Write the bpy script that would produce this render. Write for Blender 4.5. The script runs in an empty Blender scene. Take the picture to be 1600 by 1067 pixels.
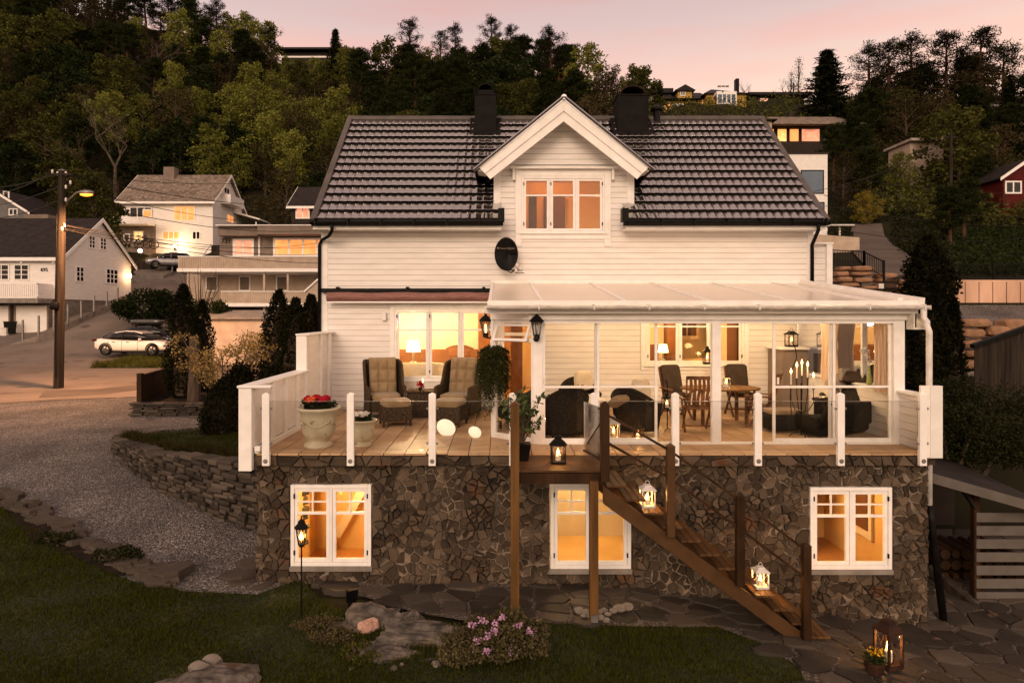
import bpy, bmesh, math, random
import numpy as np
from mathutils import Vector, Matrix
from mathutils.geometry import delaunay_2d_cdt
R = math.radians
random.seed(7)
rng = np.random.default_rng(7)
SC = bpy.context.scene
COL = SC.collection
F, VX, VY, CZ = 1000.0, 780.0, 492.0, 4.45
def W(px, py, Y):
 "the place at depth Y behind a pixel of the photograph, used for measuring"
 return Vector(((px - VX) * Y / F, Y, CZ + (VY - py) * Y / F))
def wx(px, Y): return (px - VX) * Y / F
def wz(py, Y): return CZ + (VY - py) * Y / F

# ---------------------------------------------------------------- materials
MATS = {}
def nodes_of(m):
 m.use_nodes = True
 nt = m.node_tree
 return nt, nt.nodes, nt.links
def M(name, col, rough=.6, col2=None, scale=6., bump=0., bscale=60., metal=0., spec=.5, island=False,
      stretch=(1, 1, 1), contrast=(.35, .65), coat=0., detail=6., sub=None, trans=0., ior=1.45, speck=None, sheen=0.):
 m = bpy.data.materials.new(name); nt, n, l = nodes_of(m)
 b = n['Principled BSDF']
 b.inputs['Roughness'].default_value = rough
 b.inputs['Metallic'].default_value = metal
 b.inputs['Specular IOR Level'].default_value = spec if (spec != .5 or rough < .42) else .12
 b.inputs['IOR'].default_value = ior
 b.inputs['Coat Weight'].default_value = coat
 if trans: b.inputs['Transmission Weight'].default_value = trans
 if sheen: b.inputs['Sheen Weight'].default_value = sheen
 c1 = (*col, 1)
 if col2 is None: col2 = tuple(c * .72 for c in col)
 tc = n.new('ShaderNodeTexCoord'); mp = n.new('ShaderNodeMapping'); mp.inputs['Scale'].default_value = stretch
 l.new(tc.outputs['Object'], mp.inputs['Vector'])
 nz = n.new('ShaderNodeTexNoise'); nz.inputs['Scale'].default_value = scale; nz.inputs['Detail'].default_value = detail
 l.new(mp.outputs['Vector'], nz.inputs['Vector'])
 mr = n.new('ShaderNodeMapRange'); mr.inputs['From Min'].default_value = contrast[0]; mr.inputs['From Max'].default_value = contrast[1]
 l.new(nz.outputs['Fac'], mr.inputs['Value'])
 fac = mr.outputs['Result']
 if island:
  g = n.new('ShaderNodeNewGeometry'); mx = n.new('ShaderNodeMath'); mx.operation = 'MULTIPLY_ADD'
  mx.inputs[1].default_value = .45; l.new(fac, mx.inputs[0])
  m2 = n.new('ShaderNodeMath'); m2.operation = 'MULTIPLY'; m2.inputs[1].default_value = .75
  pw = n.new('ShaderNodeMath'); pw.operation = 'POWER'; pw.inputs[1].default_value = 1.7; l.new(g.outputs['Random Per Island'], pw.inputs[0]); l.new(pw.outputs[0], m2.inputs[0]); l.new(m2.outputs[0], mx.inputs[2]); fac = mx.outputs[0]
  mx.use_clamp = True
 mix = n.new('ShaderNodeMix'); mix.data_type = 'RGBA'
 l.new(fac, mix.inputs['Factor']); mix.inputs['A'].default_value = c1; mix.inputs['B'].default_value = (*col2, 1)
 out = mix.outputs['Result']
 if speck:
  sc_, th, sc_col = speck
  n2 = n.new('ShaderNodeTexNoise'); n2.inputs['Scale'].default_value = sc_; n2.inputs['Detail'].default_value = 3
  l.new(tc.outputs['Object'], n2.inputs['Vector'])
  m3 = n.new('ShaderNodeMapRange'); m3.inputs['From Min'].default_value = th; m3.inputs['From Max'].default_value = th + .08
  l.new(n2.outputs['Fac'], m3.inputs['Value'])
  mix2 = n.new('ShaderNodeMix'); mix2.data_type = 'RGBA'
  l.new(m3.outputs['Result'], mix2.inputs['Factor']); l.new(out, mix2.inputs['A']); mix2.inputs['B'].default_value = (*sc_col, 1)
  out = mix2.outputs['Result']
 l.new(out, b.inputs['Base Color'])
 if bump:
  nb = n.new('ShaderNodeTexNoise'); nb.inputs['Scale'].default_value = bscale; nb.inputs['Detail'].default_value = 5
  l.new(mp.outputs['Vector'], nb.inputs['Vector'])
  bp = n.new('ShaderNodeBump'); bp.inputs['Strength'].default_value = bump; bp.inputs['Distance'].default_value = .02
  l.new(nb.outputs['Fac'], bp.inputs['Height']); l.new(bp.outputs['Normal'], b.inputs['Normal'])
 MATS[name] = m
 return m
def leafM(name, c1, c2, rough=.6, tl=.25, c3=None):
 m = bpy.data.materials.new(name); nt, n, l = nodes_of(m)
 b = n['Principled BSDF']; b.inputs['Roughness'].default_value = rough; b.inputs['Specular IOR Level'].default_value = .04
 g = n.new('ShaderNodeNewGeometry'); oi = n.new('ShaderNodeObjectInfo')
 cr = n.new('ShaderNodeValToRGB'); cr.color_ramp.elements[0].color = (*c1, 1); cr.color_ramp.elements[1].color = (*c2, 1)
 if c3:
  e = cr.color_ramp.elements.new(.5); e.color = (*c3, 1)
 l.new(g.outputs['Random Per Island'], cr.inputs['Fac'])
 hs = n.new('ShaderNodeHueSaturation')
 m1 = n.new('ShaderNodeMapRange'); m1.inputs['To Min'].default_value = .65; m1.inputs['To Max'].default_value = 1.35
 l.new(oi.outputs['Random'], m1.inputs['Value']); l.new(m1.outputs['Result'], hs.inputs['Value'])
 l.new(cr.outputs['Color'], hs.inputs['Color']); l.new(hs.outputs['Color'], b.inputs['Base Color'])
 t = n.new('ShaderNodeBsdfTranslucent'); l.new(hs.outputs['Color'], t.inputs['Color'])
 mx = n.new('ShaderNodeMixShader'); mx.inputs[0].default_value = tl
 l.new(b.outputs[0], mx.inputs[1]); l.new(t.outputs[0], mx.inputs[2])
 l.new(mx.outputs[0], n['Material Output'].inputs['Surface'])
 MATS[name] = m
 return m
def emitM(name, col, s, var=None, scale=3.):
 m = bpy.data.materials.new(name); nt, n, l = nodes_of(m)
 b = n['Principled BSDF']; b.inputs['Base Color'].default_value = (*[min(1, c) * .5 for c in col], 1); b.inputs['Roughness'].default_value = .5
 b.inputs['Emission Color'].default_value = (*col, 1); b.inputs['Emission Strength'].default_value = s
 if var:
  tc = n.new('ShaderNodeTexCoord'); nz = n.new('ShaderNodeTexNoise'); nz.inputs['Scale'].default_value = scale; nz.inputs['Detail'].default_value = 2
  l.new(tc.outputs['Object'], nz.inputs['Vector'])
  mr = n.new('ShaderNodeMapRange'); mr.inputs['From Min'].default_value = .38; mr.inputs['From Max'].default_value = .62
  l.new(nz.outputs['Fac'], mr.inputs['Value'])
  mx = n.new('ShaderNodeMix'); mx.data_type = 'RGBA'; mx.inputs['A'].default_value = (*col, 1); mx.inputs['B'].default_value = (*var, 1)
  l.new(mr.outputs['Result'], mx.inputs['Factor']); l.new(mx.outputs['Result'], b.inputs['Emission Color'])
 MATS[name] = m
 return m
def glassM(name, tint=(1, 1, 1), ior=1.5, rough=.0, boost=1.):
 m = bpy.data.materials.new(name); nt, n, l = nodes_of(m)
 n.remove(n['Principled BSDF'])
 t = n.new('ShaderNodeBsdfTransparent'); t.inputs['Color'].default_value = (*tint, 1)
 g = n.new('ShaderNodeBsdfGlossy'); g.inputs['Roughness'].default_value = rough
 f = n.new('ShaderNodeFresnel'); f.inputs['IOR'].default_value = ior
 mu = n.new('ShaderNodeMath'); mu.operation = 'MULTIPLY'; mu.inputs[1].default_value = boost; mu.use_clamp = True
 l.new(f.outputs[0], mu.inputs[0])
 mx = n.new('ShaderNodeMixShader'); l.new(mu.outputs[0], mx.inputs[0]); l.new(t.outputs[0], mx.inputs[1]); l.new(g.outputs[0], mx.inputs[2])
 l.new(mx.outputs[0], n['Material Output'].inputs['Surface'])
 MATS[name] = m
 return m

M('white_paint', (.82, .79, .75), .45, (.74, .71, .67), 3, .05, 30)
M('white_siding', (.83, .79, .75), .5, (.70, .66, .62), 1.6, .15, 40, stretch=(1, 1, 5), contrast=(.3, .8))
M('white_trim_bright', (.88, .85, .81), .45, (.80, .77, .73), 5)
M('groove', (.17, .13, .11), .8)
M('roof_black', (.030, .023, .020), .17, (.045, .034, .030), 2.5, .02, 20, spec=1.0, ior=3.4, coat=.0, contrast=(.3, .7))
M('roof_gap_shade', (.004, .0035, .003), .95, spec=0.)  # shade under the tile lips, painted near-black on the recess faces
M('roof_metal', (.07, .058, .054), .5, (.10, .085, .078), 3, spec=.4)
M('black_metal', (.004, .0035, .003), .45, (.008, .007, .006), 6)
M('slat_grey', (.13, .115, .10), .7, (.10, .088, .077), 3, .1, 30)
M('chimney_clad', (.009, .008, .0075), .55, (.014, .012, .011), 4, .05, 20, spec=.04)
M('rust_metal', (.05, .022, .012), .8, (.02, .012, .01), 8)
M('awning_cloth', (.27, .14, .12), .8, (.20, .10, .085), 5, .1, 10, stretch=(1, 1, 6))
M('concrete', (.26, .23, .20), .85, (.17, .15, .13), 2.5, .2, 40)
M('concrete_warm', (.74, .47, .33), .85, (.50, .31, .21), 1.0, .2, 30, stretch=(1.4, 1, .35), contrast=(.35, .7))  # orange tone lies in the base colour itself
M('stone_wall', (.024, .018, .013), .75, (.135, .098, .066), 3.5, .6, 16, island=True, contrast=(.2, .9), speck=(1.6, .62, (.10, .05, .026)))
M('stone_mortar', (.045, .037, .030), .9, (.10, .08, .062), 3, .5, 30)
M('stone_mortar_light', (.24, .19, .145), .9, (.016, .013, .011), 1.6, .3, 40, contrast=(.42, .58))
M('flagstone', (.020, .017, .014), .6, (.085, .070, .056), 1.6, .45, 14, island=True, contrast=(.2, .9), speck=(2.2, .66, (.15, .10, .07)))
M('slate_stack', (.018, .015, .012), .75, (.115, .092, .073), 2.5, .5, 20, island=True, contrast=(.2, .9))
M('dark_soil', (.008, .006, .004), .95, (.022, .015, .010), 6, .6, 30)
M('grit', (.045, .038, .032), .95, (.20, .165, .135), 40, .6, 90, contrast=(.45, .6))
M('tile_floor', (.62, .42, .24), .45, (.36, .22, .12), 3, .1, 40, island=True, contrast=(.2, .9), speck=(14, .60, (.36, .25, .165)))
M('tile_joint', (.07, .048, .033), .9)
M('wood_stain', (.070, .034, .011), .55, (.165, .084, .028), 7, .4, 40, stretch=(1.5, 1.5, .12), contrast=(.3, .7))
M('wood_board', (.055, .028, .012), .5, (.11, .058, .025), 4, .2, 30, stretch=(1, 5, 1), contrast=(.3, .7), island=True)
M('wood_dark', (.022, .011, .005), .55, (.045, .022, .010), 5, .2, 30, stretch=(1, 1, .3))
M('wood_pole', (.045, .034, .025), .85, (.018, .013, .010), 3, .4, 20, stretch=(3, 3, .15))
M('teak', (.06, .026, .011), .5, (.22, .105, .05), 5, .1, 30)
M('wicker', (.022, .015, .009), .7, (.10, .068, .040), 55, .8, 70, contrast=(.45, .58))
M('wicker_dark', (.006, .005, .004), .6, (.035, .026, .018), 60, .8, 70, contrast=(.45, .6))
M('cushion_khaki', (.30, .215, .12), .85, (.23, .16, .085), 5, .2, 60, sheen=.2)
M('cushion_dark', (.028, .019, .013), .85, (.045, .031, .022), 5, .2, 60)
M('cushion_cream', (.62, .52, .38), .85, (.52, .43, .31), 6, .2, 60)
M('fabric_white', (.75, .68, .56), .85, (.66, .58, .46), 5, .1, 60)
M('planter_glaze', (.66, .60, .45), .4, (.50, .43, .30), 5, .2, 14, contrast=(.4, .75), speck=(9, .64, (.32, .26, .16)))
M('asphalt', (.13, .108, .09), .85, (.185, .15, .125), .35, .25, 60, speck=(.8, .62, (.10, .08, .068)))
M('asphalt_drive', (.085, .070, .058), .85, (.12, .098, .082), .5, .25, 50)
M('terrain', (.010, .009, .004), .95, (.022, .019, .008), .35, .3, 6)
M('car_white', (.80, .72, .64), .2, (.78, .70, .62), 2, coat=1.)
M('car_black', (.010, .009, .009), .2, (.014, .013, .012), 2, coat=1.)
M('car_silver', (.28, .27, .28), .25, (.30, .29, .30), 2, metal=.6, coat=1.)
M('tyre', (.010, .009, .009), .8)
M('rim', (.10, .09, .085), .35, metal=.8)
M('glass_dark', (.006, .0055, .006), .12, (.009, .008, .008), 2, spec=.35)
M('glass_painted_sky', (.10, .14, .19), .25, (.12, .16, .21), 1, spec=.3)  # blue-grey base colour stands in for the sky's reflection
M('wall_grey', (.22, .17, .14), .7, (.17, .135, .11), 2, .1, 30)
M('wall_beige', (.50, .40, .31), .7, (.40, .31, .235), 1.5, .1, 30)
M('wall_blue', (.16, .155, .15), .7, (.13, .125, .12), 2)
M('wall_yellow', (.42, .27, .07), .7, (.36, .23, .06), 2)
M('wall_red', (.06, .008, .006), .7, (.09, .012, .009), 2)
M('wall_dark', (.025, .019, .015), .7, (.035, .027, .02), 2)
M('roof_shingle', (.21, .165, .13), .8, (.12, .095, .075), 1.8, .6, 5, contrast=(.4, .6), speck=(3, .55, (.27, .215, .17)))
M('roof_dark', (.014, .011, .010), .6, (.028, .022, .019), 2.5, .5, 8)
M('roof_corrugated', (.42, .36, .30), .5, (.32, .27, .22), 2)
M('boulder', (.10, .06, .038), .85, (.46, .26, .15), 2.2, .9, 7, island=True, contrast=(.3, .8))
M('rock_grey', (.045, .040, .035), .85, (.19, .165, .138), 5, 1., 9, contrast=(.35, .7), speck=(3, .6, (.10, .07, .04)))
M('rock_pink', (.46, .29, .22), .8, (.35, .21, .16), 6, .5, 16)
M('pebble', (.26, .225, .185), .6, (.14, .12, .10), 6, .1, 20, island=True)
M('bark', (.055, .038, .027), .9, (.10, .07, .05), 3, .5, 12, stretch=(3, 3, .6))
M('bark_pine', (.095, .045, .024), .9, (.05, .03, .02), 2, .5, 10)
M('bark_pale', (.12, .092, .068), .9, (.05, .04, .028), 2, .5, 10)
M('interior_cream', (.74, .63, .46), .8, (.60, .46, .28), .9, contrast=(.3, .75))
M('interior_orange', (.72, .47, .19), .7, (.62, .38, .14), 1.2, .1, 6)
M('interior_wood', (.42, .20, .06), .4, (.34, .155, .045), 2, stretch=(1, .2, 1))
M('interior_dark', (.10, .045, .02), .7, (.16, .07, .03), 1.2)
M('candle_wax', (.85, .78, .62), .5, sub=None)
M('petal_red', (.36, .004, .018), .55, (.22, .003, .012), 8)
M('petal_orange', (.55, .09, .02), .55)
M('petal_white', (.80, .74, .66), .6)
M('petal_yellow', (.60, .34, .02), .6)
M('vase_green', (.42, .46, .12), .3)
M('curtain', (.75, .58, .43), .8, (.66, .50, .36), 3, stretch=(8, 8, .4))
M('lamp_shade_cloth', (.30, .24, .19), .8)
M('wire', (.02, .016, .014), .6)
M('galvanised', (.30, .28, .26), .4, metal=.7)
M('pvc_white', (.74, .70, .65), .35)
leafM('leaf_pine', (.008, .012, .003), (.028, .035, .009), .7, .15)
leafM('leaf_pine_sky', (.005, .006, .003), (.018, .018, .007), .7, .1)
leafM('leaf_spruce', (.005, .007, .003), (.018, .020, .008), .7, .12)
leafM('leaf_birch', (.085, .098, .016), (.24, .24, .05), .6, .35)
leafM('leaf_olive', (.035, .038, .009), (.10, .10, .023), .6, .3)
leafM('leaf_brown', (.030, .024, .010), (.070, .054, .022), .7, .2)
leafM('leaf_green', (.010, .017, .005), (.034, .046, .013), .6, .25)
leafM('leaf_bright', (.16, .13, .02), (.32, .25, .04), .6, .4)
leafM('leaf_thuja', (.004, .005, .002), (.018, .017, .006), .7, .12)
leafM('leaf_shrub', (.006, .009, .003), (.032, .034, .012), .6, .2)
leafM('leaf_hedge', (.14, .10, .03), (.26, .18, .05), .6, .3)
leafM('leaf_gold', (.20, .13, .045), (.34, .23, .08), .6, .35)
leafM('leaf_pot', (.025, .045, .014), (.10, .13, .05), .45, .25)
leafM('leaf_heather', (.05, .045, .018), (.17, .14, .065), .6, .2)
leafM('flower_lilac', (.30, .16, .27), (.52, .33, .46), .6, .2)
leafM('grass_blade', (.014, .020, .001), (.065, .068, .006), .6, .3)
leafM('grass_dry', (.03, .026, .008), (.08, .065, .024), .7, .3)
leafM('hanging_leaf', (.018, .022, .006), (.085, .09, .028), .6, .25)
emitM('glow_window', (1., .36, .10), .85, (.70, .22, .05), .9)
emitM('glow_window_yellow', (1., .55, .20), 1.0, (.9, .38, .08), 1.2)
emitM('glow_pink', (.95, .36, .20), .75, (.55, .18, .10), 1.)
emitM('lamp_shade', (1., .68, .30), 5.)
emitM('flame', (1., .50, .13), 14.)
emitM('flame_soft', (1., .50, .15), 5.)
emitM('glow_ball', (1., .80, .56), .75)
emitM('street_bulb', (1., .27, .03), 2.6)
emitM('porch_bulb', (1., .62, .30), 12.)
glassM('pane', (1, 1, 1), 1.45, 0., .8)
glassM('pane_room', (.95, .93, .9), 1.6, 0., 1.2)
glassM('lantern_glass', (.97, .93, .88), 1.2, .1, .3)
glassM('rail_glass', (.93, .93, .92), 1.45, 0., .8)
def frosted():
 m = bpy.data.materials.new('roof_panel_opal'); nt, n, l = nodes_of(m)
 b = n['Principled BSDF']; b.inputs['Base Color'].default_value = (.80, .70, .58, 1); b.inputs['Roughness'].default_value = .25
 tc = n.new('ShaderNodeTexCoord'); nz = n.new('ShaderNodeTexNoise'); nz.inputs['Scale'].default_value = .8
 l.new(tc.outputs['Object'], nz.inputs['Vector'])
 mx0 = n.new('ShaderNodeMix'); mx0.data_type = 'RGBA'; mx0.inputs['A'].default_value = (.90, .83, .72, 1); mx0.inputs['B'].default_value = (.78, .68, .56, 1)
 l.new(nz.outputs['Fac'], mx0.inputs['Factor']); l.new(mx0.outputs['Result'], b.inputs['Base Color'])
 t = n.new('ShaderNodeBsdfTranslucent'); t.inputs['Color'].default_value = (.8, .7, .55, 1)
 mx = n.new('ShaderNodeMixShader'); mx.inputs[0].default_value = .15
 l.new(b.outputs[0], mx.inputs[1]); l.new(t.outputs[0], mx.inputs[2]); l.new(mx.outputs[0], n['Material Output'].inputs['Surface'])
 MATS['roof_panel_opal'] = m
frosted()
def gravel_mat():
 m = bpy.data.materials.new('gravel'); nt, n, l = nodes_of(m); b = n['Principled BSDF']; b.inputs['Roughness'].default_value = .85
 tc = n.new('ShaderNodeTexCoord')
 v = n.new('ShaderNodeTexVoronoi'); v.inputs['Scale'].default_value = 36; l.new(tc.outputs['Object'], v.inputs['Vector'])
 s = n.new('ShaderNodeSeparateColor'); l.new(v.outputs['Color'], s.inputs[0])
 cr = n.new('ShaderNodeValToRGB'); e = cr.color_ramp.elements
 e[0].position = 0; e[0].color = (.028, .025, .023, 1); e[1].position = 1; e[1].color = (.42, .38, .34, 1)
 k = e.new(.6); k.color = (.15, .13, .115, 1); k = e.new(.88); k.color = (.25, .22, .195, 1)
 l.new(s.outputs[0], cr.inputs[0])
 nz = n.new('ShaderNodeTexNoise'); nz.inputs['Scale'].default_value = .7; nz.inputs['Detail'].default_value = 5; l.new(tc.outputs['Object'], nz.inputs['Vector'])
 mr = n.new('ShaderNodeMapRange'); mr.inputs['From Min'].default_value = .35; mr.inputs['From Max'].default_value = .65; mr.inputs['To Min'].default_value = .6; mr.inputs['To Max'].default_value = 1.25
 l.new(nz.outputs['Fac'], mr.inputs['Value'])
 vt = n.new('ShaderNodeVectorMath'); vt.operation = 'MULTIPLY'; vt.inputs[1].default_value = (.70, .70, .72); l.new(cr.outputs[0], vt.inputs[0]); vm = n.new('ShaderNodeVectorMath'); vm.operation = 'SCALE'; l.new(vt.outputs[0], vm.inputs[0]); l.new(mr.outputs[0], vm.inputs['Scale'])
 l.new(vm.outputs[0], b.inputs['Base Color'])
 bp = n.new('ShaderNodeBump'); bp.inputs['Strength'].default_value = .9; bp.inputs['Distance'].default_value = .03; bp.invert = True
 l.new(v.outputs['Distance'], bp.inputs['Height']); l.new(bp.outputs[0], b.inputs['Normal'])
 MATS['gravel'] = m
gravel_mat()
def lawn_mat():
 m = bpy.data.materials.new('lawn_base'); nt, n, l = nodes_of(m); b = n['Principled BSDF']; b.inputs['Roughness'].default_value = .9
 tc = n.new('ShaderNodeTexCoord')
 nz = n.new('ShaderNodeTexNoise'); nz.inputs['Scale'].default_value = 1.1; nz.inputs['Detail'].default_value = 8; l.new(tc.outputs['Object'], nz.inputs['Vector'])
 cr = n.new('ShaderNodeValToRGB'); e = cr.color_ramp.elements
 e[0].position = .3; e[0].color = (.003, .007, .0005, 1); e[1].position = .75; e[1].color = (.045, .043, .009, 1)
 k = e.new(.5); k.color = (.008, .017, .001, 1)
 l.new(nz.outputs[0], cr.inputs[0]); l.new(cr.outputs[0], b.inputs['Base Color'])
 bp = n.new('ShaderNodeBump'); bp.inputs['Strength'].default_value = .8; nb = n.new('ShaderNodeTexNoise'); nb.inputs['Scale'].default_value = 60
 l.new(tc.outputs['Object'], nb.inputs['Vector']); l.new(nb.outputs[0], bp.inputs['Height']); l.new(bp.outputs[0], b.inputs['Normal'])
 MATS['lawn_base'] = m
lawn_mat()

# ---------------------------------------------------------------- mesh helpers
def worldloc(o):
 v = Vector((0, 0, 0))
 while o is not None:
  v += o.location; o = o.parent
 return v
def finish(o, parent, bevel=0., seg=2):
 COL.objects.link(o)
 if parent is not None: o.parent = parent
 if bevel:
  b = o.modifiers.new('edge', 'BEVEL'); b.width = bevel; b.segments = seg; b.limit_method = 'ANGLE'; b.angle_limit = R(40)
 return o
class MB:
 def __init__(s): s.v = []; s.f = []; s.m = []; s.mi = 0
 def add(s, vs, fs):
  b = len(s.v); s.v += [tuple(p) for p in vs]; s.f += [tuple(b + i for i in f) for f in fs]; s.m += [s.mi] * len(fs); return s
 def box(s, x0, x1, y0, y1, z0, z1):
  return s.add([(x0, y0, z0), (x1, y0, z0), (x1, y1, z0), (x0, y1, z0), (x0, y0, z1), (x1, y0, z1), (x1, y1, z1), (x0, y1, z1)],
                     [(0, 3, 2, 1), (4, 5, 6, 7), (0, 1, 5, 4), (1, 2, 6, 5), (2, 3, 7, 6), (3, 0, 4, 7)])
 def obox(s, c, size, rot=(0, 0, 0)):
  from mathutils import Euler
  m = Euler(rot).to_matrix(); c = Vector(c); hx, hy, hz = [k / 2 for k in size]
  P = [c + m @ Vector(p) for p in [(-hx, -hy, -hz), (hx, -hy, -hz), (hx, hy, -hz), (-hx, hy, -hz), (-hx, -hy, hz), (hx, -hy, hz), (hx, hy, hz), (-hx, hy, hz)]]
  return s.add(P, [(0, 3, 2, 1), (4, 5, 6, 7), (0, 1, 5, 4), (1, 2, 6, 5), (2, 3, 7, 6), (3, 0, 4, 7)])
 def beam(s, a, b, w, h, up=(0, 0, 1)):
  a = Vector(a); b = Vector(b); d = (b - a).normalized(); upv = Vector(up)
  sd = d.cross(upv)
  if sd.length < 1e-4: sd = d.cross(Vector((0, 1, 0)))
  sd.normalize(); u = sd.cross(d).normalized()
  P = []
  for q in (a, b):
   for i, j in ((-1, -1), (1, -1), (1, 1), (-1, 1)): P.append(q + sd * (i * w / 2) + u * (j * h / 2))
  return s.add(P, [(0, 1, 2, 3), (7, 6, 5, 4), (0, 4, 5, 1), (1, 5, 6, 2), (2, 6, 7, 3), (3, 7, 4, 0)])
 def tube(s, pts, r, n=8, cap=True):
  pts = [Vector(p) for p in pts]; k = len(pts)
  rs = r if isinstance(r, (list, tuple)) else [r] * k
  rings = []; ref = None
  for i, p in enumerate(pts):
   d = (pts[min(i + 1, k - 1)] - pts[max(i - 1, 0)]).normalized()
   if ref is None:
    ref = d.orthogonal().normalized()
   ref = (ref - d * ref.dot(d))
   if ref.length < 1e-5: ref = d.orthogonal()
   ref.normalize(); b = d.cross(ref)
   rings.append([p + (ref * math.cos(2 * math.pi * j / n) + b * math.sin(2 * math.pi * j / n)) * rs[i] for j in range(n)])
  V = [q for rg in rings for q in rg]; Fc = []
  for i in range(k - 1):
   for j in range(n): Fc.append((i * n + j, i * n + (j + 1) % n, (i + 1) * n + (j + 1) % n, (i + 1) * n + j))
  if cap: Fc.append(tuple(range(n - 1, -1, -1))); Fc.append(tuple((k - 1) * n + j for j in range(n)))
  return s.add(V, Fc)
 def lathe(s, prof, c=(0, 0, 0), n=20, cap=True):
  V = []; Fc = []
  for r, z in prof:
   for j in range(n):
    a = 2 * math.pi * j / n; V.append((c[0] + r * math.cos(a), c[1] + r * math.sin(a), c[2] + z))
  for i in range(len(prof) - 1):
   for j in range(n): Fc.append((i * n + j, i * n + (j + 1) % n, (i + 1) * n + (j + 1) % n, (i + 1) * n + j))
  if cap: Fc.append(tuple(range(n - 1, -1, -1))); Fc.append(tuple((len(prof) - 1) * n + j for j in range(n)))
  return s.add(V, Fc)
 def ball(s, c, r, n=10, jit=0., sq=(1, 1, 1)):
  V = []; Fc = []; h = n // 2 + 1
  for i in range(h + 1):
   th = math.pi * i / h
   for j in range(n):
    a = 2 * math.pi * j / n; k = 1 + random.uniform(-jit, jit)
    V.append((c[0] + r * sq[0] * k * math.sin(th) * math.cos(a), c[1] + r * sq[1] * k * math.sin(th) * math.sin(a), c[2] + r * sq[2] * k * math.cos(th)))
  for i in range(h):
   for j in range(n): Fc.append((i * n + j, (i + 1) * n + j, (i + 1) * n + (j + 1) % n, i * n + (j + 1) % n))
  return s.add(V, Fc)
 def prism(s, poly, a0, a1, axis='y'):
  n = len(poly)
  def P(p, a): return {'y': (p[0], a, p[1]), 'x': (a, p[0], p[1]), 'z': (p[0], p[1], a)}[axis]
  V = [P(p, a0) for p in poly] + [P(p, a1) for p in poly]
  return s.add(V, [tuple(range(n)), tuple(range(2 * n - 1, n - 1, -1))] + [(i, n + i, n + (i + 1) % n, (i + 1) % n) for i in range(n)])
 def grid(s, fn, nu, nv):
  V = [fn(i / nu, j / nv) for j in range(nv + 1) for i in range(nu + 1)]; w = nu + 1
  return s.add(V, [(j * w + i, j * w + i + 1, (j + 1) * w + i + 1, (j + 1) * w + i) for j in range(nv) for i in range(nu)])
 def cushion(s, c, size, rot=(0, 0, 0), e=.35, tuft=None, n=14):
  from mathutils import Euler
  m = Euler(rot).to_matrix(); c = Vector(c); V = []; Fc = []; nn = n * 2; h = n
  def sp(x, p): return math.copysign(abs(x) ** p, x)
  for i in range(h + 1):
   th = math.pi * i / h - math.pi / 2
   for j in range(nn):
    a = 2 * math.pi * j / nn
    x = sp(math.cos(th), e) * sp(math.cos(a), e); z = sp(math.cos(th), e) * sp(math.sin(a), e); y = sp(math.sin(th), e)
    if tuft:
     t = (abs(math.cos(math.pi * (x * .5 + .5) * tuft[0])) * 0 + min(abs(math.sin(math.pi * (x * .5 + .5) * tuft[0])), abs(math.sin(math.pi * (z * .5 + .5) * tuft[1]))))
     y *= .55 + .45 * t ** .5
    V.append(c + m @ Vector((x * size[0] / 2, y * size[1] / 2, z * size[2] / 2)))
  for i in range(h):
   for j in range(nn): Fc.append((i * nn + j, i * nn + (j + 1) % nn, (i + 1) * nn + (j + 1) % nn, (i + 1) * nn + j))
  return s.add(V, Fc)
 def pad(s, c, size, rot=(0, 0, 0), nx=3, nz=3, n=30):
  "tufted cushion: bulging front with seams, plain back"
  from mathutils import Euler
  m = Euler(rot).to_matrix(); c = Vector(c)
  def q(u, v, sg):
   x, z = 2 * u - 1, 2 * v - 1; e = max(0., (1 - abs(x) ** 6) * (1 - abs(z) ** 6)) ** .45
   t = 1 if sg > 0 else .48 + .52 * min(abs(math.sin(math.pi * u * nx)) + (0 if .02 < u < .98 else 1), abs(math.sin(math.pi * v * nz)) + (0 if .02 < v < .98 else 1), 1) ** .45
   return c + m @ Vector((x * size[0] / 2 * (.96 + .04 * e), sg * size[1] / 2 * e * t, z * size[2] / 2))
  s.grid(lambda u, v: q(u, v, -1), n, n); s.grid(lambda u, v: q(1 - u, v, 1), n, n)
  return s
 def loft(s, rings, cap=True):
  n = len(rings[0]); V = [p for r in rings for p in r]; Fc = []
  for i in range(len(rings) - 1):
   for j in range(n): Fc.append((i * n + j, i * n + (j + 1) % n, (i + 1) * n + (j + 1) % n, (i + 1) * n + j))
  if cap: Fc.append(tuple(range(n - 1, -1, -1))); Fc.append(tuple((len(rings) - 1) * n + j for j in range(n)))
  return s.add(V, Fc)
 def build(s, name, mat, parent=None, smooth=False, bevel=0., local=False, fixn=False):
  me = bpy.data.meshes.new(name)
  vs = s.v
  if parent is not None and not local:
   w = worldloc(parent); vs = [(p[0] - w.x, p[1] - w.y, p[2] - w.z) for p in s.v]
  me.from_pydata([tuple(p) for p in vs], [], s.f)
  for k in (mat if isinstance(mat, (list, tuple)) else [mat]): me.materials.append(MATS[k])
  if isinstance(mat, (list, tuple)): me.polygons.foreach_set('material_index', s.m)
  if fixn:
   bm = bmesh.new(); bm.from_mesh(me); bmesh.ops.recalc_face_normals(bm, faces=bm.faces); bm.to_mesh(me); bm.free()
  if smooth: me.shade_smooth()
  me.update()
  return finish(bpy.data.objects.new(name, me), parent, bevel)
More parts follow.
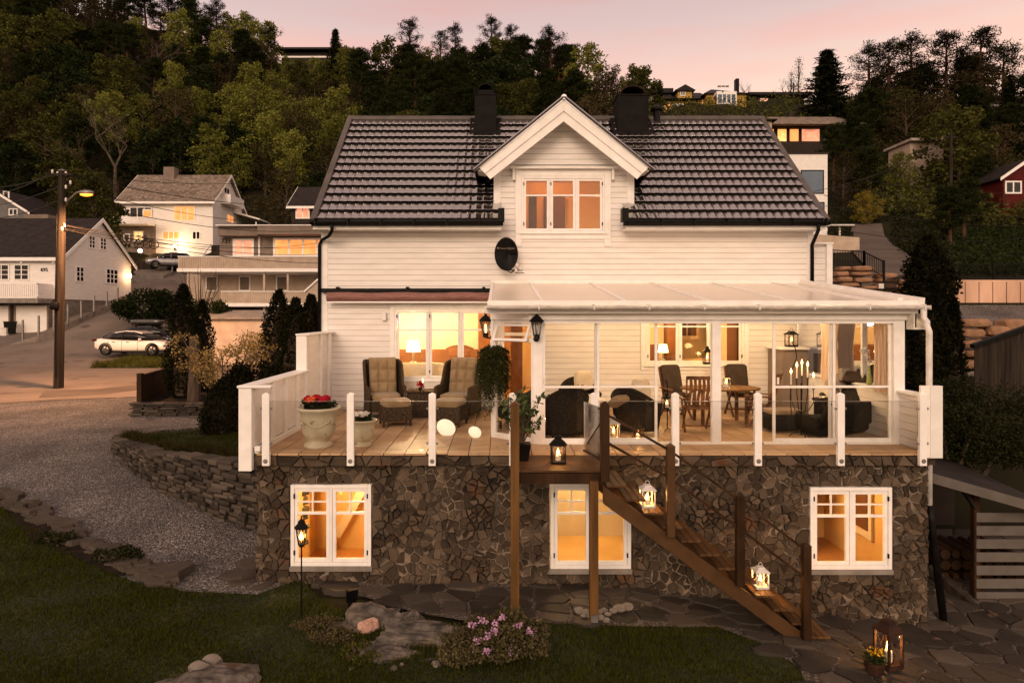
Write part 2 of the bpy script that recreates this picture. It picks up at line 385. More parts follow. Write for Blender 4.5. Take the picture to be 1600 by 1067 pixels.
def build_split(s, name, mat, parent, cuts, **kw):
 "one object on each side of the given x positions"
 cuts = list(cuts) + [1e9]; out = []
 for k, c in enumerate(cuts):
  lo = cuts[k - 1] if k else -1e9; b = MB(); idx = {}
  for f, mi in zip(s.f, s.m):
   cx = sum(s.v[i][0] for i in f) / len(f)
   if lo <= cx < c:
    g = []
    for i in f:
     if i not in idx: idx[i] = len(b.v); b.v.append(s.v[i])
     g.append(idx[i])
    b.f.append(tuple(g)); b.m.append(mi)
  if b.f: out.append(b.build(name, mat, parent, **kw))
 return out
MB.split = build_split
def np_mesh(name, verts, nper, mat, parent=None, local=False):
 "verts: (N*nper,3); one separate face per nper vertices"
 verts = np.asarray(verts, dtype=np.float32).reshape(-1, 3)
 if parent is not None and not local:
  w = worldloc(parent); verts = verts - np.array([w.x, w.y, w.z], dtype=np.float32)
 me = bpy.data.meshes.new(name); nv = len(verts); nf = nv // nper
 me.vertices.add(nv); me.vertices.foreach_set('co', verts.ravel())
 me.loops.add(nv); me.loops.foreach_set('vertex_index', np.arange(nv, dtype=np.int32))
 me.polygons.add(nf); me.polygons.foreach_set('loop_start', np.arange(0, nv, nper, dtype=np.int32))
 me.update(calc_edges=True); me.materials.append(MATS[mat])
 return finish(bpy.data.objects.new(name, me), parent)
def tag(o, label, cat, group=None, kind=None):
 if label: o['label'] = label
 if cat: o['category'] = cat
 if group: o['group'] = group
 if kind: o['kind'] = kind
 return o
def thing(name, label, cat, loc=(0, 0, 0), rz=0, group=None):
 o = bpy.data.objects.new(name, None); COL.objects.link(o); o.location = loc; o.rotation_euler = (0, 0, rz); o.empty_display_size = .2
 return tag(o, label, cat, group)
def copy_tree(o, parent=None):
 c = o.copy(); COL.objects.link(c); c.parent = parent
 for ch in list(KIDS(o)): copy_tree(ch, c)
 return c
def KIDS(o): return [c for c in o.children]
def place(o, loc, rz=0, sc=1., label=None, group=None):
 o.location = loc; o.rotation_euler = (0, 0, rz); o.scale = (sc, sc, sc) if not isinstance(sc, tuple) else sc
 if label: o['label'] = label
 if group: o['group'] = group
 return o
def struct(o): o['kind'] = 'structure'; return o
def point(name, loc, e, col=(1, .55, .2), r=.08, parent=None):
 L = bpy.data.lights.new(name, 'POINT'); L.energy = e; L.color = col; L.shadow_soft_size = r
 o = bpy.data.objects.new(name, L); COL.objects.link(o); o.location = loc
 if parent is not None: o.parent = parent; o.location = Vector(loc) - worldloc(parent)
 return o
def area(name, loc, e, sx, sy, rot=(0, 0, 0), col=(1, .58, .22)):
 L = bpy.data.lights.new(name, 'AREA'); L.shape = 'RECTANGLE'; L.size = sx; L.size_y = sy; L.energy = e; L.color = col
 o = bpy.data.objects.new(name, L); COL.objects.link(o); o.location = loc; o.rotation_euler = rot
 return o
def text(name, body, loc, size, mat, parent=None, rot=(R(90), 0, 0), ext=.004):
 cu = bpy.data.curves.new(name, 'FONT'); cu.body = body; cu.size = size; cu.extrude = ext; cu.align_x = 'CENTER'; cu.materials.append(MATS[mat])
 o = bpy.data.objects.new(name, cu); COL.objects.link(o); o.rotation_euler = rot
 if parent is not None: o.parent = parent; o.location = Vector(loc) - worldloc(parent)
 else: o.location = loc
 bpy.context.view_layer.update()
 me = bpy.data.meshes.new_from_object(o, depsgraph=bpy.context.evaluated_depsgraph_get()); k = bpy.data.objects.new(name, me); COL.objects.link(k)
 k.rotation_euler = rot; k.location = tuple(o.location); k.parent = parent; bpy.data.objects.remove(o)
 return k
# Voronoi cells by half-plane clipping
def vor(sites, x0, x1, y0, y1, rad):
 pts = np.array(sites); out = []
 for i, p in enumerate(pts):
  d = np.hypot(*(pts - p).T); nb = np.where((d < rad) & (d > 1e-6))[0]; nb = nb[np.argsort(d[nb])]
  h = rad * .5
  poly = [(max(x0, p[0] - h), max(y0, p[1] - h)), (min(x1, p[0] + h), max(y0, p[1] - h)), (min(x1, p[0] + h), min(y1, p[1] + h)), (max(x0, p[0] - h), min(y1, p[1] + h))]
  for q in nb:
   q = pts[q]; mx, my = (p + q) / 2; nx, ny = q - p; new = []
   for a, b in zip(poly, poly[1:] + poly[:1]):
    da = (a[0] - mx) * nx + (a[1] - my) * ny; db = (b[0] - mx) * nx + (b[1] - my) * ny
    if da <= 0: new.append(a)
    if (da < 0 < db) or (db < 0 < da):
     t = da / (da - db); new.append((a[0] + t * (b[0] - a[0]), a[1] + t * (b[1] - a[1])))
   poly = new
   if len(poly) < 3: break
  if len(poly) >= 3: out.append(poly)
 return out
def shrink(poly, g):
 cx = sum(p[0] for p in poly) / len(poly); cy = sum(p[1] for p in poly) / len(poly); o = []
 for x, y in poly:
  d = math.hypot(x - cx, y - cy) or 1; k = max(.1, 1 - g / d); o.append((cx + (x - cx) * k, cy + (y - cy) * k))
 return o
def inpoly(x, y, poly):
 c = False; n = len(poly); j = n - 1
 for i in range(n):
  xi, yi = poly[i][:2]; xj, yj = poly[j][:2]
  if (yi > y) != (yj > y) and x < (xj - xi) * (y - yi) / (yj - yi) + xi: c = not c
  j = i
 return c
# ---------------------------------------------------------------- camera, sky, sun
cam = bpy.data.cameras.new('camera'); co = bpy.data.objects.new('camera', cam); COL.objects.link(co); SC.camera = co
co.location = (0, 0, CZ); co.rotation_euler = (R(90), 0, 0)
cam.sensor_width = 36; cam.lens = 36 * F / 1600; cam.shift_x = (800 - VX) / 1600; cam.shift_y = -(533.5 - VY) / 1600
cam.clip_start = .1; cam.clip_end = 1500
w = bpy.data.worlds.new('World'); SC.world = w; w.use_nodes = True
nt = w.node_tree; n = nt.nodes; l = nt.links; bg = n['Background']
tc = n.new('ShaderNodeTexCoord'); sp = n.new('ShaderNodeSeparateXYZ'); l.new(tc.outputs['Generated'], sp.inputs[0])
cr = n.new('ShaderNodeValToRGB'); l.new(sp.outputs['Z'], cr.inputs[0]); e = cr.color_ramp.elements
e[0].position = 0.; e[0].color = (.60, .42, .30, 1)
e[1].position = 1.; e[1].color = (.38, .275, .24, 1)
for p_, c_ in ((.24, (.82, .62, .46)), (.33, (.70, .52, .435)), (.41, (.54, .40, .385)), (.52, (.43, .315, .30)), (.72, (.39, .285, .25))):
 k = e.new(p_); k.color = (*c_, 1)
mp = n.new('ShaderNodeMapping'); mp.inputs['Scale'].default_value = (1.3, 1.3, 8.5); mp.inputs['Rotation'].default_value = (0, R(-9), 0); l.new(tc.outputs['Generated'], mp.inputs[0])
nz = n.new('ShaderNodeTexNoise'); nz.inputs['Scale'].default_value = 1.7; nz.inputs['Detail'].default_value = 4; nz.inputs['Roughness'].default_value = .45; l.new(mp.outputs[0], nz.inputs[0])
mr = n.new('ShaderNodeMapRange'); mr.inputs['From Min'].default_value = .44; mr.inputs['From Max'].default_value = .58; mr.inputs['To Max'].default_value = 1.; l.new(nz.outputs['Fac'], mr.inputs[0])
mx = n.new('ShaderNodeMix'); mx.data_type = 'RGBA'; l.new(mr.outputs[0], mx.inputs['Factor']); l.new(cr.outputs[0], mx.inputs['A'])
vm0 = n.new('ShaderNodeVectorMath'); vm0.operation = 'MULTIPLY'; vm0.inputs[1].default_value = (1.07, .91, .90); l.new(cr.outputs[0], vm0.inputs[0]); l.new(vm0.outputs[0], mx.inputs['B'])
# the afterglow stands behind the camera: that half of the sky is brighter
ba = n.new('ShaderNodeMapRange'); l.new(sp.outputs['Y'], ba.inputs[0])
ba.inputs['From Min'].default_value = -.9; ba.inputs['From Max'].default_value = .35; ba.inputs['To Min'].default_value = 1.9; ba.inputs['To Max'].default_value = 1.
gr = n.new('ShaderNodeMapRange'); l.new(sp.outputs['Z'], gr.inputs[0]); gr.inputs['From Min'].default_value = -.03; gr.inputs['From Max'].default_value = .0
gr.inputs['To Min'].default_value = .04
mm = n.new('ShaderNodeMath'); mm.operation = 'MULTIPLY'; l.new(ba.outputs[0], mm.inputs[0]); l.new(gr.outputs[0], mm.inputs[1])
wf_ = n.new('ShaderNodeMapRange'); l.new(sp.outputs['Y'], wf_.inputs[0]); wf_.inputs['From Min'].default_value = .1; wf_.inputs['From Max'].default_value = -.5
tn = n.new('ShaderNodeMix'); tn.data_type = 'RGBA'; tn.blend_type = 'MULTIPLY'; l.new(wf_.outputs[0], tn.inputs['Factor']); l.new(mx.outputs['Result'], tn.inputs['A']); tn.inputs['B'].default_value = (1., 1.04, .98, 1)
l.new(tn.outputs['Result'], bg.inputs['Color']); l.new(mm.outputs[0], bg.inputs['Strength'])
sl = bpy.data.lights.new('sun', 'SUN'); sl.energy = 1.0; sl.angle = R(24); sl.color = (1., .755, .545)
so = bpy.data.objects.new('sun', sl); COL.objects.link(so); so.rotation_euler = (R(66), 0, R(-14))
SC.view_settings.view_transform = 'Standard'; SC.view_settings.look = 'None'; SC.view_settings.exposure = .48; SC.view_settings.gamma = 1
cy = SC.cycles; cy.use_denoising = True; cy.max_bounces = 6; cy.diffuse_bounces = 3; cy.glossy_bounces = 3; cy.transparent_max_bounces = 24
cy.transmission_bounces = 4; cy.caustics_reflective = False; cy.caustics_refractive = False; cy.sample_clamp_indirect = 4.; cy.sample_clamp_direct = 0.

# ---------------------------------------------------------------- the lie of the land
cLn = [(0, 0), (9, 0), (10.8, .05), (13.3, .35), (17.5, .8), (23, 1.0), (28, 1.2), (35, 1.45), (40, 2.0), (47, 3.1), (60, 5.6), (70, 9.4), (80, 11.8), (90, 15)]
cRn = [(0, -.75), (9, -.74), (10.5, -.72), (14, -.3), (20, 1.0), (25, 2.6), (27, 4.2), (29.6, 4.7), (30.2, 6.0), (36, 7.2), (55, 11.3), (80, 23), (115, 43), (200, 50)]
cLr = cLn[:7] + [(35, 1.45), (40, 2.05), (44, 3.0), (47.5, 4.15), (51, 5.15), (60, 7.3), (66, 9.1), (70, 9.9), (80, 11.8), (90, 15)]
COLS = [(-500, cLn + [(170, 98), (260, 100)]), (0, cLn + [(170, 86), (260, 90)]), (62, cLn + [(170, 85), (260, 88)]), (105, cLr + [(170, 85), (260, 87)]), (265, cLr + [(170, 80), (260, 82)]), (330, cLn + [(170, 76), (260, 78)]),
  (400, cLn + [(170, 72), (260, 74)]), (500, cLn + [(170, 70), (260, 70)]),
  (640, [(0, 0), (10.5, 0), (19, .6), (28, 1.2), (47, 3.5), (60, 8), (90, 22), (170, 70), (260, 70)]),
  (800, [(0, 0), (10.5, 0), (19, .4), (28, 1.5), (47, 5), (60, 9), (90, 24), (160, 66), (260, 68)]),
  (920, [(0, 0), (10.5, -.05), (19, .2), (28, 2), (47, 6), (60, 10), (90, 26), (150, 58), (260, 60)]),
  (1000, [(0, -.05), (9, -.08), (10.5, -.1), (20, .2), (30, 4.2), (47, 8), (60, 11.5), (90, 28), (113, 41), (122, 42), (260, 46)]),
  (1250, [(0, -.3), (9, -.32), (10.5, -.45), (20, .6), (27, 3.6), (30, 5.2), (36, 7), (55, 11), (80, 23), (113, 42), (122, 42.4), (260, 48)]),
  (1450, cRn), (1750, cRn), (2100, cRn)]
def prof(t, Y):
 if Y <= t[0][0]: return t[0][1]
 for (a, za), (b, zb) in zip(t, t[1:]):
  if Y <= b: return za + (zb - za) * (Y - a) / (b - a)
 return t[-1][1]
HX0, HX1, HY0, HY1 = -3.95, 7.04, 10.5, 19.0
def H(X, Y, cut=True):
 if cut and HX0 < X < HX1 and HY0 < Y < HY1: return -1.4
 px = VX + F * X / max(Y, 10.); px = min(max(px, -500), 2100)
 if X < HX0 and Y < 24: px = min(px, 500)
 if X > HX1 and 10.5 < Y < 20: px = max(px, 1400)
 for (a, ta), (b, tb) in zip(COLS, COLS[1:]):
  if px <= b:
   t = (px - a) / (b - a); return prof(ta, Y) * (1 - t) + prof(tb, Y) * t
 return prof(COLS[-1][1], Y)
def G(px, py, Y0=6.):
 "where the view ray of a measured pixel meets the ground"
 Y = Y0
 while Y < 260:
  if H(wx(px, Y), Y, False) >= wz(py, Y): return Vector((wx(px, Y), Y, wz(py, Y)))
  Y += .05 if Y < 50 else .25
 return W(px, py, 200)
def terrain_grid(name, xs, ys, dz=0.):
 mb = MB(); V = [(x, y, H(x, y) + dz) for y in ys for x in xs]; k = len(xs)
 mb.add(V, [(j * k + i, j * k + i + 1, (j + 1) * k + i + 1, (j + 1) * k + i) for j in range(len(ys) - 1) for i in range(k - 1)])
 return struct(mb.build(name, 'terrain', smooth=True))
def seq(a, b, s, extra=()):
 o = list(np.arange(a, b, s)) + [b] + list(extra); return sorted(set(round(float(v), 4) for v in o))
terrain_grid('ground', seq(-34, 36, .5, (-3.96, -3.94, 7.03, 7.05)), seq(-12, 24, .5, (10.49, 10.51, 18.99, 19.01, 10.8, 13.3, 17.5)))
mb = MB(); us = seq(-1.32, 1.36, .02); ysf = seq(23.5, 60, .75, (47,)) + seq(61, 265, 2.5, (70, 80, 90, 113, 122, 115, 170, 160, 150))
V = [(u * y, y, H(u * y, y) - .02 + (0 if y < 62 else .5 * math.sin(u * 53 + y * .31) + .4 * math.sin(u * 91 - y * .5))) for y in ysf for u in us]; k = len(us)
mb.add(V, [(j * k + i, j * k + i + 1, (j + 1) * k + i + 1, (j + 1) * k + i) for j in range(len(ysf) - 1) for i in range(k - 1)])
struct(mb.build('hillside', 'terrain', smooth=True))

def sheet(name, poly, step, off, mat, kind='structure', zf=None):
 zf = zf or (lambda x, y: H(x, y, False)); P = []
 for a, b in zip(poly, poly[1:] + poly[:1]):
  d = math.hypot(b[0] - a[0], b[1] - a[1]); k = max(1, int(d / step))
  for i in range(k): P.append((a[0] + (b[0] - a[0]) * i / k, a[1] + (b[1] - a[1]) * i / k))
 nb = len(P); xs = [p[0] for p in P]; ys = [p[1] for p in P]
 for y in np.arange(min(ys) + step / 2, max(ys), step):
  for x in np.arange(min(xs) + step / 2, max(xs), step):
   if inpoly(x, y, P): P.append((float(x), float(y)))
 r = delaunay_2d_cdt([Vector(p) for p in P], [(i, (i + 1) % nb) for i in range(nb)], [], 1, 1e-4)
 mb = MB(); mb.add([(v.x, v.y, zf(v.x, v.y) + off) for v in r[0]], [tuple(f) for f in r[2]])
 o = mb.build(name, mat, smooth=True, fixn=False)
 me = o.data
 if me.polygons and me.polygons[0].normal.z < 0: me.flip_normals()
 o['kind'] = kind
 return o
def g2(px, py): p = G(px, py); return (p.x, p.y)
LAWN = [(-16, 5.2), (-16, 15.2)] + [g2(*p) for p in ((-60, 770), (0, 795), (60, 835), (130, 880), (210, 912), (290, 928), (400, 932), (470, 908), (505, 945), (600, 985), (720, 990), (850, 978), (1000, 984), (1120, 985), (1190, 1010), (1250, 1050))] + [(3.5, 6.8), (3.2, 5.2)]
sheet('lawn', LAWN, .3, .03, 'lawn_base')
GRAVEL = [g2(-60, 770), (-16, 15.2), (-24, 20), (-24, 24.2)] + [g2(*p) for p in ((0, 632), (100, 626), (215, 622))] + [(-4.8, 23.8), (-4.3, 19.2), (-9.6, 18.9), (-10.6, 17.6), (-10.2, 17), (-7.7, 14.6), (-5.5, 13.1), (-3.9, 12.1), (-3.9, 10.55), (-3.4, 10.4)] + [g2(*p) for p in ((470, 908), (400, 932), (290, 928), (210, 912), (130, 880), (60, 835), (0, 795))]
sheet('gravel driveway', GRAVEL, .3, .035, 'gravel').name = 'gravel_driveway'
ASPH = [(-40, 21.5), (-24, 24.2)] + [g2(*p) for p in ((0, 632), (100, 626), (215, 622))] + [(-10, 22.9), (-4.8, 23.8), (0, 26), (0, 36.5), (-14, 37.5), (-15, 46), (-27, 62), (-38, 72), (-41.5, 72), (-36, 60.3), (-37.8, 52), (-38.8, 45), (-44, 40)]
sheet('road', ASPH, 1.2, .05, 'asphalt')
sheet('road_edge_patch', [g2(*p) for p in ((70, 612), (150, 610), (225, 602), (240, 608), (160, 618), (60, 624))], .6, .06, 'asphalt_drive')
VERGE = [g2(*p) for p in ((138, 577), (200, 565), (280, 556), (330, 560), (330, 577))]
sheet('verge', VERGE, .6, .10, 'lawn_base')
# grass blades
def blades(name, polys, count, hgt, wid, mat, zf=None, maxy=16.):
 out = []; N = 0
 xs = [p[0] for q in polys for p in q]; ys = [p[1] for q in polys for p in q]
 x0, x1, y0, y1 = min(xs), max(xs), min(ys), min(max(ys), maxy)
 def inside(x, y):
  r = np.zeros(len(x), bool)
  for q in polys:
   c = np.zeros(len(x), bool); j = len(q) - 1
   for i in range(len(q)):
    xi, yi = q[i]; xj, yj = q[j]
    if yi != yj: c ^= ((yi > y) != (yj > y)) & (x < (xj - xi) * (y - yi) / (yj - yi) + xi)
    j = i
   r |= c
  return r
 X = np.zeros(0); Y = np.zeros(0)
 while len(X) < count:
  x = rng.uniform(x0, x1, count); y = rng.uniform(y0, y1, count); k = (np.abs(x) < y * .86 + 1) & inside(x, y)
  X = np.concatenate([X, x[k]]); Y = np.concatenate([Y, y[k]])
 X = X[:count]; Y = Y[:count]; zf = zf or (lambda a, b: H(a, b, False))
 Z = np.array([zf(a, b) for a, b in zip(X, Y)])
 p = np.stack([X, Y, Z + .03], 1)
 a = rng.uniform(0, 6.28, count); h = rng.uniform(.5, 1.2, count) * hgt; wd = rng.uniform(.6, 1.2, count) * wid
 cl = .6 + .5 * np.sin(p[:, 0] * 1.9 + 1.3 * np.sin(p[:, 1] * 2.3)) * np.sin(p[:, 1] * 2.7); h *= np.clip(cl + .3, .4, 1.5)
 dx = np.cos(a) * wd; dy = np.sin(a) * wd; tx = rng.normal(0, .4, count) * h; ty = rng.normal(0, .4, count) * h
 v = np.stack([np.stack([p[:, 0] - dx, p[:, 1] - dy, p[:, 2]], 1), np.stack([p[:, 0] + dx, p[:, 1] + dy, p[:, 2]], 1), np.stack([p[:, 0] + tx, p[:, 1] + ty, p[:, 2] + h], 1)], 1)
 o = np_mesh(name, v, 3, mat); o['kind'] = 'stuff'
 return o
tag(blades('grass', [LAWN], 150000, .055, .007, 'grass_blade', maxy=15), 'short dark green grass of the front lawn', 'grass', kind='stuff')
tag(blades('dry_grass', [LAWN], 9000, .07, .006, 'grass_dry', maxy=15), 'pale dry grass stalks scattered through the lawn', 'grass', kind='stuff')
tag(blades('verge_grass', [VERGE], 9000, .35, .03, 'leaf_olive', maxy=45), 'rough olive grass on the verge beside the road', 'grass', kind='stuff')
# flagstone path
def boundary(x):
 return 0
PATIO = [(-3.05, 10.5), (7.04, 10.5), (7.04, 14), (16, 14), (16, 5.5), (3.4, 5.5), (3.4, 6.6)] + [g2(*p) for p in ((1250, 1050), (1190, 1010), (1120, 985), (1000, 984), (850, 978), (720, 975), (640, 958), (560, 935), (490, 920))]
sheet('path', PATIO, .4, .045, 'grit')
def flags(name, poly, spacing, label, zf=H, thick=.06, gap=.03, stretch=1.7):
 xs = [p[0] for p in poly]; ys = [p[1] for p in poly]; S = []; y = min(ys); r = random.Random(3)
 while y < max(ys):
  x = min(xs)
  while x < max(xs):
   S.append((x / stretch + r.uniform(-.3, .3) * spacing / stretch * 1.2, y + r.uniform(-.42, .42) * spacing * .75)); x += spacing * stretch * .72
  y += spacing * .62
 mb = MB()
 for c in vor(S, min(xs) / stretch, max(xs) / stretch, min(ys), max(ys), spacing * 2.2):
  c = [(p[0] * stretch, p[1]) for p in c]; cx = sum(p[0] for p in c) / len(c); cy_ = sum(p[1] for p in c) / len(c)
  if not inpoly(cx, cy_, poly): continue
  c = shrink(c, gap * r.uniform(.6, 2.4)); z = zf(cx, cy_, False); tx, ty = r.uniform(-.03, .03), r.uniform(-.03, .03); up = .05 + thick * r.uniform(.3, 1.)
  # nibble the outline a little
  o = []
  for a, b in zip(c, c[1:] + c[:1]):
   o.append(a); o.append(((a[0] + b[0]) / 2 + r.uniform(-.02, .02), (a[1] + b[1]) / 2 + r.uniform(-.02, .02)))
  nn = len(o)
  top = [(p[0], p[1], zf(p[0], p[1], False) + up + (p[0] - cx) * tx + (p[1] - cy_) * ty) for p in o]
  bot = [(p[0], p[1], t[2] - .12) for p, t in zip(shrink(o, -.012), top)]
  mb.add(top + bot, [tuple(range(nn))] + [(i, nn + i, nn + (i + 1) % nn, (i + 1) % nn) for i in range(nn)])
 o = mb.build(name, 'flagstone', fixn=True); o['kind'] = 'structure'
 return o
flags('flagstone_path', PATIO, .50, '', thick=.035, gap=.028, stretch=1.35)

# drystone walls: courses of flat stones laid one on another
def drystone(name, label, path, zb, zt, thick=.35, group=None, mat='slate_stack', ch=.085, lmin=.18, lmax=.6, cat='stone wall', seed=5, jut=.05, cap=True):
 r = random.Random(seed); mb = MB()
 L = [0.]
 for a, b in zip(path, path[1:]): L.append(L[-1] + math.hypot(b[0] - a[0], b[1] - a[1]))
 def at(s):
  s = min(max(s, 0), L[-1])
  for i in range(len(path) - 1):
   if s <= L[i + 1] or i == len(path) - 2:
    t = (s - L[i]) / (L[i + 1] - L[i]); a = path[i]; b = path[i + 1]
    return Vector((a[0] + (b[0] - a[0]) * t, a[1] + (b[1] - a[1]) * t)), Vector((b[0] - a[0], b[1] - a[1])).normalized()
 z = 0; k = 0; hmax = max(zt(s * L[-1] / 20) - zb(s * L[-1] / 20) for s in range(21))
 while z < hmax:
  h = ch * r.uniform(.65, 1.45); s = r.uniform(-.3, 0)
  while s < L[-1]:
   ln = r.uniform(lmin, lmax); c, d = at(s + ln / 2); nn = Vector((-d.y, d.x)); bz = zb(s + ln / 2); tz = zt(s + ln / 2)
   if bz + z < tz - h * .2:
    j = r.uniform(-jut, jut); hh = min(h * r.uniform(.8, 1.), tz - bz - z + .02)
    ex = [(-ln / 2 * r.uniform(.9, 1.), -thick / 2 + j), (ln / 2 * r.uniform(.9, 1.), -thick / 2 + j + r.uniform(-.04, .04)), (ln / 2 * .97, thick / 2), (-ln / 2 * .97, thick / 2)]
    tl = r.uniform(-.02, .02)
    P = []
    for zz, sc in ((bz + z + .006, .97), (bz + z + hh * .5, 1.0), (bz + z + hh - .004, .96)):
     for q in ex: P.append((c.x + d.x * q[0] * sc + nn.x * q[1] * sc, c.y + d.y * q[0] * sc + nn.y * q[1] * sc, zz + tl * q[0]))
    mb.add(P, [(3, 2, 1, 0), (8, 9, 10, 11)] + [(a * 4 + i, a * 4 + (i + 1) % 4, (a + 1) * 4 + (i + 1) % 4, (a + 1) * 4 + i) for a in (0, 1) for i in range(4)])
   s += ln + r.uniform(.0, .02)
  z += h
 # heart of the wall, set back behind the stones
 core = MB(); N = 24
 for i in range(N):
  a, da = at(L[-1] * i / N); b, db = at(L[-1] * (i + 1) / N); za, zb2 = zt(L[-1] * i / N) - .07, zt(L[-1] * (i + 1) / N) - .07; q = thick / 2 - .09
  na = Vector((-da.y, da.x)) * q; nb_ = Vector((-db.y, db.x)) * q
  core.add([(a.x - na.x, a.y - na.y, zb(0) - 1), (b.x - nb_.x, b.y - nb_.y, zb(0) - 1), (b.x - nb_.x, b.y - nb_.y, zb2), (a.x - na.x, a.y - na.y, za),
                  (a.x + na.x, a.y + na.y, zb(0) - 1), (b.x + nb_.x, b.y + nb_.y, zb(0) - 1), (b.x + nb_.x, b.y + nb_.y, zb2), (a.x + na.x, a.y + na.y, za)],
                 [(0, 1, 2, 3), (5, 4, 7, 6), (3, 2, 6, 7), (0, 3, 7, 4), (1, 5, 6, 2)])
 o = mb.build(name, mat, fixn=True); tag(o, label, cat, group)
 core.build('core', 'dark_soil', o, fixn=True)
 return o
P0, P1 = (-10.45, 17.7), (-3.9, 12.1)
wp = [(-9.7, 18.3), (-10.35, 17.6), (-10.0, 16.9), (-7.7, 14.6), (-5.6, 13.1), (-3.9, 12.1)]
Lw = sum(math.hypot(b[0] - a[0], b[1] - a[1]) for a, b in zip(wp, wp[1:]))
drystone('drystone_wall', 'curved drystone wall of flat grey slate holding up the raised lawn', wp, lambda s: .95 - .85 * max(0, s / Lw) ** 1.1, lambda s: 1.12 + .5 * max(0, s / Lw) ** 1.2, .4, ch=.085, lmin=.15, lmax=.5, jut=.05)
RL = [(-9.6, 18.3), (-10.2, 17.6), (-9.9, 17.0), (-7.6, 14.7), (-5.5, 13.25), (-3.97, 12.3), (-4.0, 15), (-4.3, 18.9), (-7, 19.1)]
def zrl(x, y): return 1.08 + .5 * min(1, max(0, (x + 10.2) / 6.2)) * (1 if y < 16 else max(.45, 1 - (y - 16) * .18))
ro = sheet('raised_lawn', RL, .3, .0, 'lawn_base', zf=zrl)
tag(blades('raised_grass', [RL], 26000, .05, .009, 'grass_blade', zf=zrl, maxy=19), 'green grass on the raised lawn beside the terrace', 'grass', kind='stuff')
tag(blades('wall_top_grass', [[(-9.9, 17.3), (-7.6, 15.0), (-5.5, 13.6), (-5.2, 13.3), (-7.6, 14.75), (-10.1, 17.1)]], 3500, .2, .012, 'grass_dry', zf=zrl, maxy=19), 'dry grass tufts along the top of the drystone wall', 'grass', kind='stuff')
# flat stones edging the drive
r_ = random.Random(11)
edge = [g2(*p) for p in ((0, 775), (40, 795), (85, 825), (125, 848), (165, 868), (205, 888), (240, 900), (270, 915))]
k_ = 0
def slab(mb, c, rx, ry, h, rot, seed):
 q = random.Random(seed); nn = q.choice((5, 6, 6, 7)); o = []
 for i in range(nn):
  a = 6.283 * i / nn + q.uniform(-.25, .25); k = q.uniform(.75, 1.1)
  x, y = rx * math.cos(a) * k, ry * math.sin(a) * k; o.append((c[0] + x * math.cos(rot) - y * math.sin(rot), c[1] + x * math.sin(rot) + y * math.cos(rot)))
 tx, ty = q.uniform(-.1, .1), q.uniform(-.1, .1)
 T = [(x, y, c[2] + h + (x - c[0]) * tx + (y - c[1]) * ty) for x, y in o]; B = [(x, y, c[2] - .05) for x, y in shrink(o, -.02)]
 mb.add(T + B, [tuple(range(nn))] + [(i, nn + i, nn + (i + 1) % nn, (i + 1) % nn) for i in range(nn)] + [tuple(range(2 * nn - 1, nn - 1, -1))])
for a, b in zip(edge, edge[1:]):
 for t in (0, .12, .25, .37, .5, .62, .75, .87):
  for lay in range(2):
   x = a[0] + (b[0] - a[0]) * t + r_.uniform(-.14, .14); y = a[1] + (b[1] - a[1]) * t + r_.uniform(-.16, .16)
   m_ = MB(); slab(m_, (x, y, H(x, y) + lay * .05), r_.uniform(.12, .27), r_.uniform(.08, .17), .075, r_.uniform(-.7, .1), k_)
   o = m_.build('edging_stone', 'slate_stack', fixn=True); tag(o, 'flat grey stone in the loose stacked edging between the gravel drive and the lawn', 'stone', 'stones edging the gravel drive'); k_ += 1
for i, (px, py, rx, ry, h) in enumerate(((372, 905, .32, .2, .12), (392, 893, .25, .18, .2), (385, 912, .3, .18, .06), (400, 925, .35, .15, .06), (268, 903, .36, .3, .18))):
 p = G(px, py); m_ = MB(); slab(m_, p, rx, ry, h, .3 * i, 40 + i)
 tag(m_.build('flat_stone', 'slate_stack', fixn=True), ['broad flat stone lying at the corner of the stone basement', 'upper flat stone leaning against the basement corner', 'low flat stone in front of the basement corner', 'thin flat stone at the lawn edge by the basement corner', 'largest flat stone where the drive edging ends'][i], 'stone')
# flower bed strip
BED = [g2(*p) for p in ((5, 800), (60, 815), (130, 850), (200, 880), (232, 905), (180, 905), (100, 868), (40, 840))]
sheet('flower_bed', BED, .3, .06, 'dark_soil')
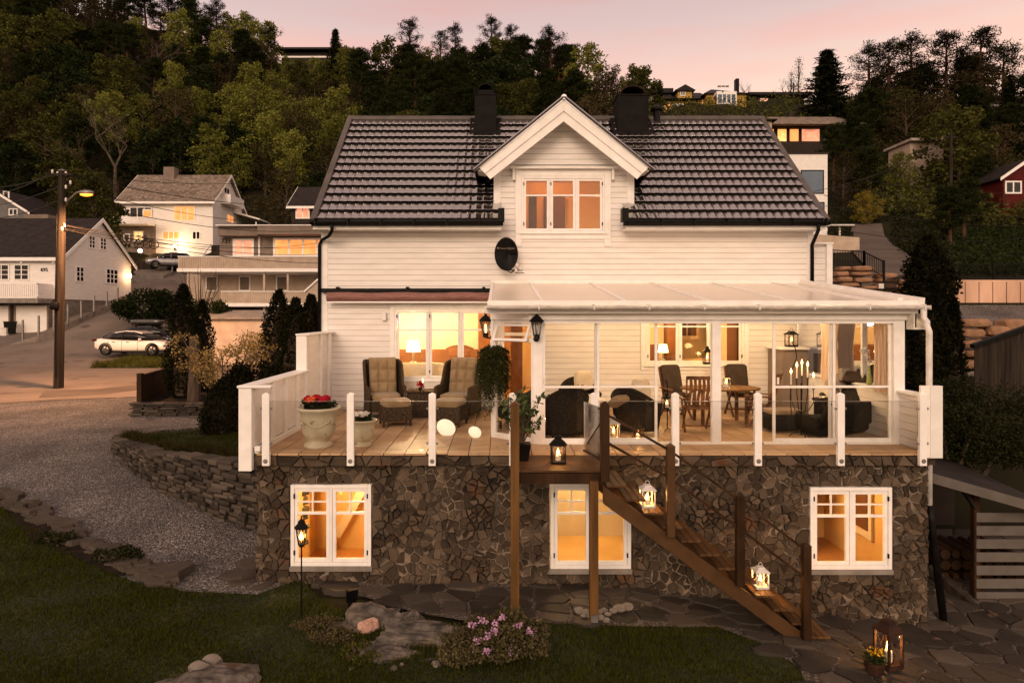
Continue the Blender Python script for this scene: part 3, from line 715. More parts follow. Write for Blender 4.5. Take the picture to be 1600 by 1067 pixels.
# ================================================================ the white house
HOUSE = thing('house', 'white weatherboard house with black tiled roof, gabled dormer and rough stone basement', 'house', (1.5, 15.25, 0))
WL, WR, YW, ZF = -4.22, 7.46, 15.25, 2.2
def siding(mb, x0, x1, z0, z1, Y, holes=(), pitch=.131, xf=None, axis='y', flip=1):
 "lapped boards; each board is tilted a little and stands proud of the one below it"
 z = z0; k = 0
 while z < z1 - .01:
  zt = min(z + pitch, z1); zm = (z + zt) / 2
  a, b = (xf(zm) if xf else (x0, x1)); iv = [(a, b)]
  for (hx0, hx1, hz0, hz1) in holes:
   if zt > hz0 + .01 and z < hz1 - .01:
    nv = []
    for p, q in iv:
     if hx1 <= p or hx0 >= q: nv.append((p, q)); continue
     if hx0 > p: nv.append((p, hx0))
     if hx1 < q: nv.append((hx1, q))
    iv = nv
  for p, q in iv:
   if q - p < .01: continue
   o = flip * -.014; g = .007
   pts = [(p, 0, z + g), (q, 0, z + g), (p, o, z + g), (q, o, z + g), (p, o * .45, zt), (q, o * .45, zt), (p, .02 * flip, zt), (q, .02 * flip, zt)]
   if axis == 'y': V = [(x, Y + y, zz) for x, y, zz in pts]
   else: V = [(Y + y, x, zz) for x, y, zz in pts]
   mb.mi = 0; mb.add(V, [(0, 1, 3, 2), (2, 3, 5, 4), (4, 5, 7, 6)])
   V2 = [(p, .004 * flip, z - .002), (q, .004 * flip, z - .002), (p, .004 * flip, z + g + .004), (q, .004 * flip, z + g + .004)]
   V2 = [(x, Y + y, zz) if axis == 'y' else (Y + y, x, zz) for x, y, zz in V2]
   mb.mi = 1; mb.add(V2, [(0, 1, 3, 2)]); mb.mi = 0
  z = zt; k += 1
 # backing sheathing keeps light out
def backing(mb, x0, x1, z0, z1, y0, y1, holes):
 xs = sorted({x0, x1, *[h[0] for h in holes], *[h[1] for h in holes]}); zs = sorted({z0, z1, *[h[2] for h in holes], *[h[3] for h in holes]})
 for a, b in zip(xs, xs[1:]):
  for c, d in zip(zs, zs[1:]):
   if b <= x0 or a >= x1 or d <= z0 or c >= z1: continue
   mx_, mz = (a + b) / 2, (c + d) / 2
   if any(h[0] < mx_ < h[1] and h[2] < mz < h[3] for h in holes): continue
   mb.box(max(a, x0), min(b, x1), y0, y1, max(c, z0), min(d, z1))
def window(parent, x0, x1, z0, z1, Y, n=2, transom=.66, topgrid=False, depth=.10, fw=.055, sw=.05, pane='pane_room', name='window', hinge=True, mat='white_trim_bright', rows=None):
 "casement window facing the viewer: frame, one sash per light, glazing bars, panes"
 m = MB(); y0, y1 = Y - .03, Y + depth
 m.box(x0, x0 + fw, y0, y1, z0, z1); m.box(x1 - fw, x1, y0, y1, z0, z1); m.box(x0 + fw, x1 - fw, y0, y1, z1 - fw, z1); m.box(x0 + fw, x1 - fw, y0, y1, z0, z0 + fw)
 w_ = (x1 - x0 - 2 * fw) / n
 for i in range(1, n): m.box(x0 + fw + w_ * i - .02, x0 + fw + w_ * i + .02, y0 + .006, y1, z0 + fw, z1 - fw)
 f = m.build(name, mat, parent, bevel=.006)
 gp = MB(); h = MB()
 for i in range(n):
  a = x0 + fw + w_ * i + (.02 if i else 0) + .004; b = x0 + fw + w_ * (i + 1) - (.02 if i < n - 1 else 0) - .004; c, d = z0 + fw + .004, z1 - fw - .004
  s = MB(); u0, u1 = Y - .012, Y + .05
  s.box(a, a + sw, u0, u1, c, d); s.box(b - sw, b, u0, u1, c, d); s.box(a + sw, b - sw, u0, u1, c, c + sw); s.box(a + sw, b - sw, u0, u1, d - sw, d)
  zt = c + (d - c) * transom
  if transom: s.box(a + sw, b - sw, u0 + .004, u1, zt - .02, zt + .02)
  if topgrid:
   xm = (a + b) / 2; s.box(xm - .011, xm + .011, u0 + .008, u1 - .01, zt + .02, d - sw); zm = (zt + d - sw) / 2 + .01
   s.box(a + sw, xm - .011, u0 + .008, u1 - .01, zm - .011, zm + .011); s.box(xm + .011, b - sw, u0 + .008, u1 - .01, zm - .011, zm + .011)
  s.build('sash', mat, f, bevel=.004)
  gp.add([(a + sw, Y + .02, c + sw), (b - sw, Y + .02, c + sw), (b - sw, Y + .02, d - sw), (a + sw, Y + .02, d - sw)], [(0, 1, 2, 3)])
  if hinge:
   hx = a - .004 if i == 0 else (b + .004 if i == n - 1 else a - .004)
   for hz in (c + .12, d - .16): h.box(hx - .011, hx + .011, Y - .036, Y - .008, hz, hz + .075)
 gp.build('pane', pane, f)
 if hinge: h.build('hinge', 'black_metal', f)
 return f

# --- basement of rubble stone
YB = 10.5
BW = [(-3.42, -2.10, .335, 1.668), (.84, 2.163, .29, 1.69), (5.10, 6.44, .28, 1.625)]
core = MB(); backing(core, HX0 + .02, HX1 - .02, -1.4, 2.02, YB + .05, YB + .25, [(a - .01, b + .01, c - .07, d + .01) for a, b, c, d in BW])
core.box(HX0 + .02, HX0 + .2, YB + .25, YW, -1.4, 2.02); core.box(HX1 - .2, HX1 - .02, YB + .25, YW, -1.4, 2.02); core.box(HX0 + .2, HX1 - .2, YW - .2, YW, -1.4, 2.02)
base = core.build('basement_wall', 'stone_mortar', HOUSE)
def stones(name, parent, x0, x1, z0, z1, place_, holes=(), sp=.102, seed=1, out=.045, gap=.007, mat='stone_wall', st=1.1, blk=None):
 r = random.Random(seed); S = []; z = z0 - sp
 while z < z1 + sp:
  x = x0 - sp
  while x < x1 + sp:
   S.append((x + r.uniform(-.8, .8) * sp, z + r.uniform(-.7, .7) * sp)); x += sp * st * r.uniform(.7, 1.35)
  z += sp * .88
 S = [s for s in S if not any(h[0] - .02 < s[0] < h[1] + .02 and h[2] - .02 < s[1] < h[3] + .02 for h in holes)]
 # drop some seeds so a few stones grow large
 S = [s for s in S if r.random() > .27]
 mb = MB()
 for c in vor(S, x0, x1, z0, z1, sp * 4.2):
  cx = sum(p[0] for p in c) / len(c); cz = sum(p[1] for p in c) / len(c)
  # cut back from the window openings
  for h in holes:
   if min(p[0] for p in c) < h[1] and max(p[0] for p in c) > h[0] and min(p[1] for p in c) < h[3] and max(p[1] for p in c) > h[2]:
    dd = [(cx - h[0], 0, h[0], -1), (h[1] - cx, 0, h[1], 1), (cz - h[2], 1, h[2], -1), (h[3] - cz, 1, h[3], 1)]
    ax, lim, sg = min(dd)[1:]; nw = []
    for a, b in zip(c, c[1:] + c[:1]):
     da, db = (lim - a[ax]) * sg, (lim - b[ax]) * sg
     if da <= 0: nw.append(a)
     if (da < 0 < db) or (db < 0 < da):
      t = da / (da - db); nw.append((a[0] + t * (b[0] - a[0]), a[1] + t * (b[1] - a[1])))
    c = nw
   if len(c) < 3: break
   if 0:
    def cl(p):
     if not (h[0] < p[0] < h[1] and h[2] < p[1] < h[3]): return p
     dd = [(p[0] - h[0], 0), (h[1] - p[0], 1), (p[1] - h[2], 2), (h[3] - p[1], 3)]; k = min(dd)[1]
     return ((h[0], p[1]), (h[1], p[1]), (p[0], h[2]), (p[0], h[3]))[k]
    c = [cl(p) for p in c]
  if len(c) < 3: continue
  c = [q for a, b in zip(c, c[1:] + c[:1]) for q in (a, ((a[0] + b[0]) / 2 + r.uniform(-.012, .012), (a[1] + b[1]) / 2 + r.uniform(-.012, .012)))] if sp < .2 else c
  c = shrink(c, gap * r.uniform(.5, 2.4)); nn = len(c); j = out * r.uniform(.15, 1.); tx, tz = r.uniform(-.5, .5), r.uniform(-.5, .5)
  front = [place_(p[0], p[1], -(j + max(-.02, min(.02, (p[0] - cx) * tx + (p[1] - cz) * tz)))) for p in shrink(c, .006)]
  mid = [place_(p[0], p[1], -(j * .55) + .004) for p in c]
  back = [place_(p[0], p[1], .06) for p in c]
  mb.add(front + mid + back, [tuple(range(nn))] + [(i, nn + i, nn + (i + 1) % nn, (i + 1) % nn) for i in range(nn)] + [(nn + i, 2 * nn + i, 2 * nn + (i + 1) % nn, nn + (i + 1) % nn) for i in range(nn)])
 return mb.build(name, mat, parent, fixn=True)
hol = [(a - .015, b + .015, c - .085, d + .015) for a, b, c, d in BW]
mort = MB(); backing(mort, HX0 + .01, HX1 - .01, -1.4, 2.0, YB + .022, YB + .05, [(a - .012, b + .012, c - .075, d + .012) for a, b, c, d in BW])
mort.build('mortar', 'stone_mortar_light', base)
stones('rubble_stone', base, HX0, HX1, -1.0, 2.0, lambda x, z, o: (x, YB + .02 + o, z), hol)
stones('rubble_stone', base, YB, YW, -.3, 2.0, lambda y, z, o: (HX0 - .0 + o, y, z), (), seed=2)
for a, b, c, d in BW:
 s = MB(); s.box(a - .02, b + .02, YB - .03, YB + .10, c - .085, c - .004); s.build('window_sill', 'concrete', base, bevel=.01)
 window(base, a, b, c, d, YB + .015, 2, .66, True, fw=.06, sw=.055)
# rooms behind the basement windows
def room(name, x0, x1, y0, y1, z0, z1, wall, floor, parent):
 m = MB(); t = .03
 m.box(x0 - t, x0, y0, y1, z0, z1); m.box(x1, x1 + t, y0, y1, z0, z1); m.box(x0 - t, x1 + t, y1, y1 + t, z0, z1); m.box(x0 - t, x1 + t, y0, y1 + t, z1, z1 + t)
 o = m.build(name, wall, parent)
 f = MB(); f.box(x0 - t, x1 + t, y0, y1 + t, z0 - t, z0); f.build('room_floor', floor, o)
 return o
room('room', -3.7, -.9, YB + .26, 12.9, -.25, 1.95, 'interior_orange', 'interior_wood', base)
room('room', -.6, 3.2, YB + .26, 12.9, 0.0, 1.95, 'interior_cream', 'interior_orange', base)
r3 = room('room', 3.6, 6.8, YB + .26, 13.4, -.2, 1.95, 'interior_orange', 'interior_wood', base)
m = MB(); m.beam((-3.2, 12.6, .1), (-2.2, 12.6, 1.9), .05, .16); m.box(-3.3, -3.25, 12.3, 12.6, -.25, 1.9); m.build('stair_rail', 'interior_cream', base)
m = MB(); m.box(5.62, 5.72, 12.2, 13.4, -.2, 1.95); m.box(6.74, 6.80, 11.6, 12.5, .35, 1.6); m.box(5.3, 5.6, 12.9, 13.3, -.2, .2); m.build('inner_wall', 'interior_cream', r3)
m = MB(); m.box(6.72, 6.742, 11.7, 12.4, .5, 1.5); m.build('inner_window', 'interior_dark', r3)
for i, (x, z, e_) in enumerate(((-2.5, 1.7, 120), (1.4, 1.7, 70), (5.2, 1.7, 120))):
 point('ceiling_lamp', (x, 11.9, z), e_, (1, .66, .29) if i != 1 else (1, .66, .30), .12)

# --- terrace deck on top of the basement
TER = HOUSE
m = MB(); m.box(HX0 - .02, HX1 + .02, YB - .06, YW, 2.02, 2.165); m.build('terrace_slab', 'stone_mortar', TER)
eb = MB(); r = random.Random(4); x = HX0 - .04
while x < HX1 + .04:
 ln = r.uniform(.2, .75); x1_ = min(x + ln, HX1 + .05); j = r.uniform(0, .035)
 eb.obox(((x + x1_) / 2, YB - .075 - j / 2, 2.085 + r.uniform(-.006, .006)), (x1_ - x - .012, .07 + j, .16), (r.uniform(-.04, .04), r.uniform(-.02, .02), r.uniform(-.04, .04))); x = x1_
stones('edge_stone', TER, HX0 - .03, HX1 + .03, 1.995, 2.168, lambda x, z, o: (x, YB - .085 + o, z), (), sp=.19, seed=21, out=.05, st=1.3)
m = MB(); m.box(HX0, HX1, YB - .10, YW, 2.166, 2.182); m.build('tile_bed', 'tile_joint', TER)
t_ = MB(); r = random.Random(8); x = HX0; tw, tl = .345, .50; row = 0
while x < HX1:
 y = YB - .11 - ((row * .37) % 1) * tl
 while y < YW:
  a, b = max(y, YB - .11), min(y + tl, YW)
  if b - a > .02: t_.box(x + .007, min(x + tw, HX1) - .007, a + .007, b - .007, 2.17, 2.2 + r.uniform(-.001, .001))
  y += tl
 x += tw; row += 1
t_.build('floor_tile', 'tile_floor', TER)

# --- main walls
WIN_L = (-2.49, -.10, 2.885, 4.60)
WIN_K = (3.48, 5.83, 3.25, 4.60)
DOOR = (.02, .95, 2.22, 4.45)
EAVE_Z, EAVE_Y, RIDGE_Y, RIDGE_Z = 6.62, 14.75, 18.36, 10.03
SL = (RIDGE_Z - EAVE_Z) / (RIDGE_Y - EAVE_Y); XL, XR = -4.32, 7.56
holes = [WIN_L, WIN_K, DOOR]
m = MB(); siding(m, WL + .14, WR - .12, ZF + .05, 6.442, YW, holes)
wall = m.build('front_wall', ['white_siding', 'groove'], HOUSE)
m = MB(); backing(m, WL, WR, ZF, 6.5, YW + .021, YW + .16, holes)
m.box(WL, WL + .1, YW + .16, 21.4, 0, 6.5); m.box(WR - .1, WR, YW + .16, 21.4, 0, 6.5); m.box(WL + .1, WR - .1, 21.3, 21.4, 0, 6.5)
m.box(WL + .1, WR - .1, YW + .16, 21.3, 6.40, 6.48)
for X_ in (WL, WR - .1): m.prism([(YW + .16, 6.5), (21.4, 6.5), (RIDGE_Y, RIDGE_Z - .12)], X_, X_ + .1, 'x')
m.build('wall_core', 'white_paint', HOUSE)
m = MB(); m.box(WL - .015, WL + .14, YW - .03, YW + .12, ZF, 6.46); m.box(WR - .12, WR + .015, YW - .03, YW + .12, ZF, 6.46); m.split('corner_board', 'white_trim_bright', HOUSE, [1.5], bevel=.005)
m = MB(); m.box(WL + .14, WR - .12, YW - .022, YW + .02, 4.98, 5.06); m.build('band_board', 'white_trim_bright', HOUSE, bevel=.004)
# dormer face
DX0, DX1, YD, DAP = -.12, 3.20, 15.243, 1.485
DW = (.535, 2.505, 6.40, 7.74)
def dxf(z):
 if z < 7.95: return (DX0 + .15, DX1 - .15)
 k = (9.38 - z) / (9.38 - 7.95) * (DX1 - DX0) / 2 * .98; return (DAP + .055 - k, DAP + .055 + k)
m = MB(); siding(m, 0, 0, 6.442, 9.33, YD, [DW, (.38, 2.66, 7.74, 7.92)], xf=dxf)
m.build('dormer_wall', ['white_siding', 'groove'], HOUSE)
m = MB(); backing(m, DX0, DX1, 6.47, 7.95, YD + .021, YW + .02, [DW]); m.prism([(DX0, 7.95), (DX1, 7.95), (DAP + .055, 9.36)], YD + .021, YD + .12)
m.box(DX0 + .02, DX0 + .06, YD + .12, 17.4, 6.4, 7.95); m.box(DX1 - .06, DX1 - .02, YD + .12, 17.4, 6.4, 7.95)
m.build('dormer_core', 'white_paint', HOUSE)
m = MB(); m.box(DX0 - .01, DX0, YD + .03, 17.5, 6.6, 7.98); m.box(DX1, DX1 + .01, YD + .03, 17.5, 6.6, 7.98); m.split('dormer_cheek', 'black_metal', HOUSE, [1.5])
m = MB(); m.box(DX0 - .012, DX0 + .15, YD - .03, YD + .02, 6.442, 7.98); m.box(DX1 - .15, DX1 + .012, YD - .03, YD + .02, 6.442, 7.98); m.split('dormer_corner', 'white_trim_bright', HOUSE, [1.5], bevel=.005)
# casing round the dormer window with its little hood
m = MB(); a, b, c, d = DW
m.box(a - .15, a - .002, YD - .04, YD, c - .02, d + .16); m.box(b + .002, b + .15, YD - .04, YD, c - .02, d + .16); m.box(a - .002, b + .002, YD - .036, YD, d + .002, d + .16)
m.box(a - .15, b + .15, YD - .04, YD, c - .15, c - .022); m.box(a - .15, a, YD - .036, YD, c - .32, c - .15); m.box(b, b + .15, YD - .036, YD, c - .32, c - .15)
m.build('window_casing', 'white_trim_bright', HOUSE, bevel=.005)
m = MB(); m.box(a - .28, b + .28, YD - .16, YD, d + .165, d + .20); m.box(a - .22, a - .16, YD - .13, YD, d - .10, d + .163); m.box(b + .16, b + .22, YD - .13, YD, d - .10, d + .163); m.build('window_hood', 'white_trim_bright', HOUSE, bevel=.004)
m = MB(); m.box(a - .05, b + .05, YD - .09, YD + .0, c - .03, c - .003); m.build('window_sill', 'white_trim_bright', HOUSE)
window(HOUSE, *DW, YD + .0, 3, .68, False, fw=.05, sw=.05)
ru = room('room', DW[0] - .5, DW[1] + .5, YW + .17, 17.2, 6.5, 8.0, 'interior_orange', 'interior_dark', HOUSE)
m = MB(); m.box(1.2, 1.75, 17.0, 17.15, 6.5, 7.6); m.box(.75, .95, 16.2, 16.4, 6.5, 7.5); m.build('cupboard', 'interior_dark', ru)
m = MB(); m.lathe([(.06, 0), (.06, .25), (.12, .3), (.12, .55)], (2.62, 15.9, 6.6), 10); m.build('bedroom_lamp', 'lamp_shade', ru)
point('bedroom_light', (2.45, 15.75, 7.1), 8, (1, .42, .16), .1); point('bedroom_light', (1.3, 16.2, 7.8), 20, (1, .40, .17), .15)
# dormer rakes, soffit, roof
YR = 14.7
def rake(z_ap, x_ap, xe, ze, y0, y1, th, mat, name, bevel=.006):
 m = MB()
 for sx in (-1, 1):
  ex = x_ap + sx * xe; d = Vector((ex - x_ap, ze - z_ap)).normalized(); nrm = Vector((d.y, -d.x)) * (1 if d.y * 1 < 0 and sx < 0 else 1)
  # thickness measured straight down
  m.prism([(x_ap, z_ap), (ex, ze), (ex - sx * 0.17, ze - th * .62), (x_ap, z_ap - th)], y0, y1)
 return m.build(name, mat, HOUSE, bevel=bevel, fixn=True)
rake(9.40, DAP, 1.98, 7.86, YR, YR + .03, .27, 'white_trim_bright', 'rake_board')
rake(9.20, DAP, 1.86, 7.755, YR + .032, YR + .06, .30, 'white_trim_bright', 'rake_board_inner')
rake(9.30, DAP, 1.98, 7.77, YR + .062, YD + .02, .05, 'white_paint', 'dormer_soffit', 0)
# dormer roofing: profiled sheets on both slopes
def wave(t):
 t %= 1.
 return .5 - .5 * math.cos(2 * math.pi * min(t * 1.25, 1)) if t < .8 else 0.
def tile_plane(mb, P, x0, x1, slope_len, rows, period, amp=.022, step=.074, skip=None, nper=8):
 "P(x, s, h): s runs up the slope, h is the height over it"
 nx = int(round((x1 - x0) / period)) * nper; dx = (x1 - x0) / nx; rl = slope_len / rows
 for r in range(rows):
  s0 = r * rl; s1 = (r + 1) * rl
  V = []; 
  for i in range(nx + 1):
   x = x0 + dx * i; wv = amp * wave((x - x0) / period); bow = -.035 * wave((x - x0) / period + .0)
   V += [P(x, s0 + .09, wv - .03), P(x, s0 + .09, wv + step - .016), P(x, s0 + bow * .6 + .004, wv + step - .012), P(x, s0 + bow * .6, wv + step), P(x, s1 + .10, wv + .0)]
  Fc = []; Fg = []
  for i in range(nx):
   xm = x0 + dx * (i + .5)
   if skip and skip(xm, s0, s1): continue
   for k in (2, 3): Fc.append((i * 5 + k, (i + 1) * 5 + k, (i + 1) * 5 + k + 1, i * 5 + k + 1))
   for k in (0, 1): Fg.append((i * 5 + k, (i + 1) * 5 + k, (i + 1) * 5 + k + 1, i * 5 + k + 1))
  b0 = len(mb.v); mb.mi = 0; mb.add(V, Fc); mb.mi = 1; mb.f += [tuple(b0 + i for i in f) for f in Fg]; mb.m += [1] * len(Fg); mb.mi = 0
LS = math.hypot(RIDGE_Y - EAVE_Y, RIDGE_Z - EAVE_Z); cu, cv = (RIDGE_Y - EAVE_Y) / LS, (RIDGE_Z - EAVE_Z) / LS
def PF(x, s, h): return (x, EAVE_Y + s * cu - h * cv, EAVE_Z + s * cv + h * cu)
def skp(x, s0, s1):
 y = EAVE_Y + s0 * cu
 if y < YD - .02: return .05 < x < 2.93
 return y < 16.9 and DX0 + .02 < x < DX1 - .02
m = MB(); tile_plane(m, PF, XL + .10, XR - .10, LS, 14, .190, skip=skp)
roof = m.build('roof', ['roof_black', 'roof_gap_shade'], HOUSE)
m = MB()
def under(x0, x1, s0, s1): m.add([PF(x0, s0, -.05), PF(x1, s0, -.05), PF(x1, s1, -.05), PF(x0, s1, -.05)], [(0, 1, 2, 3)])
under(XL, .04, .0, LS); under(2.94, XR, 0, LS); under(.04, 2.94, 2.5, LS)
m.prism([(RIDGE_Y, RIDGE_Z - .05), (22.0, 6.5), (22.0, 6.4), (RIDGE_Y, RIDGE_Z - .15)], XL, XR, 'x')
m.build('roof_deck', 'black_metal', roof)
m = MB()
for i in range(10):
 a = XL + (XR - XL) * i / 10; b = XL + (XR - XL) * (i + 1) / 10 + .03
 m.tube([(a, RIDGE_Y, RIDGE_Z + .03), (b, RIDGE_Y, RIDGE_Z + .03)], [.095, .088], 12)
m.build('ridge_cap', 'roof_metal', roof, smooth=False)
m = MB()
for xa, xb in ((XL - .02, XL + .12), (XR - .12, XR + .02)):
 for i in range(4):
  s0 = LS * i / 4 - (.05 if i == 0 else 0); s1 = LS * (i + 1) / 4 + .02; h = .085 + i * .002
  P = [PF(xa, s0, h), PF(xb, s0, h), PF(xb, s1, h + .004), PF(xa, s1, h + .004), PF(xa, s0, -.12), PF(xb, s0, -.02), PF(xb, s1, -.02), PF(xa, s1, -.12)]
  m.add(P, [(0, 1, 2, 3), (0, 3, 7, 4), (1, 5, 6, 2), (0, 4, 5, 1)])
m.split('verge_cap', 'roof_metal', roof, [1.5])
# dormer roof slopes
m = MB(); DL = math.hypot(2.02, 1.62)
for sx in (-1, 1):
 ux, uz = sx * 2.02 / DL, -1.62 / DL
 def PD(y, s, h, sx=sx, ux=ux, uz=uz): s_ = DL - s; return (DAP + ux * s_ + sx * h * .62, y, 9.40 + uz * s_ + h * .78)
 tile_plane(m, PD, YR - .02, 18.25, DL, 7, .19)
 m.add([PD(YR - .02, -.03, -.015), PD(18.2, -.03, -.015), PD(18.2, DL, -.015), PD(YR - .02, DL, -.015), PD(YR - .02, -.03, .05), PD(YR - .02, DL, .06)], [(0, 1, 2, 3), (0, 3, 5, 4)])
 m.tube([PD(YR - .03, -.04, .02), PD(YR - .03, DL + .02, .04)], .035, 6)
m.tube([(DAP, YR - .05, 9.44), (DAP, 18.1, 9.44)], .06, 10)
m.build('dormer_roof', ['roof_black', 'roof_gap_shade'], HOUSE)
# fascia, soffit and gutters
m = MB()
for a, b in ((XL + .02, .05), (2.93, XR - .04)): m.box(a, b, EAVE_Y + .02, EAVE_Y + .05, 6.42, 6.60); m.box(a, b, EAVE_Y + .05, YW + .02, 6.43, 6.46)
m.split('soffit', 'white_trim_bright', HOUSE, [1.5])
m = MB()
for a, b in ((XL + .0, .09), (2.86, XR - .0)):
 pr = [(EAVE_Y - .11 + .065 * math.cos(t), 6.575 + .065 * math.sin(t)) for t in [math.pi + math.pi * k / 8 for k in range(9)]]
 pr = pr + [(p[0] * .0 + EAVE_Y - .11 + (p[0] - EAVE_Y + .11) * .88, p[1] + .006) for p in reversed(pr)]
 m.prism(pr, a, b, 'x'); m.box(a, b, EAVE_Y - .045, EAVE_Y + .018, 6.50, 6.66)
 for k in range(int((b - a) / .75) + 1): x = a + .1 + k * .75; m.box(x, x + .025, EAVE_Y - .18, EAVE_Y - .045, 6.49, 6.66) if x < b else None
for a, b in ((-.02, .12), (2.80, 2.95)): m.box(a, b, EAVE_Y - .19, EAVE_Y + .03, 6.58, 6.88)
m.split('gutter', 'black_metal', HOUSE, [1.5])
m = MB()
m.tube([(-3.83, EAVE_Y - .11, 6.55), (-3.83, EAVE_Y - .08, 6.38), (-3.95, EAVE_Y + .1, 6.28), (-4.2, YW - .1, 6.22), (-4.26, YW - .08, 6.1), (-4.26, YW - .08, 2.2)], .04, 8)
m.tube([(7.30, EAVE_Y - .11, 6.55), (7.32, EAVE_Y - .08, 6.40), (7.38, YW - .15, 6.1), (7.42, YW - .08, 5.95), (7.42, YW - .08, 5.22)], .042, 8)
m.split('downpipe', 'black_metal', HOUSE, [1.5], smooth=True)
# chimneys clad in black sheet, with rounded cowls
def chimney(x, wd, ztop, cowl, nm):
 m = MB(); y0, y1 = 17.75, 18.55; m.box(x - wd / 2, x + wd / 2, y0, y1, 9.2, ztop); m.box(x - wd / 2 - .02, x + wd / 2 + .02, y0 - .02, y1 + .02, ztop - .05, ztop)
 m.add([PF(x - wd / 2 - .14, 4.0, .07), PF(x + wd / 2 + .14, 4.0, .07), PF(x + wd / 2 + .14, LS, .09), PF(x - wd / 2 - .14, LS, .09)], [(0, 1, 2, 3)])
 c = m.build('chimney', 'chimney_clad', roof, bevel=.01)
 k = MB(); n_ = 12; rr = wd * .42
 prof_ = [(rr * math.cos(math.pi * i / n_), cowl * math.sin(math.pi * i / n_)) for i in range(n_ + 1)]
 k.prism([(x + a, ztop + .03 + b) for a, b in prof_] + [(x + a * .93, ztop + .03 + b * .9) for a, b in reversed(prof_)], y0 + .05, y1 - .05)
 k.box(x - rr, x - rr + .03, y0 + .1, y1 - .1, ztop, ztop + .04); k.box(x + rr - .03, x + rr, y0 + .1, y1 - .1, ztop, ztop + .04)
 return c, k
c1_, k1 = chimney(-.38, .60, 10.59, .27, 'a'); k1.box(-.38 - .22, -.38 + .22, 17.85, 18.5, 10.59, 10.72); k1.build('chimney_cowl', 'chimney_clad', c1_, fixn=True)
c2_, k2 = chimney(3.72, .86, 10.57, .22, 'b'); k2.build('chimney_cowl', 'rust_metal', c2_, fixn=True)
m = MB(); m.lathe([(.10, 0), (.10, .42), (.18, .44), (.18, .50), (.05, .60), (.02, .62)], (4.50, 18.3, 9.85), 14); m.build('roof_vent', 'black_metal', roof, smooth=False)
# snow-roof ventilator pipe near the dormer valley
m = MB(); m.tube([PF(-.5, 1.9, .06), PF(-.1, 2.1, .1)], .03, 8); m.tube([PF(3.4, 2.0, .06), PF(3.7, 1.9, .1)], .03, 8); m.split('roof_step', 'black_metal', roof, [1.5])
# awning over the left window
aw = thing('awning', 'folded brown awning in a black cassette above the large terrace window', 'awning', (-2.2, YW, 4.9))
m = MB(); m.box(-4.2, -.21, YW - .17, YW - .03, 4.98, 5.075); 
for x in (-3.85, -2.2, -.4): m.box(x, x + .07, YW - .19, YW - .02, 5.075, 5.11)
m.build('cassette', 'black_metal', aw, bevel=.008)
m = MB(); m.grid(lambda u, v: (-4.05 + u * 3.83, YW - .19 - .10 * math.sin(math.pi * v) + .006 * math.sin(u * 31), 4.975 - v * .22 + .01 * math.sin(u * 17)), 40, 8); o = m.build('cloth', 'awning_cloth', aw, smooth=True)
m = MB(); m.box(-4.05, -.22, YW - .26, YW - .20, 4.73, 4.765); m.build('front_bar', 'white_paint', aw)
# casing of the ground floor windows
def casing(x0, x1, z0, z1, nm='window_casing', y=YW):
 m = MB(); m.box(x0 - .11, x0 - .002, y - .035, y + .0, z0 - .11, z1 + .10); m.box(x1 + .002, x1 + .11, y - .035, y, z0 - .11, z1 + .10)
 m.box(x0 - .002, x1 + .002, y - .03, y, z1 + .002, z1 + .10); m.box(x0 - .002, x1 + .002, y - .03, y, z0 - .11, z0 - .03); m.box(x0 - .03, x1 + .03, y - .07, y, z0 - .028, z0 - .003)
 m.build(nm, 'white_trim_bright', HOUSE, bevel=.004)
casing(*WIN_L); casing(*WIN_K)
window(HOUSE, *WIN_L, YW, 3, .72, False); window(HOUSE, *WIN_K, YW, 3, .70, False)
m = MB(); m.box(-2.78, -2.68, YW - .12, YW - .02, 4.32, 4.5); m.build('outdoor_sensor', 'white_paint', HOUSE, bevel=.01)
# glazed terrace door (seen through the corner pane)
m = MB(); a, b, c, d = DOOR; m.box(a, a + .1, YW - .02, YW + .08, c, d); m.box(b - .1, b, YW - .02, YW + .08, c, d); m.box(a + .1, b - .1, YW - .02, YW + .08, d - .1, d); m.box(a + .1, b - .1, YW - .02, YW + .08, c, c + .2)
m.box(a + .1, b - .1, YW - .01, YW + .06, 3.95, 4.03)
dr = m.build('door', 'white_trim_bright', HOUSE, bevel=.005); g = MB(); g.add([(a + .1, YW + .02, c + .2), (b - .1, YW + .02, c + .2), (b - .1, YW + .02, d - .1), (a + .1, YW + .02, d - .1)], [(0, 1, 2, 3)]); g.build('pane', 'pane_room', dr)
g = MB(); g.tube([(a + .05, YW - .03, 3.25), (a + .05, YW - .07, 3.25), (a + .17, YW - .07, 3.25)], .012, 6); g.build('handle', 'galvanised', dr)
# living room and kitchen
lr = room('room', -3.3, 1.2, YW + .17, 19.6, 2.25, 5.0, 'interior_cream', 'interior_wood', HOUSE)
m = MB(); m.box(-.62, .62, 18.9, 19.5, 2.25, 5.0); m.box(.3, .6, 16.5, 16.6, 2.25, 4.9); m.build('inner_wall', 'interior_dark', lr)
m = MB(); m.box(-3.2, -.66, 19.3, 19.58, 2.25, 3.4); m.ball((-1.2, 19.4, 3.3), .5, 12, 0, (1, .3, .5)); m.build('sideboard', 'interior_dark', lr)
kr = room('room', 2.6, 6.8, YW + .17, 19.0, 2.25, 5.0, 'interior_cream', 'interior_wood', HOUSE)
m = MB(); m.box(4.8, 6.6, 18.4, 18.95, 2.25, 3.2); m.box(5.1, 5.75, 18.5, 18.95, 3.75, 4.9); m.box(6.1, 6.7, 16.4, 18.9, 2.25, 4.9); kc = m.build('kitchen_cabinet', 'interior_cream', kr)
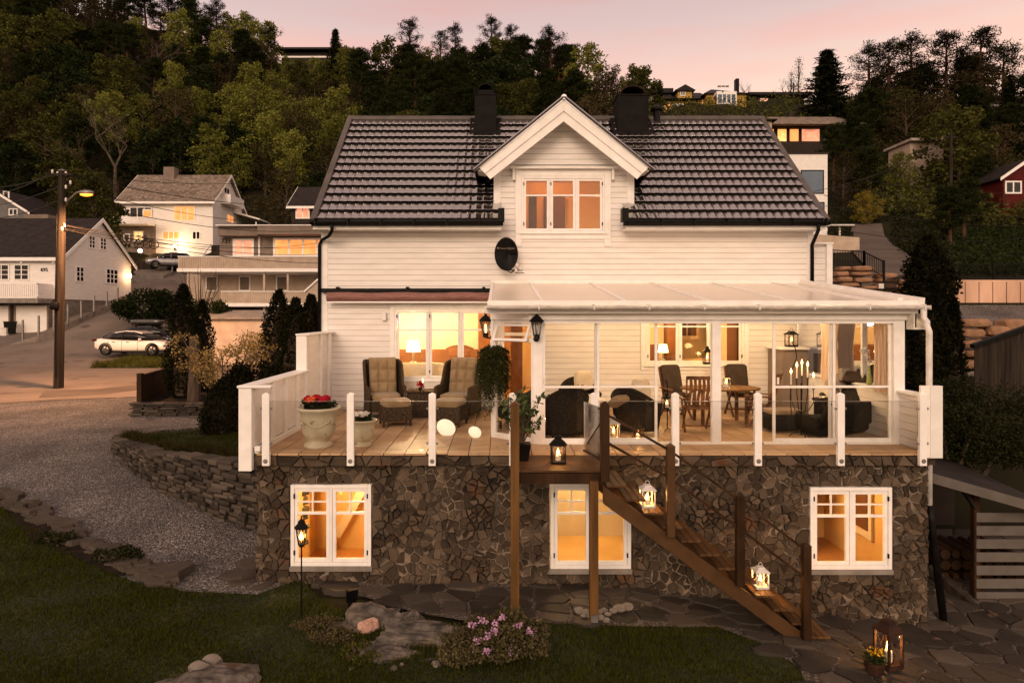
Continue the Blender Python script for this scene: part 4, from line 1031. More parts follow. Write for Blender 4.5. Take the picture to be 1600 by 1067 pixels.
m = MB(); m.box(4.7, 5.0, 17.9, 18.3, 2.25, 4.9); m.box(5.9, 6.05, 15.9, 16.6, 2.25, 4.9); m.box(5.16, 5.40, 18.46, 18.50, 3.85, 4.75); m.box(5.45, 5.69, 18.46, 18.50, 3.85, 4.75); m.build('inner_wall', 'interior_dark', kr)
m = MB(); m.box(3.3, 4.55, 18.3, 18.5, 2.25, 3.6); m.build('sideboard', 'interior_dark', kr)
point('room_light', (-2.35, 17.6, 4.3), 420, (1, .72, .40), .15); point('room_light', (-.4, 17.0, 4.4), 40, (1, .55, .2), .15)
point('room_light', (4.2, 17.2, 4.3), 150, (1, .58, .22), .15); point('room_light', (.55, 17.6, 3.6), 60, (1, .45, .10), .15)
def table_lamp(x, y, z, s, label):
 t = thing('table_lamp', label, 'table lamp', (x, y, z))
 m = MB(); m.lathe([(.09 * s, 0), (.09 * s, .02), (.03 * s, .05), (.02 * s, .30 * s)], (x, y, z), 12); m.build('lamp_base', 'galvanised', t)
 m = MB(); m.lathe([(.17 * s, .26 * s), (.12 * s, .52 * s)], (x, y, z), 20, cap=False); m.build('lamp_shade', 'lamp_shade', t, smooth=True)
table_lamp(wx(646, 16.3), 16.3, wz(567, 16.3), 1.1, 'white lit table lamp behind the sofa in the large terrace window')
table_lamp(wx(1036, 16.6), 16.6, wz(563, 16.6), .8, 'small lit table lamp in the kitchen window behind the dining chairs')
sf = thing('sofa', 'white sofa with rounded arm seen through the large terrace window', 'sofa', (-1.9, 16.1, 2.25))
m = MB(); m.cushion((-2.05, 15.95, 2.95), (1.5, .3, .62), e=.3); m.cushion((-1.30, 15.95, 2.88), (.55, .5, .55), e=.4); m.cushion((-2.0, 16.1, 2.55), (2.0, .7, .5), e=.3); m.build('sofa_back', 'fabric_white', sf, smooth=True)
m = MB(); m.lathe([(.16, 0), (.16, .28)], (0, 0, 0), 14)
o = m.build('sofa_arm', 'fabric_white', sf, smooth=True, local=True); o.rotation_euler = (R(90), 0, 0); o.location = (.95, -.1, .68)
# satellite dish
dish = thing('satellite_dish', 'dark oval satellite dish with receiver arms bolted to the white siding', 'satellite dish', (0.17, YW, 5.9))
m = MB(); c0 = Vector((wx(791, 15.0), 14.95, wz(398, 15.0))); RX, RZ = .275, .39
def dsh(u, v):
 a = 2 * math.pi * u; rr = v; return (c0.x + RX * rr * math.cos(a), c0.y - .10 * rr * rr + .02 * math.cos(a), c0.z + RZ * rr * math.sin(a))
m.grid(dsh, 32, 8); o = m.build('reflector', 'black_metal', dish, smooth=True); so_ = o.modifiers.new('t', 'SOLIDIFY'); so_.thickness = .012
m = MB(); m.tube([(c0.x - .1, YW - .02, c0.z - .18), (c0.x - .05, c0.y + .02, c0.z - .1)], .025, 8); m.tube([(c0.x, c0.y + .02, c0.z - .36), (c0.x + .1, c0.y - .35, c0.z - .45), (c0.x + .25, c0.y - .42, c0.z - .36)], .013, 6)
m.tube([(c0.x + .05, c0.y - .05, c0.z - .37), (c0.x + .36, c0.y - .38, c0.z - .40)], .01, 6); m.tube([(c0.x + .2, c0.y - .3, c0.z - .45), (c0.x + .4, c0.y - .4, c0.z - .46)], .009, 6); m.build('arm', 'black_metal', dish)
m = MB()
for dx_, dz in ((.24, -.30), (.32, -.37), (.22, -.42)): m.lathe([(.02, -.03), (.03, 0), (.03, .05), (.015, .06)], (c0.x + dx_, c0.y - .4, c0.z + dz), 10)
m.build('receiver', 'pvc_white', dish, smooth=True)
text('lettering', 'Canal Digital', (c0.x + .015, c0.y - .105, c0.z + .11), .068, 'wall_grey', dish)
m = MB(); m.lathe([(.022, 0), (.022, .004)], (0, 0, 0), 14); o = m.build('emblem', 'wall_grey', dish, local=True); o.rotation_euler = (R(90), 0, 0); o.location = Vector((c0.x - .195, c0.y - .11, c0.z + .135)) - Vector(dish.location)
# side screen of the porch on the right
m = MB(); siding(m, 7.62, 8.10, 5.0, 6.15, 15.9, pitch=.142); sc_ = m.build('porch_screen', ['white_siding', 'groove'], HOUSE)
m = MB(); m.box(8.10, 8.24, 15.82, 15.95, 3.5, 6.2); m.box(7.46, 8.26, 15.80, 15.97, 6.2, 6.24); m.box(7.5, 8.1, 15.921, 15.95, 3.5, 6.18); m.build('screen_post', 'white_trim_bright', HOUSE)
# ================================================================ glass sunroom in front of the house
SUN = thing('sunroom', 'white framed glass sunroom with opal lean-to roof on the terrace', 'sunroom', (3.6, 13.2, ZF))
YS = 11.15
def post(mb, px0, px1, Y, z0, z1, d=.09): mb.box(wx(px0, Y), wx(px1, Y), Y, Y + d, z0, z1)
ZT = 4.36
for a, b in ((833, 848), (1113, 1127), (1397, 1414)):
 m = MB(); post(m, a, b, YS, ZF, ZT, .11); m.build('post', 'white_trim_bright', SUN, bevel=.006)
XP0, XP1 = wx(840, YS), wx(1413, YS)
m = MB(); m.box(XP0 - .15, XP1 + .05, YS - .035, YS + .10, ZT, 4.56)
m.add([(-.16, 11.78, ZT), (.56, 11.13, ZT), (.56, 11.13, 4.56), (-.16, 11.78, 4.56), (-.16, 11.9, ZT), (.6, 11.25, ZT), (.6, 11.25, 4.56), (-.16, 11.9, 4.56)], [(0, 1, 2, 3), (4, 7, 6, 5), (0, 4, 5, 1), (3, 2, 6, 7)])
m.box(-.24, XP1 + .14, YS - .16, YS - .13, 4.47, 4.60)
m.build('beam', 'white_trim_bright', SUN, bevel=.006)
# sliding frames: left, stile, stile, right
def panel(x0, x1, z0, z1, Y, rail=None, fw=.045, parent=SUN, glass='pane', name='glazed_panel', bot=.075):
 m = MB(); y0, y1 = Y, Y + .04
 m.box(x0, x0 + fw, y0, y1, z0, z1); m.box(x1 - fw, x1, y0, y1, z0, z1); m.box(x0 + fw, x1 - fw, y0, y1, z0, z0 + bot); m.box(x0 + fw, x1 - fw, y0, y1, z1 - fw, z1)
 if rail: m.box(x0 + fw, x1 - fw, y0 + .004, y1 - .004, rail - .02, rail + .02)
 f = m.build(name, 'white_trim_bright', parent, bevel=.004)
 g = MB(); g.add([(x0 + fw, Y + .02, z0 + bot), (x1 - fw, Y + .02, z0 + bot), (x1 - fw, Y + .02, z1 - fw), (x0 + fw, Y + .02, z1 - fw)], [(0, 1, 2, 3)]); g.build('pane', glass, f)
 return f
RZ_ = 3.19
for a, b, rl, dy in ((848, 937, RZ_, .03), (930, 1029, RZ_, .075), (1019, 1113, None, .03), (1127, 1213, None, .075), (1209, 1307, RZ_, .03), (1299, 1397, RZ_, .075)):
 if (a, b) in ((1019, 1113), (1127, 1213)):
  continue
 panel(wx(a, YS), wx(b, YS), ZF + .02, ZT, YS + dy, rl)
# the middle panels stand open behind the neighbouring ones; only track and door handles show
m = MB(); m.box(XP0, XP1, YS - .013, YS + .133, ZF, ZF + .022); m.box(XP0, XP1, YS + .006, YS + .028, ZT - .06, ZT + .01); m.build('track', 'white_trim_bright', SUN)
m = MB()
for px in (851, 1024, 1216): m.box(wx(px, YS) - .012, wx(px, YS) + .012, YS - .01, YS + .03, 3.24, 3.36)
m.split('handle', 'white_paint', SUN, [wx(930, YS), wx(1100, YS)])
# angled corner light on the left, top-hung vent propped open
A, B = Vector((-.118, 11.78, 0)), Vector((wx(834, YS), YS + .02, 0)); dd = (B - A).normalized(); nn_ = Vector((dd.y, -dd.x, 0)); LL = (B - A).length
m = MB()
def P3(s, z, o=0): p = A + dd * s + nn_ * o; return (p.x, p.y, z)
def pbox(mb, s0, s1, z0, z1, o0, o1):
 mb.add([P3(s0, z0, o0), P3(s1, z0, o0), P3(s1, z0, o1), P3(s0, z0, o1), P3(s0, z1, o0), P3(s1, z1, o0), P3(s1, z1, o1), P3(s0, z1, o1)], [(0, 3, 2, 1), (4, 5, 6, 7), (0, 1, 5, 4), (1, 2, 6, 5), (2, 3, 7, 6), (3, 0, 4, 7)])
pbox(m, 0, .07, ZF, ZT, 0, -.06); pbox(m, LL - .06, LL, ZF, ZT, 0, -.06); pbox(m, .07, LL - .06, ZF, ZF + .10, 0, -.06); pbox(m, .07, LL - .06, ZT - .06, ZT, 0, -.06); pbox(m, .07, LL - .06, 3.97, 4.03, 0, -.06)
cl = m.build('corner_frame', 'white_trim_bright', SUN, fixn=True, bevel=.004)
g = MB(); g.add([P3(.07, ZF + .1, -.03), P3(LL - .06, ZF + .1, -.03), P3(LL - .06, 3.97, -.03), P3(.07, 3.97, -.03)], [(0, 1, 2, 3)]); g.build('pane', 'pane', cl)
m = MB(); o_ = .13
def P4(s, t):  # vent hung at the top, its foot pushed outwards
 return P3(s, 4.29 - t * .30, t * o_)
for s0, s1, t0, t1 in ((.08, .13, 0, 1), (LL - .12, LL - .07, 0, 1), (.13, LL - .12, 0, .14), (.13, LL - .12, .86, 1)):
 a = [P4(s0, t0), P4(s1, t0), P4(s1, t1), P4(s0, t1)]; b = [tuple(Vector(p) + nn_ * -.035) for p in a]
 m.add(a + b, [(0, 1, 2, 3), (7, 6, 5, 4), (0, 4, 5, 1), (1, 5, 6, 2), (2, 6, 7, 3), (3, 7, 4, 0)])
v_ = m.build('vent_window', 'white_trim_bright', SUN, fixn=True, bevel=.003)
g = MB(); g.add([P4(.13, .14), P4(LL - .12, .14), P4(LL - .12, .86), P4(.13, .86)], [(0, 1, 2, 3)]); g.build('pane', 'lantern_glass', v_)
m = MB(); m.box(-.15, -.09, 11.78, 11.86, ZF, 4.5); m.box(-.15, -.09, 11.86, YW - .04, ZF, ZF + .12); m.box(-.15, -.09, 11.86, YW - .04, 4.40, 4.50); m.box(-.15, -.09, 13.4, 13.5, ZF + .12, 4.4); m.build('side_frame', 'white_trim_bright', SUN)
g = MB(); g.add([(-.12, 11.86, ZF + .12), (-.12, 15.2, ZF + .12), (-.12, 15.2, 4.4), (-.12, 11.86, 4.4)], [(0, 1, 2, 3)]); g.build('side_pane', 'pane', SUN)
# right-hand side wall: weatherboard below, windows with curtains above
XS = XP1 - .02
m = MB(); siding(m, YB + .05, YW - .02, ZF + .02, 3.10, XS - .06, axis='x'); o = m.build('side_wall', ['white_siding', 'groove'], SUN)
m = MB(); m.box(XS - .055, XS + .09, YB - .02, YW - .02, ZF, 3.10); m.box(XS - .12, XS + .11, YB - .04, YW - .02, 3.10, 3.14); m.build('side_sill', 'white_trim_bright', SUN, bevel=.004)
m = MB()
for y in (12.35, 12.6 + 1.0, 15.0): m.box(XS - .03, XS + .06, y, y + .06, 3.14, 4.55)
m.box(XS - .03, XS + .06, YS + .1, YW - .02, 4.38, 4.75); m.build('side_mullion', 'white_trim_bright', SUN)
g = MB(); g.add([(XS + .02, YS + .11, 3.14), (XS + .02, YW, 3.14), (XS + .02, YW, 4.4), (XS + .02, YS + .11, 4.4)], [(0, 1, 2, 3)]); g.build('side_pane', 'pane', SUN)
m = MB(); m.prism([(YS, 4.56), (YW, 4.75), (YW, 5.1), (YS, 4.6)], XS - .01, XS + .05, 'x'); m.build('gable_panel', 'white_trim_bright', SUN)
# knee wall beyond the side wall carrying the back window of the sunroom bay
# the roof: opal sheets between white bars
X0r, X1r, Yr0, Yr1, Zr0, Zr1 = -.20, 7.17, 10.93, YW - .03, 4.665, 5.20
def PR(x, t, h=0): return (x, Yr0 + (Yr1 - Yr0) * t, Zr0 + (Zr1 - Zr0) * t + h)
bars = [-.16, .73, 2.15, 3.6, 5.05, 6.5, 7.12]
for a, b in zip(bars, bars[1:]):
 m = MB(); m.add([PR(a, 0), PR(b, 0), PR(b, 1), PR(a, 1), PR(a, 0, -.016), PR(b, 0, -.016), PR(b, 1, -.016), PR(a, 1, -.016)], [(0, 1, 2, 3), (7, 6, 5, 4), (0, 4, 5, 1)]); m.build('roof_panel', 'roof_panel_opal', SUN)
for x in bars:
 m = MB(); m.beam(PR(x, -.005, .01), PR(x, 1, .01), .055, .045); m.build('roof_bar', 'white_trim_bright', SUN)
for x in bars:
 m = MB(); m.beam(PR(x, .02, -.075), PR(x, 1, -.075), .05, .11); m.build('rafter', 'white_paint', SUN)
m = MB(); m.box(X0r, X1r + .05, YW - .06, YW - .03, 5.16, 5.27); m.box(X0r, X1r + .08, Yr0 - .03, Yr0 + .01, Zr0 - .05, Zr0 + .03)
m.beam(PR(7.19, -.01, .0), PR(7.19, 1.0, .0), .10, .16); m.build('roof_edge', 'white_trim_bright', SUN)
m = MB(); pr = [(Yr0 - .09 + .06 * math.cos(t), 4.60 + .06 * math.sin(t)) for t in [math.pi + math.pi * k / 8 for k in range(9)]]
pr = pr + [(Yr0 - .09 + (p[0] - Yr0 + .09) * .88, p[1] + .006) for p in reversed(pr)]; m.prism(pr, -.22, 7.28, 'x'); m.box(-.22, -.21, Yr0 - .15, Yr0 - .03, 4.54, 4.61); m.box(7.27, 7.28, Yr0 - .15, Yr0 - .03, 4.54, 4.61)
for k in range(8): m.box(.66 + k * .93, .685 + k * .93, Yr0 - .155, Yr0 - .02, 4.535, 4.63)
m.build('gutter', 'pvc_white', SUN)
m = MB(); yd = 10.72; xd = wx(1450, yd) + .02
m.tube([(7.19, 10.84, 4.56), (7.19, 10.84, 4.40), (7.22, 10.8, 4.33), (xd - .04, yd, 4.27), (xd, yd, 4.17), (xd, yd, 3.2), (xd, yd, 1.25)], .048, 10); m.build('downpipe', 'pvc_white', SUN, smooth=True)
m = MB(); m.tube([(xd, yd, 1.27), (xd + .02, yd - .02, 1.0), (xd + .17, yd - .1, -.6)], .058, 10); m.build('drain_pipe', 'black_metal', SUN, smooth=True)
m = MB(); m.box(7.09, 7.30, 10.95, 11.15, 4.20, 4.235); m.box(7.09, 7.115, 10.95, 11.15, 4.235, 4.47); m.box(7.27, 7.30, 10.95, 11.15, 4.235, 4.47); m.build('eaves_box', 'pvc_white', SUN)

# curtains
def curtain(y0, y1, label, tie=.55):
 m = MB(); x = XS - .16
 def f(u, v):
  z = 3.05 + 1.3 * v; k = 1 - .35 * math.sin(math.pi * min(1, max(0, (1 - v) * 1.1))) ** 2 * tie
  return (x + .03 * math.sin(u * 40) + .01 * math.sin(u * 17 + v * 3), (y0 + y1) / 2 + (u - .5) * (y1 - y0) * k, z)
 m.grid(f, 60, 12); o = m.build('curtain', 'curtain', smooth=True); tag(o, label, 'curtain')
curtain(11.30, 11.75, 'salmon curtain nearest the front corner post of the sunroom'); curtain(13.0, 13.7, 'pale curtain hanging behind the lounge chair in the sunroom')

# ================================================================ balustrade
BAL = thing('glass_railing', 'glass balustrade with white posts bolted to the front edge of the terrace', 'railing', (1.5, 10.4, ZF))
YG = 10.40
def rpost(xc, bolt=True, z0=2.02, top=3.17, w=.115):
 m = MB(); z0 = 2.02; m.box(xc - w / 2, xc + w / 2, YG - .105, YG - .035, z0, top); m.add([(xc - w / 2, YG - .105, top), (xc + w / 2, YG - .105, top), (xc + w / 2, YG - .035, top), (xc - w / 2, YG - .035, top), (xc, YG - .07, top + .035)], [(0, 1, 4), (1, 2, 4), (2, 3, 4), (3, 0, 4)])
 p = m.build('post', 'white_trim_bright', BAL, bevel=.008)
 b = MB(); b.lathe([(.036, 0), (.036, .008), (.026, .009), (.026, .013)], (0, 0, 0), 18); o = b.build('bolt', 'galvanised', p, local=True); o.rotation_euler = (R(90), 0, 0); w_ = worldloc(p); o.location = Vector((xc, YG - .105, 2.10)) - w_
 b = MB()
 for z in (2.38, 2.94):
  for sx in (-1, 1): b.ball((xc + sx * (w / 2 + .022), YG - .075, z), .022, 8)
 b.build('glass_clamp', 'galvanised', p, smooth=True)
pxs = [548, 675.5, 801, 927.5, 1055, 1184, 1313, 1441]
XPs = [wx(p, YG - .07) for p in pxs]
for x in XPs: rpost(x)
rpost(wx(416, YG - .07), w=.12)
ends = [wx(416, YG)] + XPs
for i, (a, b) in enumerate(zip(ends, ends[1:])):
 if i == 3: continue
 m = MB(); m.box(a + .075, b - .075, YG - .078, YG - .068, 2.27, 3.055)
 g = m.build('glass_pane', 'rail_glass', BAL)
 m = MB(); m.box(a + .075, b - .075, YG - .0785, YG - .0675, 3.055, 3.061); m.build('glass_edge', 'galvanised', g)
# pane standing open beside the stair opening
m = MB(); m.add([(1.36, 10.33, 2.25), (1.58, 9.55, 2.22), (1.58, 9.55, 3.05), (1.36, 10.33, 3.05), (1.37, 10.333, 2.25), (1.59, 9.553, 2.22), (1.59, 9.553, 3.05), (1.37, 10.333, 3.05)], [(0, 1, 2, 3), (7, 6, 5, 4), (3, 2, 6, 7), (0, 4, 5, 1)])
g = m.build('side_glass', 'rail_glass', BAL)
m = MB(); m.tube([(1.36, 10.3, 2.27), (1.60, 9.5, 2.27)], .018, 6); m.tube([(1.40, 10.2, 2.4), (1.60, 9.5, 3.0)], .01, 6); m.build('glass_frame', 'wood_dark', g)
for z in (2.4, 2.95):
 m = MB(); m.ball((1.57, 9.5, z), .028, 8); m.build('clamp', 'pvc_white', g, smooth=True)

# left side screen: stepped white boarded parapet
SCR = thing('terrace_screen', 'stepped white boarded screen along the side of the terrace by the shrubs', 'screen', (-3.97, 12.5, ZF))
y0, ym, y1 = YG - .02, 13.2, YW - .05
m = MB(); m.box(-4.19, -3.98, y0 - .1, y0, 1.94, 3.27); m.build('post', 'white_trim_bright', SCR, bevel=.008)
m = MB(); m.box(-4.19, -3.97, ym, ym + .12, 2.0, 4.02); m.build('post', 'white_trim_bright', SCR, bevel=.008)
m = MB(); m.box(-4.21, -3.66, y0 - .12, y0 + .02, 3.275, 3.315); m.box(-4.2, -3.92, y0 + .02, ym + .1, 3.275, 3.315); m.box(-4.2, -3.90, ym - .02, y1, 4.025, 4.06); m.build('cap_rail', 'white_trim_bright', SCR, bevel=.01)
m = MB(); m.box(-4.0, -3.97, y0, ym, 2.3, 3.27); m.box(-4.0, -3.97, ym + .12, y1, 2.3, 4.02); m.build('panel', 'white_siding', SCR)
m = MB(); m.box(-3.97, -3.9, y0, y1, 2.2, 2.29); m.box(-3.95, -3.86, y0 - .06, y0 + .02, 2.25, 2.33); m.build('bottom_rail', 'white_trim_bright', SCR, bevel=.006)
for y, zt in ((11.1, 3.27), (11.75, 3.27), (12.45, 3.27), (13.0, 3.27), (14.1, 4.02), (14.75, 4.02)):
 m = MB(); m.box(-3.968, -3.92, y, y + .13, 2.29, zt); m.build('batten', 'white_trim_bright', SCR, bevel=.004)
# right end: boxed screen
BX = thing('end_screen', 'tall white boarded end panel on the terrace corner next to the downpipe', 'screen', (7.1, 10.4, ZF))
m = MB(); m.box(wx(1438, YG), wx(1470, YG), YG - .02, YG + .035, 2.13, 3.30); m.build('board', 'white_trim_bright', BX, bevel=.006)
m = MB(); m.box(wx(1452, YG), wx(1471, YG), YG - .033, YG - .02, 2.13, 3.30); m.build('cover_strip', 'white_paint', BX, bevel=.003)

# ================================================================ timber stairs
ST = thing('wooden_stairs', 'brown timber stairs with landing running down along the stone basement', 'stairs', (3.2, 9.75, 0))
YA, YC = 9.26, 10.22
def wpost(x, Y, z0, z1, w=.125, mat='wood_stain', cap=False, name='post'):
 m = MB(); m.box(x - w / 2, x + w / 2, Y - w / 2, Y + w / 2, z0, z1)
 if cap: m.add([(x - w / 2 - .012, Y - w / 2 - .012, z1), (x + w / 2 + .012, Y - w / 2 - .012, z1), (x + w / 2 + .012, Y + w / 2 + .012, z1), (x - w / 2 - .012, Y + w / 2 + .012, z1), (x, Y, z1 + .05)], [(0, 1, 4), (1, 2, 4), (2, 3, 4), (3, 0, 4), (3, 2, 1, 0)])
 return m.build(name, mat, ST, bevel=.01)
x1_ = wx(804.5, YA); x2_ = wx(928, YA); x3_ = wx(944.5, YA)
wpost(x1_, YA, .02, 3.16, .125, cap=True); wpost(x2_, YA + .03, .02, 2.05, .125); wpost(x3_, YA - .02, 2.05, 3.16, .125, 'wood_dark', True, 'newel')
for x in (x1_, x2_):
 m = MB(); m.box(x - .05, x + .05, YA - .075, YA - .066, .0, .14); m.build('post_shoe', 'galvanised', ST)
nb = 8
for k in range(nb):
 a = .06 + YA; wd = (10.36 - a) / nb; m = MB(); m.box(x1_ + .07, 1.60, a + wd * k + .004, a + wd * (k + 1) - .004, 2.155, 2.185); m.build('landing_board', 'wood_board', ST, bevel=.004)
m = MB(); m.box(x1_ + .065, 1.5, YA + .02, YA + .06, 2.0, 2.15); m.box(.3, 1.45, 10.0, 10.05, 1.96, 2.15); m.box(.82, .87, YA + .0, 10.0, 2.01, 2.12); m.build('landing_joist', 'wood_dark', ST)
NS = 12; RUN = .268; RISE = .199; XS0 = 1.56; ZS0 = 2.185
for i in range(NS):
 xa = XS0 + RUN * i; z = ZS0 - RISE * (i + 1)
 t = MB()
 for k in range(3): t.box(xa + .003 + k * .098, xa + .003 + k * .098 + .090, YA + .0, YC, z - .034, z)
 tr = t.build('tread', 'wood_board', ST, bevel=.005)
for Y in (YA + .05, YC - .07):
 m = MB(); za, zb = ZS0 - .06, ZS0 - RISE * NS - .02; xa, xb = XS0 - .02, XS0 + RUN * NS
 za = ZS0 - RISE - .037; zb = za - RISE * (NS - .3); m.prism([(xa - .03, za + .02), (xb - .3 * RUN, zb), (xb - .3 * RUN, zb - .24), (xa - .03, za - .24)], Y, Y + .05); m.build('stringer', 'wood_board', ST, fixn=True, bevel=.006)
for i, (p0, p1, pt, pb) in enumerate(((1041, 1054, 697, 838), (1149, 1163, 775, 915), (1252, 1267, 852, 1003))):
 Y = YA - .03; x = wx((p0 + p1) / 2, Y); wpost(x, Y, wz(pb, Y), wz(pt, Y), .115, 'wood_dark' if i else 'wood_board', True, 'baluster_post')
for off in (0, .40):
 pts = [(x3_, YA - .02, 3.03 - off)] + [(wx((a + b) / 2, YA - .03), YA - .03, wz(t, YA) - .06 - off) for a, b, t in ((1041, 1054, 697), (1149, 1163, 775), (1252, 1267, 852))]
 m = MB()
 for a, b in zip(pts, pts[1:]): m.beam(a, b, .03, .035)
 m.build('handrail', 'wood_dark', ST)

# ================================================================ lanterns
def lantern(loc, w=.17, h=.30, mat='black_metal', label='', flame='flame', e=3.5, roofm=None, rz=0, col=(1, .48, .13), style='pitched', candle=True):
 t = thing('lantern', label, 'lantern', loc, 0)
 x, y, z = 0, 0, 0; b = w / 2; rm = roofm or mat
 def bld(m, n_, mt, p=t, **k): o = m.build(n_, mt, p, local=True, **k); return o
 m = MB(); m.box(-b, b, -b, b, 0, .03 * h / .3); bld(m, 'base', mat, bevel=.003)
 hb = h * .66; m = MB(); q = .008 if w < .24 else .015
 for sx in (-1, 1):
  for sy in (-1, 1): m.box(sx * b * .92 - q, sx * b * .92 + q, sy * b * .92 - q, sy * b * .92 + q, .02, hb)
 for sx in (-1, 1):
  m.beam((-b * .9, sx * b * .94, .03), (b * .9, sx * b * .94, hb), .004, .004); m.beam((b * .9, sx * b * .94, .03), (-b * .9, sx * b * .94, hb), .004, .004)
 bld(m, 'frame', mat)
 g = MB(); k = b * .9
 g.add([(-k, -k, .03), (k, -k, .03), (k, -k, hb), (-k, -k, hb), (-k, k, .03), (k, k, .03), (k, k, hb), (-k, k, hb)], [(0, 1, 2, 3), (1, 5, 6, 2), (5, 4, 7, 6), (4, 0, 3, 7)]); bld(g, 'glass', 'lantern_glass')
 r_m = MB(); c = b * 1.12
 if style != 'round':
  r_m.loft([[(-c, -c, hb), (c, -c, hb), (c, c, hb), (-c, c, hb)], [(-c, -c, hb + .015), (c, -c, hb + .015), (c, c, hb + .015), (-c, c, hb + .015)], [(-c * .5, -c * .5, hb + h * .14), (c * .5, -c * .5, hb + h * .14), (c * .5, c * .5, hb + h * .14), (-c * .5, c * .5, hb + h * .14)], [(-c * .42, -c * .42, hb + h * .2), (c * .42, -c * .42, hb + h * .2), (c * .42, c * .42, hb + h * .2), (-c * .42, c * .42, hb + h * .2)]])
 else:
  r_m.lathe([(c * 1.15, hb), (c * 1.1, hb + h * .04), (c * .7, hb + h * .16), (c * .45, hb + h * .22), (c * .45, hb + h * .30), (c * .3, hb + h * .34)], (0, 0, 0), 4 if style == 'square' else 18)
 rf = bld(r_m, 'lid', rm)
 m = MB(); m.tube([(b * .35 * math.cos(a), 0, hb + h * .2 + b * .6 * math.sin(a)) for a in [math.pi * k / 8 for k in range(9)]], .005, 6); bld(m, 'ring_handle', rm)
 m = MB(); m.lathe([(w * .2, .03), (w * .2, h * .28), (w * .17, h * .30)], (0, 0, 0), 14); cd = bld(m, 'candle', 'candle_wax', smooth=False)
 m = MB(); m.lathe([(.002, h * .30), (w * .11, h * .35), (w * .09, h * .41), (.002, h * .54)], (0, 0, 0), 10); fl = bld(m, 'flame', flame, cd, smooth=True)
 t.rotation_euler = (0, 0, rz)
 p = point('lantern_light', (0, 0, 0), e * 2.2, col, .02); p.parent = t; p.location = (0, 0, h * .5)
 return t
lantern((wx(872, 9.8), 9.8, 2.187), .22, .42, label='dark bronze lantern with lit candle standing on the stair landing', style='round', e=5)
lantern((wx(1011, 9.6), 9.58, ZS0 - RISE * 3), .20, .38, 'pvc_white', 'white metal lantern glowing on the upper steps of the wooden stairs', e=6, flame='flame')
lantern((wx(1188, 9.55), 9.55, ZS0 - RISE * 9), .19, .36, 'pvc_white', 'white metal lantern glowing on the lower steps of the wooden stairs', e=5)
pL = G(1388, 1052); lantern((pL.x, pL.y, pL.z + .1), .25, .74, 'rust_metal', 'tall dark lantern on the flagstones at the foot of the garden path', e=9, style='square', rz=.3)
lantern((wx(958, 11.6), 11.55, ZF), .19, .44, 'pvc_white', 'tall cream lantern on the sunroom floor behind the glass', e=3)
lantern((wx(996, 11.55), 11.5, ZF), .18, .32, 'wicker', 'squat lantern with lit candles on the sunroom floor beside the tall cream one', e=3)
lh = lantern((wx(1042, 12.6), 12.6, 2.60), .17, .32, label='dark lantern hanging from a hooked stand inside the sunroom', e=1.5, style='round')
# shepherd's hook stand
sh = thing('hook_stand', 'thin black shepherd hook stand holding the small lantern', 'stand', (1042 and wx(1046, 12.5), 12.5, ZF))
m = MB(); bx = wx(1046, 12.5); m.tube([(bx, 12.66, ZF), (bx, 12.66, 3.1), (bx - .03, 12.62, 3.18), (bx - .06, 12.6, 3.1)], .010, 6); m.build('rod', 'black_metal', sh); m = MB(); m.tube([(bx - .12, 12.4, ZF + .01), (bx, 12.66, ZF + .01), (bx + .12, 12.4, ZF + .01)], .008, 6); m.build('foot', 'black_metal', sh)
# garden lantern on a stick
pg = G(471, 968); GL = thing('garden_lantern', 'small coach lantern with lit candle on a thin black garden stake', 'lantern', (pg.x, pg.y, pg.z))
zt = wz(855, pg.y); m = MB(); m.tube([(pg.x, pg.y, pg.z), (pg.x + .0, pg.y, zt)], .011, 8); m.build('stake', 'black_metal', GL)
s_ = pg.y / 1000.
m = MB(); m.lathe([(.012, 0), (.045, .03), (.05, .04), (.05, .05)], (pg.x, pg.y, zt), 6); m.build('cup', 'black_metal', GL); m = MB(); m.lathe([(.10, .285), (.105, .30), (.075, .33), (.05, .36), (.055, .375), (.03, .40), (.01, .42), (.014, .44), (.002, .47)], (pg.x, pg.y, zt), 12); m.build('cap', 'black_metal', GL)
m = MB()
for k in range(6):
 a = math.pi * k / 3; m.tube([(pg.x + .045 * math.cos(a), pg.y + .045 * math.sin(a), zt + .04), (pg.x + .085 * math.cos(a), pg.y + .085 * math.sin(a), zt + .29)], .006, 5)
m.build('frame', 'black_metal', GL)
m = MB(); m.lathe([(.045, .05), (.082, .285)], (pg.x, pg.y, zt), 6, cap=False); m.build('glass', 'pane', GL)
m = MB(); m.lathe([(.002, .10), (.028, .13), (.028, .17), (.002, .23)], (pg.x, pg.y, zt), 10); m.build('flame', 'flame', GL, smooth=True); point('candle_light', (pg.x, pg.y, zt + .2), 2, (1, .5, .15), .02, GL)
